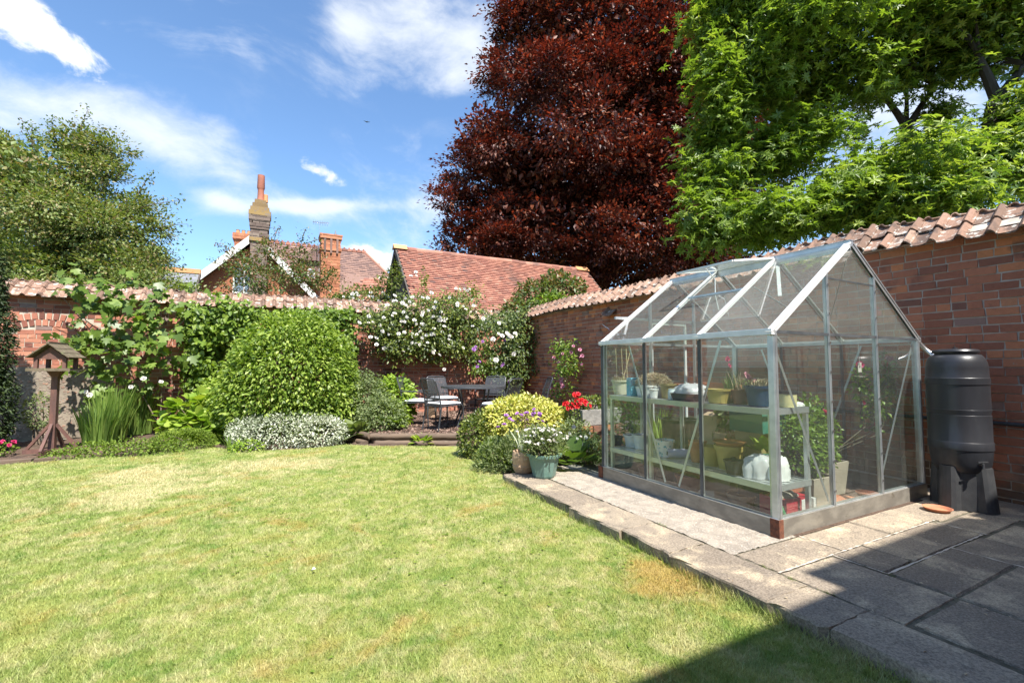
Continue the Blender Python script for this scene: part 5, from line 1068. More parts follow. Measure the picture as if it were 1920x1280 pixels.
# ------------------------------------------------------------------ pots on the strip, trough
gp_ = gz(1020, 893, 0); gp_ = (float(gp_[0]), float(gp_[1]), 0.)
t = thing('green_planter', gp_, 'octagonal dusky green plastic planter with flared rim', 'planter')
MB().lathe([(0, .001), (.112, .001), (.122, .02), (.165, .20), (.172, .215), (.192, .222), (.196, .250), (.180, .252), (.165, .225), (0, .225)], gp_, 8, ph=.25).build('pot_body', G['greenpot'], t)
MB().lathe([(.163, .226), (0, .232)], gp_, 8, ph=.25).build('compost', G['soil'], t)
tp2 = gz(982, 884, 0); tp2 = (float(tp2[0]), float(tp2[1]), 0.)
t = thing('clay_pot', tp2, 'worn pale terracotta pot half hidden behind the green planter', 'pot')
MB().lathe([(0, .001), (.10, .001), (.118, .03), (.130, .08), (.125, .085), (.128, .12), (.136, .15), (.130, .20), (.122, .235), (.115, .235), (.10, .20), (0, .20)], tp2, 24).build('pot_body', G['terrapale'], t, True)
tr_ = dp(1108, 776, 6.7); 
t = thing('stone_trough', (tr_[0], tr_[1], .0), 'rough grey stone trough of red flowers against the right wall', 'trough')
x, y, z = float(tr_[0]), float(tr_[1]), .36
MB().add([(x-.26, y-.16, z), (x+.40, y-.16, z), (x+.40, y+.2, z), (x-.26, y+.2, z), (x-.29, y-.19, z+.22), (x+.43, y-.19, z+.22), (x+.43, y+.23, z+.22), (x-.29, y+.23, z+.22), (x-.22, y-.12, z+.22), (x+.36, y-.12, z+.22), (x+.36, y+.16, z+.22), (x-.22, y+.16, z+.22), (x-.22, y-.12, z+.18), (x+.36, y-.12, z+.18), (x+.36, y+.16, z+.18), (x-.22, y+.16, z+.18)], [(3, 2, 1, 0)]+[(k*4+i, k*4+(i+1) % 4, k*4+4+(i+1) % 4, k*4+4+i) for k in range(3) for i in range(4)]+[(12, 13, 14, 15)]).build('trough_body', G['stone'], t)
TRO = (x, y, z+.2)
wl = thing('brick_plinth', (x, y, 0), 'low weathered brick ledge carrying the stone trough', 'ledge')
for k in range(5):
    for i in range(4): bx('brick', x-.30+i*.2+(k % 2)*.04, x-.30+i*.2+.185+(k % 2)*.04, y-.2+random.uniform(-.01, .01), y+.2, -.10+k*.092, -.10+k*.092+.082, G['brick'], wl)
# fallen petal on the lawn, bird in the sky
q = gz(588, 1067, LAWN+.03); T(MB().add([(q[0]-.012, q[1], q[2]), (q[0], q[1]-.012, q[2]+.006), (q[0]+.014, q[1], q[2]+.002), (q[0], q[1]+.012, q[2]+.012)], [(0, 1, 2, 3)]).build('fallen_petal', G['f_white']), 'single white petal lying on the middle of the lawn', 'petal')
q = dp(688, 229, 60.); V = [(-.5, 0, .1), (0, .15, 0), (0, -.15, 0), (.5, 0, .12), (0, -.45, .02), (0, .35, 0), (0, 0, .08), (0, 0, -.08)]
T(mk('bird', [(q[0]+a, q[1]+b, q[2]+c) for a, b, c in V], [(0, 1, 2), (3, 2, 1), (4, 6, 5), (4, 5, 7), (1, 6, 2), (1, 2, 7)], G['black']), 'tiny dark bird flying high in the blue sky', 'bird')
# ------------------------------------------------------------------ foliage
def tm(v, f): return np.array(v, float), f
TP = {
 'ovate': tm([(0, 0, 0), (-.27, .42, .07), (0, 1, -.05), (.27, .42, .07)], [(0, 3, 2), (0, 2, 1)]),
 'lance': tm([(0, 0, 0), (-.16, .45, .05), (0, 1, -.16), (.16, .45, .05)], [(0, 3, 2), (0, 2, 1)]),
 'small': tm([(-.3, .1, 0), (.3, .1, 0), (0, 1, 0)], [(0, 1, 2)]),
 'leaf6': tm([(0, 0, 0), (.30, .30, .08), (.24, .70, .04), (0, 1, -.10), (-.24, .70, .04), (-.30, .30, .08)], [(0, 1, 2, 3), (0, 3, 4, 5)]),
 'fig': tm([(0, 0, 0), (.34, .02, .03), (.52, .36, .06), (.24, .42, .0), (.36, .80, .03), (.12, .74, 0), (0, 1.05, -.12), (-.12, .74, 0), (-.36, .80, .03), (-.24, .42, .0), (-.52, .36, .06), (-.34, .02, .03)],
            [(0, 1, 2, 3), (0, 3, 4, 5), (0, 5, 6, 7), (0, 7, 8, 9), (0, 9, 10, 11)]),
 'round': tm([(0, .0, 0), (.42, .08, .05), (.55, .5, .10), (.34, .92, .06), (0, 1.0, .0), (-.34, .92, .06), (-.55, .5, .10), (-.42, .08, .05), (0, .45, -.03)],
            [(8, 0, 1, 2), (8, 2, 3, 4), (8, 4, 5, 6), (8, 6, 7, 0)]),
 'petal': tm([(-.25, 0, 0), (.25, 0, 0), (.42, .7, .15), (0, 1, .25), (-.42, .7, .15)], [(0, 1, 2, 3, 4)]),
}
def norm(a): return a/np.maximum(np.linalg.norm(a, axis=-1, keepdims=True), 1e-9)
def leaves(name, P, A, Nn, S, tmpl, mat, parent=None, rnd=None):
    tv, tf = TP[tmpl]; n = len(P); A = norm(A); X = norm(np.cross(A, Nn)); Z = np.cross(X, A)
    S = np.broadcast_to(np.asarray(S, float), (n,))[:, None, None]
    V = P[:, None, :] + S*(tv[None, :, 0:1]*X[:, None, :]+tv[None, :, 1:2]*A[:, None, :]+tv[None, :, 2:3]*Z[:, None, :])
    k = len(tv); w = len(tf[0]); F = (np.array(tf)[None]+(np.arange(n)*k)[:, None, None]).reshape(-1, w)
    if rnd is None: rnd = rng.random(n)
    return mk(name, V.reshape(-1, 3), F, G[mat] if isinstance(mat, str) else mat, parent, rnd=np.repeat(rnd, k))
def usph(n, r=rng): return norm(r.normal(size=(n, 3)))
def crown(blobs, nc, cr, lp, up=.6, shell=(.72, 1.02), flat=.6, inner=.0, keep=None, camside=.35):
    """leaf positions in clumps spread over the shells of several ellipsoids"""
    C = []; O = []; vol = np.array([b[1][0]*b[1][1]+b[1][1]*b[1][2]+b[1][0]*b[1][2] for b in blobs]); vol = vol/vol.sum()
    for (c, r), w in zip(blobs, vol):
      ns = 9; ds = usph(ns); lobes = [(np.array(c)+q*np.array(r)*rng.uniform(.35, .82), np.array(r)*rng.uniform(.34, .60)*np.array((1, 1, 1.0))) for q in ds]
      for (c, r) in lobes:
        m = max(2, int(nc*w/ns)); d = usph(m*3); d[:, 2] = np.where(rng.random(len(d)) < .25, np.abs(d[:, 2]), d[:, 2]); tc = norm(np.array((0, 0, CAMH))-np.array(c, float)); s = (d@tc)
        d = d[(rng.random(len(d)) < np.clip(.55+camside*s*1.3, .12, 1))][:m]
        rad = rng.uniform(*shell, (len(d), 1)); rad = np.where(rng.random((len(d), 1)) < inner, rng.uniform(.3, .75, (len(d), 1)), rad)
        C.append(np.array(c)+d*np.array(r)*rad); O.append(norm(d/np.array(r)))
    C = np.concatenate(C); O = np.concatenate(O)
    if keep is not None: k = keep(C); C = C[k]; O = O[k]
    n = len(C); sz = rng.uniform(.6, 1.25, n)*cr; m = np.maximum(3, (lp*rng.uniform(.5, 1.3, n)).astype(int)); idx = np.repeat(np.arange(n), m)
    off = rng.normal(0, .5, (len(idx), 3)); off[:, 2] *= flat
    P = C[idx]+off*sz[idx][:, None]; A = norm(off*.8+O[idx]*.8+rng.normal(0, .35, (len(idx), 3))+np.array((0, 0, -.15))); Nn = norm(np.array((0, 0, up))+O[idx]*.45+rng.normal(0, .38, (len(idx), 3)))
    cr_ = rng.random(n)[idx]*.45+rng.random(len(idx))*.55
    return P, A, Nn, cr_, C
def trunk(root, base, top, r0, r1, C, nl=14, bend=.3, mat='bark', fork=None):
    m = MB(); b = Vector(base); t = Vector(top); k = 8
    pts = [b+(t-b)*i/k+Vector((math.sin(i*1.3)*bend*.3, math.cos(i*1.7)*bend*.3, 0))*(i/k) for i in range(k+1)]
    m.tube(pts, [r0+(r1-r0)*(i/k)**.8 for i in range(k+1)], 10)
    if len(C):
        sel = C[rng.choice(len(C), min(nl, len(C)), replace=False)]
        for q in sel:
            q = Vector(q); s = random.uniform(.35, 1.); i = min(k, int(s*k)); p = pts[i]; mid = p+(q-p)*.5+Vector((0, 0, abs((q-p).length)*.12)); rr = (r0+(r1-r0)*s)*.42
            m.tube([p, p+(mid-p)*.5+Vector((0, 0, .03)), mid, q+(mid-q)*.4, q], [rr, rr*.75, rr*.5, rr*.3, rr*.12], 6)
    return m.build('trunk', G[mat], root, True)
def fill(root, blobs, n, size, tmpl, mat, rmax=.72):
    vol = np.array([b[1][0]*b[1][1]*b[1][2] for b in blobs]); vol = vol/vol.sum(); Ps = []
    for (c, r), w in zip(blobs, vol): m = max(4, int(n*w)); Ps.append(np.array(c)+usph(m)*np.array(r)*(rng.random((m, 1))**.4)*rmax)
    P = np.concatenate(Ps); return leaves('inner_crown', P, usph(len(P)), norm(rng.normal(0, .6, P.shape)+(0, -.3, .6)), size*rng.uniform(.6, 1.2, len(P)), tmpl, mat, root)
def tree(name, label, base, top, r0, blobs, nc, cr, lp, leaf, size, tmpl, group=None, cat='tree', nl=16, **k):
    root = thing(name, base, label, cat, group); P, A, Nn, rv, C = crown(blobs, nc, cr, lp, **k)
    leaves('crown', P, A, Nn, size*rng.uniform(.7, 1.25, len(P)), tmpl, leaf, root, rv); trunk(root, base, top, r0, r0*.35, C, nl); return root
def shrub(name, label, blobs, n, leaf, size, tmpl, cat='shrub', shell=(.80, 1.02), out=.7, up=.5, jit=.35, parent=None, part=None, droop=.25, gmin=None, group=None, stems=True, kind=None, clumpy=0.):
    """dense shrub: leaves over the outer shell of ellipsoids"""
    Ps = []; Os = []; w = np.array([b[1][0]*b[1][2]+b[1][1]*b[1][2]+b[1][0]*b[1][1] for b in blobs]); w = w/w.sum()
    for (c, r), ww in zip(blobs, w):
        m = int(n*ww); d = usph(m); ph = (np.sin(d[:, 0:1]*9+c[0]*3)*np.cos(d[:, 2:3]*8+c[1])+np.sin(d[:, 1:2]*13+d[:, 2:3]*7))*.5
        Ps.append(np.array(c)+d*np.array(r)*(rng.uniform(*shell, (m, 1))**1+clumpy*ph)); Os.append(norm(d/np.array(r)))
    P = np.concatenate(Ps); O = np.concatenate(Os)
    # drop leaves buried inside another lobe
    bur = np.zeros(len(P), bool)
    for (c, r) in blobs: bur |= (((P-np.array(c))/np.array(r))**2).sum(1) < (shell[0]*.92)**2
    k = ~bur
    if gmin is not None: k &= P[:, 2] > gmin
    P = P[k]; O = O[k]; A = norm(O*out+rng.normal(0, jit*1.4, P.shape)+np.array((0, 0, -droop))); Nn = norm(O*.5+np.array((0, 0, up))+rng.normal(0, jit, P.shape))
    if parent is not None: return leaves(part, P, A, Nn, size*rng.uniform(.65, 1.25, len(P)), tmpl, leaf, parent)
    c0 = blobs[0][0]; root = thing(name, (c0[0], c0[1], gmin if gmin is not None else BED), label, cat, group)
    o = leaves('foliage', P, A, Nn, size*rng.uniform(.65, 1.25, len(P)), tmpl, leaf, root)
    if stems:
        m = MB(); z0 = gmin if gmin is not None else BED
        for (c, r) in blobs:
            for i in range(5):
                q = Vector(c)+Vector((random.uniform(-.6, .6)*r[0], random.uniform(-.6, .6)*r[1], random.uniform(-.1, .7)*r[2])); b = Vector((c[0]+random.uniform(-.1, .1), c[1]+random.uniform(-.1, .1), z0-.03)); m.tube([b, (b+q)/2+Vector((0, 0, .05)), q], [.012, .009, .004], 5)
        m.build('stems', G['twig'], root)
    if kind: T(root, kind=kind)
    return root
def flower_mesh(mat, r=.045, layers=3, n=6, seed=0):
    g = np.random.default_rng(seed); P = []; A = []; Nn = []; S = []
    for l in range(layers):
        m = n-l if n-l > 2 else 3; tilt = .15+.55*l
        for i in range(m):
            a = 2*math.pi*i/m+l*.5+g.normal(0, .12); d = np.array((math.cos(a)*math.cos(tilt), math.sin(a)*math.cos(tilt), math.sin(tilt))); P.append(d*r*.08); A.append(d); Nn.append(np.array((-math.cos(a)*math.sin(tilt), -math.sin(a)*math.sin(tilt), math.cos(tilt)))); S.append(r*(1-.2*l)*g.uniform(.9, 1.1))
    o = leaves('flower', np.array(P), np.array(A), np.array(Nn), np.array(S), 'petal', mat); me = o.data; bpy.data.objects.remove(o); return me
FW = [flower_mesh('f_white', .052, 4, 7, s) for s in range(3)]; FPk = [flower_mesh('f_pink', .05, 4, 7, s) for s in range(2)]; FPu = [flower_mesh('f_purple', .05, 2, 6, s) for s in range(2)]
FR = [flower_mesh('f_red', .035, 3, 5, s) for s in range(2)]; FM = [flower_mesh('f_magenta', .035, 4, 7, s) for s in range(2)]
def bloom(parent, pts, meshes, s=1., face=(0, -1, .5)):
    for p in pts:
        d = Vector(face)+Vector((random.gauss(0, .35), random.gauss(0, .35), random.gauss(0, .35))); inst('flower', random.choice(meshes), Vector(p), d.to_track_quat('Z', 'Y').to_euler(), (s*random.uniform(.75, 1.25),)*3, parent)
def stemset(root, pairs, r=.012, mat='twig', name='stems'):
    m = MB()
    for pts in pairs:
        P_ = [Vector(p) for p in pts]; k = len(P_); m.tube(P_, [r*(1-.7*i/(k-1)) for i in range(k)], 6)
    return m.build(name, G[mat], root, True)
def poly(c, r): return (tuple(map(float, c)), tuple(map(float, r)))
def bl(u, v, d, rx, ry_, rz): return poly(dp(u, v, d), (rx, ry_, rz))
K = 1/852.

# trees beyond the walls ------------------------------------------------
def B_(u, v, d, ru, rv, rd=None):      # lobe given by where it stands and how large it shows
    a = ru*d*K; c = rv*d*K; return poly(dp(u, v, d), (a, rd or a, c))
bb = [B_(1140, 60, 24, 215, 150), B_(1060, 200, 23.5, 185, 130), B_(960, 330, 23, 130, 110), B_(1230, 200, 24, 220, 150), B_(1150, 330, 23, 200, 110), B_(905, 270, 23.5, 75, 90), B_(1260, 400, 23, 190, 120), B_(1010, 440, 22.5, 160, 75), B_(1180, 470, 22.5, 170, 75), B_(880, 415, 23, 70, 75), B_(1010, 90, 24, 105, 100), B_(1150, -120, 25, 230, 130), B_(985, 20, 24, 65, 60), B_(1320, 90, 24.5, 150, 160), B_(1200, 525, 23, 130, 45), B_(1340, 470, 23.5, 110, 90), B_(1100, 505, 22.5, 90, 40), B_(1260, 300, 25.5, 200, 160), B_(1080, 360, 25, 200, 150), B_(865, 450, 23, 60, 50), B_(960, 20, 24, 45, 60), B_(930, 130, 24, 55, 60), B_(920, 470, 22.5, 90, 45), B_(850, 330, 23.5, 40, 70)]
bc = dp(1130, 640, 25)
rt_ = tree('copper_beech', 'huge dark red copper beech filling the sky beyond the barn', (bc[0], bc[1], -.2), (bc[0], bc[1], 11), .55, bb, 3600, .62, 112, 'l_beech', .18, 'ovate', nl=40, shell=(.62, 1.06), flat=.40, up=.9, inner=.22); fill(rt_, bb, 42000, .36, 'ovate', 'l_beech', .8)
cb = [B_(1500, 60, 10.5, 170, 90), B_(1400, 150, 10.5, 110, 90), B_(1345, 230, 10.5, 75, 70), B_(1550, 150, 11, 120, 70), B_(1350, 330, 10.3, 85, 70), B_(1460, 300, 10.6, 110, 70), B_(1340, 420, 10., 70, 60), B_(1430, 430, 9.8, 110, 60), B_(1560, 390, 9.5, 130, 55), B_(1560, -30, 11, 200, 80), B_(1520, 250, 11, 60, 45), B_(1330, 60, 11, 50, 60), B_(1390, -10, 11, 100, 70)]
c0 = dp(1690, 640, 11.5)
def chestnut_leaves(root, blobs, nc, rs):
    P, A, Nn, rv, C = crown(blobs, nc, .38, 4.6, shell=(.55, 1.08), flat=.85, inner=.2, up=.6)
    n = len(P); k = 9; a = (np.arange(k)*2*math.pi/k)[None]+rng.uniform(0, 6, (n, 1)); Nn = norm(Nn+np.array((0, -.15, .35))); t1 = norm(np.cross(Nn, rng.normal(size=Nn.shape))); t2 = np.cross(Nn, t1)
    AA = t1[:, None]*np.cos(a)[..., None]+t2[:, None]*np.sin(a)[..., None]+Nn[:, None]*rng.uniform(-.35, .45, (n, k, 1))
    NN = np.broadcast_to(Nn[:, None], AA.shape); PP = np.broadcast_to(P[:, None], AA.shape)
    s = rs*rng.uniform(.6, 1.2, (n, k)); R_ = np.repeat(rv, k)*.8+rng.random(n*k)*.2
    leaves('crown', PP.reshape(-1, 3).copy(), AA.reshape(-1, 3), NN.reshape(-1, 3).copy(), s.ravel(), 'lance', 'l_chest', root, R_); return C
t = thing('sweet_chestnut', (c0[0], c0[1], -.2), 'bright green sweet chestnut with forked trunk reaching left over the greenhouse roof', 'tree')
C = chestnut_leaves(t, cb, 3600, .145); fill(t, cb, 30000, .17, 'lance', 'l_chest', .78)
f1 = Vector(dp(1700, 240, 11.5))
m = MB(); p0 = Vector((c0[0], c0[1], -.2)); m.tube([p0, Vector(dp(1715, 420, 11.5)), Vector(dp(1700, 300, 11.5)), f1], [.20, .17, .14, .13], 10)
for tgt, r in ((dp(1665, 190, 11.4), .09), (dp(1755, 160, 11.4), .08), (dp(1700, 170, 11.6), .06)): 
    tg = Vector(tgt); m.tube([f1, (f1+tg)/2+Vector((0, 0, .03)), tg], [r, r*.85, r*.7], 8)
    for q in C[np.argsort(((C-np.array(tg))**2).sum(1))[20:90:9]]: q = Vector(q); m.tube([tg, (tg+q)/2+Vector((0, 0, .25)), q], [r*.55, r*.3, .008], 6)
m.build('trunk', G['bark'], t, True)
cb2 = [B_(1770, 20, 10.5, 150, 80), B_(1900, 60, 10, 110, 90), B_(1960, 200, 9.5, 110, 90), B_(1720, 100, 11, 120, 60), B_(1790, 130, 10.6, 50, 45), B_(1700, 340, 9.2, 130, 60), B_(1810, 300, 9.4, 80, 60), B_(1930, 330, 9, 90, 50), B_(1850, -60, 10.5, 180, 70), B_(1620, 330, 10, 60, 50), B_(1760, 210, 11.5, 40, 40), B_(1700, -60, 10.5, 120, 60), B_(1690, 400, 8.8, 140, 35), B_(1920, 215, 11, 40, 40), B_(1650, 172, 11.3, 60, 22), B_(1725, 275, 11, 50, 20), B_(1605, 250, 11, 28, 28), B_(1940, 260, 10.5, 40, 40)]
c1_ = dp(1835, 640, 10.); t = thing('sweet_chestnut', (c1_[0], c1_[1], -.2), 'second sweet chestnut with darker thicker trunk at the far right above the wall', 'tree')
C = chestnut_leaves(t, cb2, 3500, .138); fill(t, cb2, 26000, .16, 'lance', 'l_chest', .78)
m = MB(); f1 = Vector(dp(1870, 190, 10.)); m.tube([Vector((c1_[0], c1_[1], -.2)), Vector(dp(1815, 390, 10.)), Vector(dp(1850, 300, 10.)), f1], [.27, .23, .20, .18], 12)
for tgt, r in ((dp(1835, 110, 10.), .12), (dp(1925, 120, 9.8), .11), (dp(1960, 260, 9.6), .06)):
    tg = Vector(tgt); m.tube([f1, (f1+tg)/2+Vector((0, 0, .03)), tg], [r, r*.85, r*.65], 8)
    for q in C[np.argsort(((C-np.array(tg))**2).sum(1))[20:110:10]]: q = Vector(q); m.tube([tg, (tg+q)/2+Vector((0, 0, .2)), q], [r*.45, r*.25, .008], 6)
m.build('trunk', G['bark'], t, True)
hb = [B_(100, 330, 14, 120, 75), B_(30, 400, 14, 100, 80), B_(150, 430, 13.5, 130, 85), B_(230, 470, 14, 90, 70), B_(60, 500, 13, 120, 70), B_(180, 300, 14.5, 70, 50), B_(140, 262, 14.5, 50, 42), B_(-40, 330, 14, 90, 90), B_(240, 400, 14.5, 65, 50), B_(210, 520, 13, 100, 50), B_(20, 290, 14.5, 60, 40), B_(290, 425, 14.3, 30, 20), B_(300, 480, 14, 32, 35), B_(-60, 480, 13.5, 120, 90), B_(120, 545, 13, 200, 30)]
h0 = dp(90, 640, 14); rt_ = tree('hawthorn', 'large olive green hawthorn tree behind the left end of the back wall', (h0[0], h0[1], -.2), (h0[0], h0[1], 4.6), .22, hb, 2300, .34, 46, 'l_haw', .10, 'ovate', nl=40, shell=(.5, 1.08), flat=.5, up=.8, inner=.15); fill(rt_, hb, 9000, .2, 'ovate', 'l_haw', .7)
# loose outer sprays of the hawthorn
root = bpy.data.objects[[o.name for o in bpy.data.objects if o.name.startswith('hawthorn')][0]]
sp_m = MB(); SP = []
for (u0, v0, u1, v1) in [(240, 440, 350, 420), (230, 400, 340, 375), (260, 470, 335, 475), (130, 300, 165, 205), (80, 310, 45, 235), (170, 290, 200, 240), (30, 300, -10, 255), (215, 340, 240, 310), (110, 290, 95, 225), (60, 300, 60, 232), (250, 380, 285, 325)]:
    a = dp(u0, v0, 14.2); b = dp(u1, v1, 14.); k = 14; mid = (a+b)/2+np.array((0, 0, .12))
    pts = [a*(1-t_)**2+2*mid*t_*(1-t_)+b*t_*t_ for t_ in np.linspace(0, 1, k)]; MB().tube(pts, [.02*(1-i/k)+.004 for i in range(k)], 5).build('branch', G['twig'], root)
    for i, p in enumerate(pts): 
        for j in range(10): SP.append(p+rng.normal(0, .10, 3))
SP = np.array(SP); leaves('outer_sprays', SP, rng.normal(size=SP.shape), norm(rng.normal(0, .4, SP.shape)+(0, 0, 1)), .10, 'ovate', 'l_haw', root)
# red tinged shrub behind the wall in front of the house
pb = [B_(520, 520, 15, 90, 45), B_(465, 530, 15, 50, 40), B_(585, 530, 15, 55, 35), B_(500, 480, 15.3, 45, 25), B_(560, 490, 15.3, 35, 22), B_(445, 500, 15.2, 25, 30)]
h1 = dp(520, 640, 15); tree('shrub_tree', 'loose red and green shrub above the wall in front of the house gable', (h1[0], h1[1], -.2), (h1[0], h1[1], 2.6), .08, pb, 260, .26, 26, 'l_photin', .10, 'ovate', cat='shrub', nl=30, shell=(.5, 1.15), up=.7, inner=.2)
root = [o for o in bpy.data.objects if o.name.startswith('shrub_tree')][0]; sp_m = MB(); SP = []
for (u0, v0, u1, v1) in [(450, 490, 408, 460), (510, 470, 522, 428), (560, 480, 572, 433), (540, 480, 600, 450), (480, 480, 500, 450), (440, 520, 395, 492), (595, 510, 612, 480), (560, 500, 600, 466)]:
    a = dp(u0, v0, 15.2); b = dp(u1, v1, 15.); pts = [a+(b-a)*t_+np.array((0, 0, .12*math.sin(3*t_))) for t_ in np.linspace(0, 1, 8)]; MB().tube(pts, .010, 5).build('branch', G['twig'], root)
    for p in pts:
        for j in range(9): SP.append(p+rng.normal(0, .09, 3))
SP = np.array(SP); leaves('outer_sprays', SP, rng.normal(size=SP.shape), norm(rng.normal(0, .4, SP.shape)+(0, 0, 1)), .09, 'ovate', 'l_photin', root)
# evergreen shrub over the wall corner in front of the barn roof
pb = [B_(1010, 560, 12.8, 45, 35), B_(1055, 548, 12.8, 40, 28), B_(980, 585, 12.5, 40, 22), B_(1040, 530, 13, 25, 22), B_(1085, 540, 13, 15, 14)]
shrub('evergreen_shrub', 'green shrub with reddish tips rising above the wall corner against the barn roof', pb, 5200, 'l_photin', .13, 'ovate', shell=(.6, 1.12), gmin=-.2, clumpy=.08)
shrub('pale_shrub', 'fresh green shrub over the wall in front of the reddish tipped one', [B_(1035, 572, 12.2, 42, 22)], 1500, 'l_climb', .12, 'lance', shell=(.5, 1.1), gmin=-.2)
# rose beyond the wall
rt = shrub('rambling_rose', 'white rambling rose spilling over the wall below the lower house roof', [B_(680, 560, 14, 45, 22), B_(720, 545, 13.5, 20, 30), B_(740, 520, 13.3, 14, 30), B_(640, 565, 14, 30, 12)], 3200, 'l_rose', .09, 'ovate', shell=(.4, 1.15), gmin=-.2)
bloom(rt, [dp(u+random.uniform(-50, 50), v+random.uniform(-16, 14), 13.4) for u, v in [(690, 562)]*26+[(738, 520)]*5], FW, 1.0)

# conifer at the left edge ----------------------------------------------
cx0 = dp(-38, 700, 6.9); cb3 = [poly((cx0[0]-.05, cx0[1], .55), (.46, .42, .8)), poly((cx0[0]-.06, cx0[1], 1.5), (.40, .38, 1.0)), poly((cx0[0]-.08, cx0[1], 2.4), (.30, .30, .75))]
cf_ = shrub('conifer', 'dark evergreen conifer column at the left edge of the garden', cb3, 16000, 'l_conif', .075, 'lance', 'conifer', shell=(.72, 1.05), clumpy=.07, gmin=BED)
q = gz(20, 845, BED); pf = shrub('silver_shrub', 'small grey leaved plant at the foot of the dark conifer', [poly((q[0]+.0, q[1]+.9, .45), (.22, .2, .3))], 700, 'l_grey', .05, 'ovate', 'plant', gmin=BED)
q = gz(-5, 850, BED); pf = shrub('pink_flowers', 'low clump of magenta pink flowers at the far left bed edge', [poly((q[0], q[1], BED+.06), (.2, .16, .10))], 400, 'l_mound', .04, 'ovate', 'flowers', gmin=BED, stems=False); bloom(pf, [(q[0]+random.uniform(-.05, .2), q[1]+random.uniform(-.14, .1), BED+.12+random.random()*.05) for _ in range(16)], FM, .8, (0, -.5, 1))

# wall climbers ----------------------------------------------------------
def wall_climber(name, label, pts, y, n, leaf, size, tmpl, depth=.22, cat='climber', stems=(), jitp=.13, spread=None, group=None, x=None):
    """leaves hung in front of a wall around given places; pts (u, v, ru, rv)"""
    Ps = []; w = np.array([p[2]*p[3] for p in pts], float); w /= w.sum()
    for (u, v, ru, rv), ww in zip(pts, w):
        m = int(n*ww); ms = max(2, m//20) if tmpl != 'fig' else max(2, m//5); a = rng.uniform(0, 6.283, ms); r = np.sqrt(rng.random(ms))*(1+rng.normal(0, .13, ms)); dd = rng.random(ms)*depth
        pick = rng.integers(0, ms, m); a, r, dd = a[pick], r[pick], dd[pick]
        for i in range(m):
            uu, vv = u+math.cos(a[i])*r[i]*ru, v+math.sin(a[i])*r[i]*rv
            Ps.append(fy(uu, vv, y-dd[i]) if x is None else fx(uu, vv, x-dd[i]))
    P = np.array(Ps); P = P+rng.normal(0, .085 if tmpl != 'fig' else .11, P.shape)*np.array((1, .8, .9)); lim = (y-.03) if x is None else (x-.03); ax_ = 1 if x is None else 0; P[:, ax_] = np.minimum(P[:, ax_], lim-.02*rng.random(len(P))); o = np.array((0, -1., 0)) if x is None else np.array((-1., 0, 0))
    A = norm(rng.normal(0, .6, P.shape)+o*.35+np.array((0, 0, -.55))); Nn = norm(o*.7+np.array((0, 0, .6))+rng.normal(0, .35, P.shape))
    b = fy(pts[0][0], 800, y) if x is None else fx(pts[0][0], 800, x)
    root = thing(name, (b[0], b[1], BED), label, cat, group); leaves('foliage', P, A, Nn, size*rng.uniform(.6, 1.3, len(P)), tmpl, leaf, root)
    if stems: stemset(root, [[(fy(u, v, y-.05) if x is None else fx(u, v, x-.05)) for u, v in s] for s in stems])
    return root
wall_climber('fig_tree', 'fig trained on the wall behind the bird table with large lobed leaves', [(160, 545, 45, 28), (235, 545, 40, 30), (215, 610, 75, 50), (180, 680, 50, 45), (260, 650, 60, 55), (300, 590, 40, 50), (330, 540, 22, 25), (200, 730, 40, 22), (280, 710, 50, 28), (150, 640, 22, 30), (335, 680, 18, 20), (122, 520, 15, 10), (240, 575, 60, 30), (170, 590, 40, 30)], 10.75, 560, 'l_fig', .155, 'fig', .5, 'fig tree',
             stems=[[(300, 810), (305, 690), (308, 600), (330, 540)], [(305, 700), (350, 660), (372, 655)], [(300, 800), (240, 690), (215, 590), (235, 520)], [(240, 690), (170, 620), (120, 560), (88, 545)], [(215, 640), (160, 600), (145, 530)], [(240, 760), (190, 700), (150, 700)], [(308, 640), (345, 600), (350, 545)]])
wall_climber('wall_climber', 'bright green climber on the wall between the fig and the round shrub', [(400, 610, 50, 45), (380, 680, 35, 55), (440, 600, 45, 28), (360, 600, 20, 25), (400, 730, 25, 25)], 10.95, 3400, 'l_climb', .11, 'leaf6', .4)
wall_climber('wall_climber', 'green climber growing up the wall behind the right of the round shrub', [(560, 600, 70, 18), (620, 620, 38, 35), (650, 650, 15, 30), (640, 595, 28, 12)], 10.95, 2600, 'l_climb', .10, 'leaf6', .4)
wall_climber('wall_ivy', 'sparse small leaved ivy creeping down the brick wall left of the chairs', [(735, 690, 15, 40), (700, 640, 10, 30), (715, 720, 14, 18)], 11.06, 260, 'l_dark', .07, 'ovate', .08, stems=[[(720, 760), (722, 700), (715, 640)], [(735, 750), (742, 690), (735, 640)]])
wr = wall_climber('white_rose', 'big climbing white rose in full bloom on the back wall above the table', [(780, 620, 80, 50), (840, 610, 60, 45), (730, 615, 45, 35), (880, 600, 35, 45), (770, 575, 50, 25), (820, 650, 60, 25), (700, 600, 22, 25), (850, 570, 45, 18), (740, 655, 30, 20), (880, 655, 25, 22)], 10.95, 9500, 'l_rose', .082, 'ovate', .65, 'rose',
             stems=[[(815, 800), (812, 740), (790, 700), (745, 660)], [(870, 790), (872, 720), (880, 650)], [(815, 780), (838, 700), (850, 660)], [(810, 742), (760, 700), (745, 670)], [(870, 760), (850, 690), (830, 640)]])
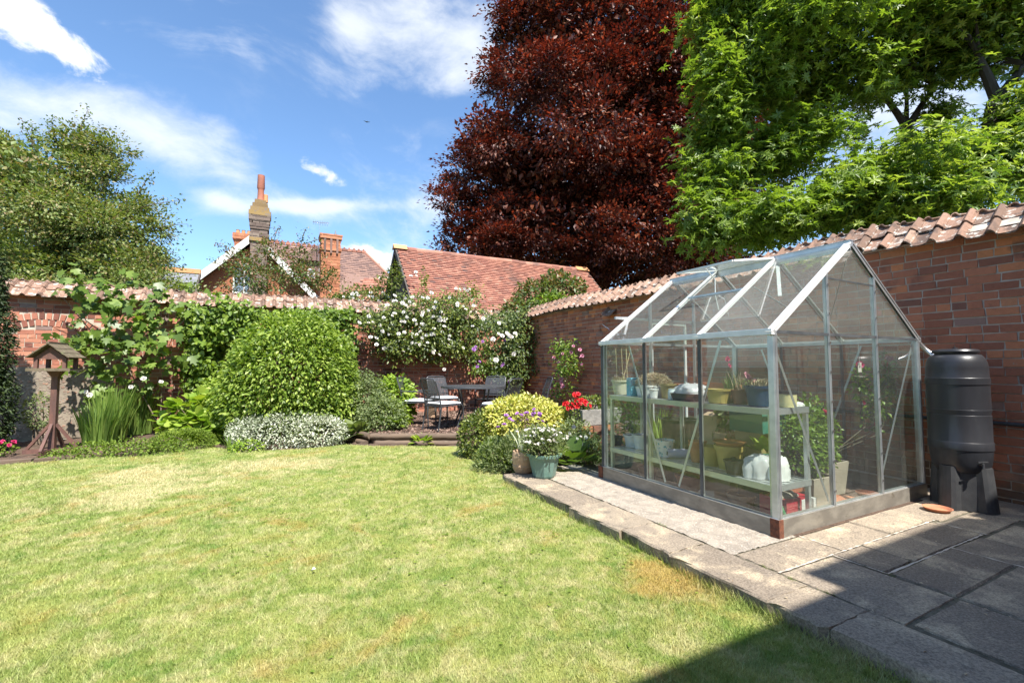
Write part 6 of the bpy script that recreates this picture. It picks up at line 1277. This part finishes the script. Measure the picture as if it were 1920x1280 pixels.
fpx = [(757, 560), (768, 568), (775, 555), (800, 560), (812, 578), (725, 572), (760, 583), (722, 594), (703, 632), (757, 625), (745, 623), (771, 646), (778, 642), (784, 648), (720, 652), (809, 658), (812, 662), (825, 668), (803, 640), (838, 647), (820, 600), (827, 596), (790, 592), (800, 580), (760, 575), (742, 567), (738, 590), (715, 610), (673, 607), (701, 605), (870, 572), (860, 572), (888, 574), (874, 578), (855, 570), (806, 552), (752, 570), (770, 632), (758, 658), (830, 690), (845, 560), (778, 600), (815, 575), (705, 645), (885, 612), (910, 605), (866, 655), (845, 630), (690, 590), (755, 600), (790, 560), (735, 610), (812, 590), (825, 585)]
bloom(wr, [fy(u+random.uniform(-3, 3), v+random.uniform(-3, 3), 10.28) for u, v in fpx]+[fy(u, v, 10.9) for u, v in [(855, 541), (862, 543), (870, 541), (876, 545), (880, 542)]]+[fy(random.gauss(790, 45), random.gauss(615, 28), 10.3) for _ in range(34)], FW, .82)
tl = shrub('rose_shoots', 'tall thin rose shoots waving above the wall in front of the barn roof', [poly(fy(795, 530, 11.2), (.10, .1, .45)), poly(fy(800, 560, 11.2), (.2, .1, .2)), poly(fy(885, 545, 11.2), (.35, .1, .25)), poly(fy(860, 560, 11.2), (.5, .1, .15))], 600, 'l_climb', .075, 'ovate', 'rose', shell=(.1, 1.2), gmin=BED, stems=False)
wc = wall_climber('corner_climber', 'dark leaved climber filling the corner of the two brick walls', [(990, 610, 40, 35), (1020, 640, 30, 45), (950, 640, 35, 50), (985, 670, 35, 40), (940, 690, 30, 40), (1045, 610, 18, 22), (1000, 585, 45, 14), (960, 700, 22, 50), (925, 620, 30, 30), (960, 595, 30, 14)], 10.6, 7000, 'l_dark', .085, 'ovate', .9, 'climber', stems=[[(975, 790), (972, 720), (980, 650)], [(960, 790), (955, 700), (940, 640)], [(1010, 700), (1005, 650), (1020, 600)]])
bloom(wc, [fy(u, v, 9.6) for u, v in [(925, 636), (935, 627), (942, 630), (950, 626), (957, 630), (966, 625), (960, 632), (962, 663), (930, 675), (905, 597), (935, 606), (965, 627)]], FW, 1.1)
cl_ = wall_climber('clematis', 'purple clematis threading through the climbers left of the wall corner', [(930, 690, 22, 25), (905, 660, 15, 25), (900, 690, 12, 12)], 10.2, 900, 'l_climb', .07, 'ovate', .3, 'clematis', stems=[[(925, 780), (925, 700), (905, 640)]])
bloom(cl_, [fy(u, v, 9.7) for u, v in [(946, 638), (892, 650), (899, 678), (895, 687), (943, 682), (941, 686), (953, 716), (888, 655), (905, 640)]], FPu, .9)
pr_ = wall_climber('pink_rose', 'slender climbing pink rose on the right wall beside the greenhouse', [(1065, 665, 22, 32), (1050, 645, 14, 16), (1050, 700, 10, 30), (1060, 730, 12, 20), (1075, 690, 16, 16), (1035, 730, 8, 14)], 10, 950, 'l_climb', .075, 'ovate', .3, 'rose', x=5.65, stems=[[(1045, 800), (1045, 730), (1062, 660)], [(1048, 760), (1080, 700), (1085, 660)]])
bloom(pr_, [fx(u, v, 5.38) for u, v in [(1071, 661), (1040, 670), (1047, 679), (1092, 667), (1087, 656), (1068, 668), (1052, 711), (1052, 718), (1092, 683), (1031, 729), (1055, 724), (1075, 649), (1055, 663), (1090, 670), (1054, 727)]], FPk, .82, (-.7, -.6, .4))

# bed plants -------------------------------------------------------------
bc_ = dp(545, 712, 8.3); shrub('domed_shrub', 'large clipped dome shaped green shrub in the middle of the back bed', [poly((bc_[0]+.05, bc_[1], .93), (1.05, 1.0, 1.19)), poly((bc_[0]-.15, bc_[1]+.1, .6), (1.02, .95, .95)), poly((bc_[0]+.36, bc_[1]-.1, .55), (.86, .8, .95)), poly((bc_[0]+.3, bc_[1], 1.35), (.6, .6, .6)), poly((bc_[0]-.4, bc_[1], 1.15), (.55, .6, .6))], 70000, 'l_bush', .078, 'ovate', shell=(.80, 1.07), droop=.5, clumpy=.045, gmin=BED)
dome = [o for o in bpy.data.objects if o.name == 'domed_shrub'][0]; DP = []; DA = []
for i in range(150):
    dv = usph(1)[0]; dv[2] = abs(dv[2]); b0 = np.array((bc_[0]+.08, bc_[1], .9))+dv*np.array((1.05, 1., 1.17))*.98; up_ = norm(dv*.6+np.array((rng.normal(0, .3), rng.normal(0, .3), .8))); l_ = rng.uniform(.08, .24)
    for t_ in np.linspace(0, 1, 7):
        for s_ in range(2): DP.append(b0+up_*l_*t_); DA.append(norm(up_*.5+rng.normal(0, .5, 3)))
DP = np.array(DP); leaves('stray_shoots', DP, np.array(DA), norm(rng.normal(0, .5, DP.shape)+(0, -.2, .7)), .07*rng.uniform(.6, 1.2, len(DP)), 'ovate', 'l_bush', dome)
q = dp(540, 812, 7.5); shrub('silver_euonymus', 'low silver variegated shrub in front of the dome shrub', [poly((q[0], q[1], .10), (.80, .42, .33)), poly((q[0]-.45, q[1]+.22, .12), (.42, .35, .30)), poly((q[0]+.45, q[1]-.22, .10), (.45, .35, .28))], 15000, 'l_var', .042, 'ovate', shell=(.75, 1.06), clumpy=.05, gmin=BED)
for u, v, nb, h, sd__ in ((205, 812, 260, 1.02, 1), (255, 800, 240, 1.02, 2), (290, 792, 170, .98, 3), (180, 820, 110, .80, 4)):
    q = gz(u, v+14, BED); o = tuft('iris_clump', (q[0], q[1]+.1, BED), nb, h, .22, 'l_iris', {1: 'tall clump of green iris leaves, second from the left, behind the low ground cover', 2: 'tall clump of iris leaves directly left of the big pale leaved plant group', 3: 'rightmost iris clump next to the lime green broad leaved plant', 4: 'shorter leftmost iris clump beside the bird table'}[sd__], 'iris', .20, .016, .35, 5, seed=sd__, group='iris clumps')
ir = [fy(u, v, 9.5) for u, v in [(162, 735), (168, 740), (270, 710), (302, 716), (245, 725)]]
iw = thing('iris_flowers', ir[0], 'few pale creamy iris flowers standing among the tall blades', 'iris flowers'); bloom(iw, ir, FW, .7)
q = gz(365, 830, BED); lm = shrub('lime_leaved_plant', 'broad scalloped lime green leaves right of the iris', [poly((q[0], q[1]+.35, .30), (.55, .35, .42)), poly((q[0]+.1, q[1]+.05, .12), (.42, .3, .28))], 620, 'l_lime', .13, 'round', 'plant', shell=(.6, 1.05), up=1.0, gmin=BED)
q = gz(340, 842, BED); shrub('green_mound', 'tight fine leaved green mound at the lawn edge', [poly((q[0], q[1]+.12, .02), (.42, .28, .20))], 6500, 'l_mound', .030, 'lance', 'plant', shell=(.8, 1.05), gmin=BED, out=1.2)
q = gz(215, 856, BED); shrub('ground_cover', 'feathery pale green ground cover spilling over the lawn edge under the iris', [poly((q[0]-.3, q[1]+.25, -.05), (.36, .22, .16)), poly((q[0]+.1, q[1]+.2, -.05), (.3, .22, .19)), poly((q[0]+.5, q[1]+.12, -.05), (.34, .24, .15)), poly((q[0]-.6, q[1]+.3, -.06), (.25, .2, .10))], 4200, 'l_mound', .042, 'ovate', 'ground cover', shell=(.5, 1.25), gmin=BED, stems=False, clumpy=.1)
q = dp(402, 755, 8.6); shrub('copper_tipped_shrub', 'small shrub with yellow and bronze tips left of the dome shrub', [poly((q[0], q[1], .45), (.34, .3, .50))], 2600, 'l_lime', .055, 'ovate', shell=(.6, 1.1), gmin=BED, clumpy=.08)
q = dp(690, 745, 8.3); shrub('grey_green_shrub', 'soft grey green shrub between the dome shrub and the terrace', [poly((q[0], q[1]+.3, .50), (.45, .4, .58)), poly((q[0]+.22, q[1]-.2, .25), (.42, .35, .42))], 9500, 'l_grey', .05, 'ovate', shell=(.6, 1.1), gmin=BED, clumpy=.07)
q = dp(738, 745, 9.0); shrub('bright_leafy_shrub', 'bright green leafy shrub just left of the chairs', [poly((q[0], q[1], .48), (.42, .35, .52)), poly((q[0]-.1, q[1]-.3, .25), (.32, .3, .3))], 3600, 'l_lime', .085, 'leaf6', shell=(.6, 1.08), gmin=BED, clumpy=.05)
for (u, v, sz_, lab) in ((668, 826, .26, 'drooping broad grey green leaves at the left of the terrace logs'), (742, 808, .16, 'low hosta leaves growing over the terrace corner log'), (715, 806, .14, 'small tuft of green leaves behind the left terrace log')):
    q = gz(u, v, BED if v > 815 else TER); g2 = np.random.default_rng(u); n = 34; a = g2.uniform(0, 6.28, n); el = g2.uniform(-.1, 1.0, n); A = np.stack([np.cos(a)*np.cos(el), np.sin(a)*np.cos(el), np.sin(el)], 1); Pq = np.array((q[0], q[1]+.1, q[2]+.02))+A*.05+np.array((0, 0, .08))
    rt = thing('hosta', q, lab, 'plant'); leaves('foliage', Pq, A, norm(np.stack([-np.cos(a)*np.sin(el), -np.sin(a)*np.sin(el), np.cos(el)], 1)), sz_*g2.uniform(.7, 1.3, n), 'leaf6', 'l_grey' if u < 700 else 'l_climb', rt)
q = gz(790, 832, LAWN); n = 40; a = rng.uniform(0, 6.28, n); el = rng.uniform(0, .9, n); A = np.stack([np.cos(a)*np.cos(el), np.sin(a)*np.cos(el), np.sin(el)], 1)
rt = thing('lime_plant', q, 'small yellow green plant at the foot of the terrace log', 'plant'); leaves('foliage', np.array(q)+A*.10+np.array((0, 0, .01)), A, norm(np.stack([-np.cos(a)*np.sin(el), -np.sin(a)*np.sin(el), np.cos(el)], 1)), .12, 'leaf6', 'l_lime', rt)
q = gz(470, 845, BED); tuft('grass_tuft', (q[0]-.25, q[1]+.15, BED), 40, .30, .14, 'l_iris', 'small grassy tuft at the left foot of the silver shrub', 'grass tuft', .1, .006, seed=21)
q = gz(455, 846, BED); shrub('small_bright_weed', 'bright low leaves between the silver shrub and the lawn', [poly((q[0]+.05, q[1]+.05, -.03), (.22, .12, .12))], 260, 'l_lime', .06, 'ovate', 'plant', gmin=BED, stems=False)
# right bed
q = dp(985, 782, 6.7); gx_, gy_ = q[0], q[1]
shrub('golden_euonymus', 'dome of golden variegated euonymus right of the table', [poly((gx_, gy_, .32), (.58, .45, .44)), poly((gx_+.30, gy_-.1, .28), (.30, .35, .38)), poly((gx_-.25, gy_+.1, .34), (.4, .35, .38))], 12000, 'l_gold', .055, 'ovate', shell=(.8, 1.06), gmin=BED, clumpy=.04)
q = dp(905, 805, 6.6); shrub('dark_box_shrub', 'darker green shrub at the left flank of the golden euonymus', [poly((q[0], q[1], .14), (.34, .3, .40)), poly((q[0]+.28, q[1]+.1, .22), (.3, .3, .36))], 7000, 'l_rose', .05, 'ovate', shell=(.75, 1.08), gmin=BED, clumpy=.05)
q = dp(985, 815, 5.75); lv = shrub('lavender', 'soft grey lavender like plant with purple flower heads before the golden euonymus', [poly((q[0], q[1], .06), (.42, .3, .30)), poly((q[0]-.28, q[1]+.15, .02), (.3, .25, .26)), poly((q[0]+.25, q[1]-.1, .08), (.3, .25, .28))], 7000, 'l_grey', .055, 'lance', 'lavender', shell=(.6, 1.15), up=.3, out=1.2, droop=-.5, gmin=BED, clumpy=.05)
bloom(lv, [dp(u+random.uniform(-4, 4), v+random.uniform(-4, 4), 5.6) for u, v in [(990, 775), (1003, 776), (1010, 779), (975, 780), (985, 783), (1000, 770), (955, 782), (960, 790), (968, 776), (1013, 772), (945, 796), (930, 800), (1008, 782), (995, 781), (950, 776), (1020, 788)]], FPu, .62, (0, -.4, 1))
q = dp(935, 850, 5.9); shrub('fresh_green_clump', 'fresh green leafy clump where the lawn meets the paving', [poly((q[0], q[1], .04), (.26, .22, .22)), poly((q[0]+.2, q[1]-.1, .02), (.22, .2, .2))], 3200, 'l_mound', .05, 'ovate', 'plant', shell=(.5, 1.12), gmin=BED)
q = dp(1010, 830, 5.6); n = 26; a = rng.uniform(0, 6.28, n); el = rng.uniform(.1, 1.2, n); A = np.stack([np.cos(a)*np.cos(el), np.sin(a)*np.cos(el), np.sin(el)], 1)
rt = thing('silver_leaved_plant', (q[0], q[1], BED), 'big pale silvery leaves behind the green planter', 'plant'); leaves('foliage', np.array((q[0], q[1], -.03))+A*.14+np.array((0, 0, .06)), A, norm(np.stack([-np.cos(a)*np.sin(el), -np.sin(a)*np.sin(el), np.cos(el)], 1)), .24, 'leaf6', 'l_var', rt)
q = dp(1074, 832, 5.5); rt = thing('broad_leaved_plant', (q[0], q[1], BED), 'broad dark green leaves right of the green planter', 'plant'); n = 11; a = rng.uniform(0, 6.28, n); el = rng.uniform(.2, 1.1, n); A = np.stack([np.cos(a)*np.cos(el), np.sin(a)*np.cos(el), np.sin(el)], 1); leaves('foliage', np.array((q[0], q[1], -.05))+A*.16+np.array((0, 0, .08)), A, norm(np.stack([-np.cos(a)*np.sin(el), -np.sin(a)*np.sin(el), np.cos(el)], 1)), .19, 'round', 'l_fig', rt)
q = dp(1092, 838, 5.9); ws = shrub('white_flowered_shrub', 'low grey shrub with small white flowers against the greenhouse corner', [poly((q[0], q[1], .08), (.32, .3, .26)), poly((q[0]+.1, q[1]+.35, .16), (.3, .3, .3))], 4200, 'l_grey', .045, 'ovate', shell=(.6, 1.12), gmin=BED, clumpy=.05)
bloom(ws, [dp(u, v, 5.6) for u, v in [(1075, 800), (1098, 820), (1090, 832), (1105, 812), (1082, 822), (1068, 812)]], FW, .45)
q = dp(1095, 800, 7.2); shrub('pale_green_bed_plant', 'pale green leafy plant below the stone trough', [poly((q[0]-.1, q[1], .12), (.4, .3, .26)), poly((q[0]-.5, q[1]+.0, .15), (.3, .3, .3))], 2400, 'l_climb', .07, 'ovate', 'plant', shell=(.5, 1.1), gmin=BED)
# trough flowers
rs = shrub('salvia', 'bright red flowers with green leaves growing in the stone trough', [poly((TRO[0]+.02, TRO[1], TRO[2]+.07), (.33, .16, .13)), poly((TRO[0]-.28, TRO[1], TRO[2]-.02), (.14, .14, .16))], 900, 'l_rose', .055, 'ovate', 'flowers', gmin=TRO[2]-.15)
bloom(rs, [dp(u+random.uniform(-3, 3), v+random.uniform(-3, 3), 6.45) for u, v in [(1085, 737), (1085, 746), (1075, 744), (1076, 752), (1082, 755), (1070, 756), (1090, 752), (1094, 748), (1065, 757), (1079, 762), (1105, 759), (1058, 755), (1088, 757), (1100, 752), (1073, 762), (1066, 762), (1084, 741), (1095, 757)]], FR, 1.05)
# planter plants
px_, py_ = gp_[0], gp_[1]
wp = shrub('white_daisies', 'mound of little white daisies growing in the green planter', [poly((px_, py_, .33), (.24, .22, .18)), poly((px_-.05, py_, .42), (.18, .16, .12))], 2600, 'l_grey', .045, 'lance', 'flowers', shell=(.3, 1.1), gmin=.24, droop=-.6, out=1.1)
bloom(wp, [(px_+random.gauss(0, .12), py_-.05+random.gauss(0, .10), .37+random.random()*.17) for _ in range(60)], FW, .34, (0, -.4, 1))
n = 9; a = rng.uniform(0, 6.28, n); el = rng.uniform(.3, 1.3, n); A = np.stack([np.cos(a)*np.cos(el), np.sin(a)*np.cos(el), np.sin(el)], 1); rt = thing('aloe', (tp2[0], tp2[1], .2), 'spiky pale leaved succulent in the worn clay pot', 'succulent')
tuft('x', (tp2[0], tp2[1], .2), 13, .34, .20, 'l_var', '', '', .03, .018, .4, 5, seed=5, parent=rt, part='foliage')
# greenhouse plants
def ghp(x, y, z): return (x, y, z)
rb = shrub('greenhouse_rose', 'leafy rose bush with crimson flowers in the square planter inside the gable', [poly((ps1[0]-.05, ps1[1], .46), (.34, .22, .24)), poly((ps1[0]+.15, ps1[1]+.05, .55), (.28, .22, .26)), poly((ps1[0]-.18, ps1[1]+.02, .62), (.2, .18, .2)), poly((ps2[0]-.1, ps2[1], .62), (.22, .16, .28))], 5200, 'l_laurel', .046, 'ovate', 'rose', shell=(.4, 1.12), gmin=.2)
bloom(rb, [fy(u, v, GY+.25) for u, v in [(1547, 774), (1554, 780), (1546, 772), (1551, 776)]], FM, .8, (0, -1, .3))
rb2 = shrub('tall_greenhouse_rose', 'tall thin rose stems with crimson heads near the right side of the gable glass', [poly((float(fy(1612, 740, GY+.4)[0]), GY+.4, 1.05), (.08, .08, .16)), poly((float(fy(1668, 760, GY+.4)[0]), GY+.4, 1.0), (.10, .08, .34)), poly((float(fy(1640, 800, GY+.4)[0]), GY+.4, .78), (.14, .1, .25))], 620, 'l_laurel', .055, 'ovate', 'rose', shell=(.1, 1.2), gmin=.2, stems=False)
stemset(rb2, [[(ps2[0]-.05, ps2[1], .3), fy(1655, 800, GY+.4), fy(1668, 745, GY+.4), fy(1667, 680, GY+.4)], [(ps1[0]+.2, ps1[1], .3), fy(1622, 800, GY+.4), fy(1612, 735, GY+.4), fy(1607, 695, GY+.4)], [(ps2[0], ps2[1], .3), fy(1680, 800, GY+.4), fy(1664, 730, GY+.4)]], .005, 'moss')
bloom(rb2, [fy(u, v, GY+.38) for u, v in [(1666, 672), (1671, 671), (1663, 674), (1669, 675), (1607, 683), (1613, 684), (1618, 754), (1642, 794)]], FM, .85, (0, -1, .3))
hs = thing('hosta', (GX+.50, GY+.42, .42), 'broad bright green hosta leaves in the dark green pot inside the gable', 'hosta'); n = 9; a = rng.uniform(0, 6.28, n); el = rng.uniform(.3, 1.2, n); A = np.stack([np.cos(a)*np.cos(el), np.sin(a)*np.cos(el), np.sin(el)], 1); leaves('foliage', np.array((GX+.50, GY+.42, .46))+A*.06, A, norm(np.stack([-np.cos(a)*np.sin(el), -np.sin(a)*np.sin(el), np.cos(el)], 1)), .13, 'leaf6', 'l_lime', hs)
y0 = at(1235, 800, GX+.7); tuft('tall_green_shoots', (GX+.72, y0, .3), 50, .50, .18, 'l_lime', 'fresh green grassy shoots seen under the bench behind the first post', 'grass plant', .1, .007, seed=31, wid=None)
T(bx('low_box', GX+.58, GX+.86, y0-.16, y0+.16, 0, .30, G['paper']), 'low brown box under the fresh green shoots', 'box')
y0 = at(1160, 800, GX+.75); shrub('greenhouse_foliage', 'soft green foliage in the far lawn side corner of the greenhouse', [poly((GX+.8, y0-.15, .5), (.25, .2, .4))], 900, 'l_mound', .05, 'lance', 'plant', shell=(.3, 1.1), gmin=.0)
dpn = thing('drooping_plant', (GX+.62, yp, .58), 'pale drooping leaves of the potted plant behind the bench', 'plant'); Pq = np.array((GX+.62, yp, .72))+rng.normal(0, 1, (60, 3))*np.array((.04, .05, .12)); leaves('foliage', Pq, norm(rng.normal(0, .5, Pq.shape)+(0, 0, -.6)), usph(60), .09, 'leaf6', 'l_grey', dpn); stemset(dpn, [[(GX+.62, yp, .56), (GX+.61, yp, .72), (GX+.63, yp, .86)]], .006, 'moss')
fl_ = thing('flowering_succulent', (SX0+.3, at(1370, 740, SX0+.3), SZ+.1), 'upright flowering stems with pink and yellow blooms on the bench top', 'plant'); ys_ = at(1370, 740, SX0+.3); tuft('x', (SX0+.3, ys_, SZ+.05), 24, .26, .05, 'l_grey', '', '', .03, .008, seed=41, parent=fl_, part='foliage'); bloom(fl_, [fx(1363, 673, SX0+.3), fx(1367, 686, SX0+.3)], FM, .7); 
pot('small_pot', (SX0+.3, ys_, SZ), .055, .09, 'terracotta', 'small terracotta pot of the flowering stems on the bench')
pk = thing('dried_pink_flowers', (SX0+.26, at(1404, 745), SZ+.1), 'faded dusty pink flower heads above the red brown pot', 'dead flowers'); bloom(pk, [fx(u, v, SX0+.26) for u, v in [(1402, 707), (1410, 712), (1398, 703), (1414, 716), (1406, 710)]], FPk, .55); stemset(pk, [[(SX0+.22, at(1386, 752), SZ+.1), fx(1385, 715, SX0+.24), fx(1392, 700, SX0+.25), fx(1412, 712, SX0+.26)], [(SX0+.22, at(1386, 752), SZ+.1), fx(1372, 712, SX0+.24), fx(1400, 700, SX0+.25), fx(1432, 702, SX0+.2), fx(1446, 722, SX0+.16)]], .003)
# weeds in paving joints and along the kerb
wd = []
g3 = np.random.default_rng(77); V = []; F = []; rn = []
for (x, y, c_, w_) in [(2.62, 1.62, 26, .02), (2.63, 1.78, 18, .02), (3.17, 1.39, 20, .03), (2.63, 1.42, 26, .02), (2.26, 1.5, 30, .05), (3.5, 1.4, 14, .03), (2.63, 2.6, 14, .03), (2.25, 2.4, 60, .25), (2.24, 3.2, 60, .4), (2.24, 1.9, 60, .2)]:
    for i in range(c_*2):
        bx0 = x+g3.normal(0, .008); by0 = y+g3.normal(0, w_); a = g3.uniform(0, 6.28); h_ = g3.uniform(.015, .045); q = len(V); z0 = -.08 if x < 2.3 else -.006; h_ = h_*(2.2 if x < 2.3 else .6)
        V += [(bx0-.002, by0, z0), (bx0+.002, by0+.002, z0), (bx0+math.cos(a)*h_*.5, by0+math.sin(a)*h_*.5, z0+h_)]; F.append((q, q+1, q+2)); rn += [g3.random()]*3
T(mk('joint_weeds', V, F, G['l_mound'], rnd=rn), 'little grass weeds sprouting in the paving joints and along the kerb', 'weeds', kind='stuff')

# clover and weed rosettes in the lawn, fallen leaves and crumbs on the paving
n = 3400; P = rng.uniform((-6, 1.2), (2.2, 8.4), (n, 2)); P = P[inpoly(P, LP)]; P = P[vnoise(P, 1.1, 21)*.6+vnoise(P, 4.2, 22)*.4 > .56]; n = len(P)
C3 = np.concatenate([P, np.full((n, 1), LAWN+.012)], 1); k = 6; a = (np.arange(k)*2*math.pi/k)[None]+rng.uniform(0, 6, (n, 1)); A = np.stack([np.cos(a), np.sin(a), rng.uniform(.1, .5, a.shape)], -1)
o = leaves('lawn_weeds', np.repeat(C3, k, 0), A.reshape(-1, 3), np.tile((0, 0, 1.), (n*k, 1)), rng.uniform(.008, .020, n*k), 'ovate', 'l_mound'); T(o, 'low clover and daisy leaf rosettes scattered through the lawn', 'lawn weeds', kind='stuff')
n = 260; P = np.stack([rng.uniform(2.3, 5.6, n), rng.uniform(-.2, 4.4, n), np.full(n, .006)], 1); P = P[~((P[:, 0] > 3.1) & (P[:, 1] > 1.98))]; n = len(P)
o = leaves('fallen_debris', P, rng.normal(size=(n, 3))*np.array((1, 1, .15)), np.tile((0, 0, 1.), (n, 1))+rng.normal(0, .25, (n, 3)), rng.uniform(.008, .022, n), 'ovate', 'l_dry'); T(o, 'tiny dry leaf scraps scattered on the paving', 'leaf litter', kind='stuff')
tr = 0
for o in bpy.data.objects:
    if o.type == 'MESH': tr += sum(len(p.vertices)-2 for p in o.data.polygons) if len(o.data.polygons) < 2000 else len(o.data.polygons)*(o.data.polygons[0].loop_total-2)
print('TRIS', tr)

# more clutter on the bench and the greenhouse floor
pot('white_cup', ux(at(1240, 752), .10), .045, .09, 'white', 'small white cup near the front edge of the bench beside the olive brown pot', 'cup', fill=None)
tray('seed_tray', SX0+.34, at(1310, 745, SX0+.34), SZ, .18, .34, .05, 'white', 'pale shallow tray behind the black seed tray on the bench')
pot('black_pot', lx(at(1165, 842), .14), .065, .10, 'black', 'little black pot at the far left of the lower shelf')
pot('black_pot', lx(at(1392, 900), .10), .075, .11, 'black', 'black pot right of the mustard pots on the lower shelf')
pot('tipped_bowl', (GX+.35, at(1390, 915, GX+.35), 0), .12, .13, 'terrapale', 'pale clay bowl standing on the floor under the bench', 'bowl')
pot('floor_pot', (GX+.30, at(1290, 905, GX+.3), 0), .11, .18, 'terracotta', 'terracotta pot on the floor beneath the bench near the middle post')
pot('floor_pot', (GX+.34, at(1215, 890, GX+.34), 0), .10, .15, 'brown', 'dark brown pot on the floor beneath the bench behind the first post')
tuft('trailing_straw', (SX0+.20, at(1300, 905, SX0+.2), .01), 60, .05, .16, 'l_dry', 'loose dry straw on the greenhouse floor under the bench', 'straw', .12, .003, 1.2, 4, seed=61)
shrub('bench_seedlings', 'bushy green seedlings behind the pots on the bench', [poly((SX0+.38, at(1405, 735, SX0+.38), SZ+.12), (.07, .12, .10))], 220, 'l_grey', .035, 'ovate', 'seedlings', shell=(.2, 1.1), gmin=SZ)
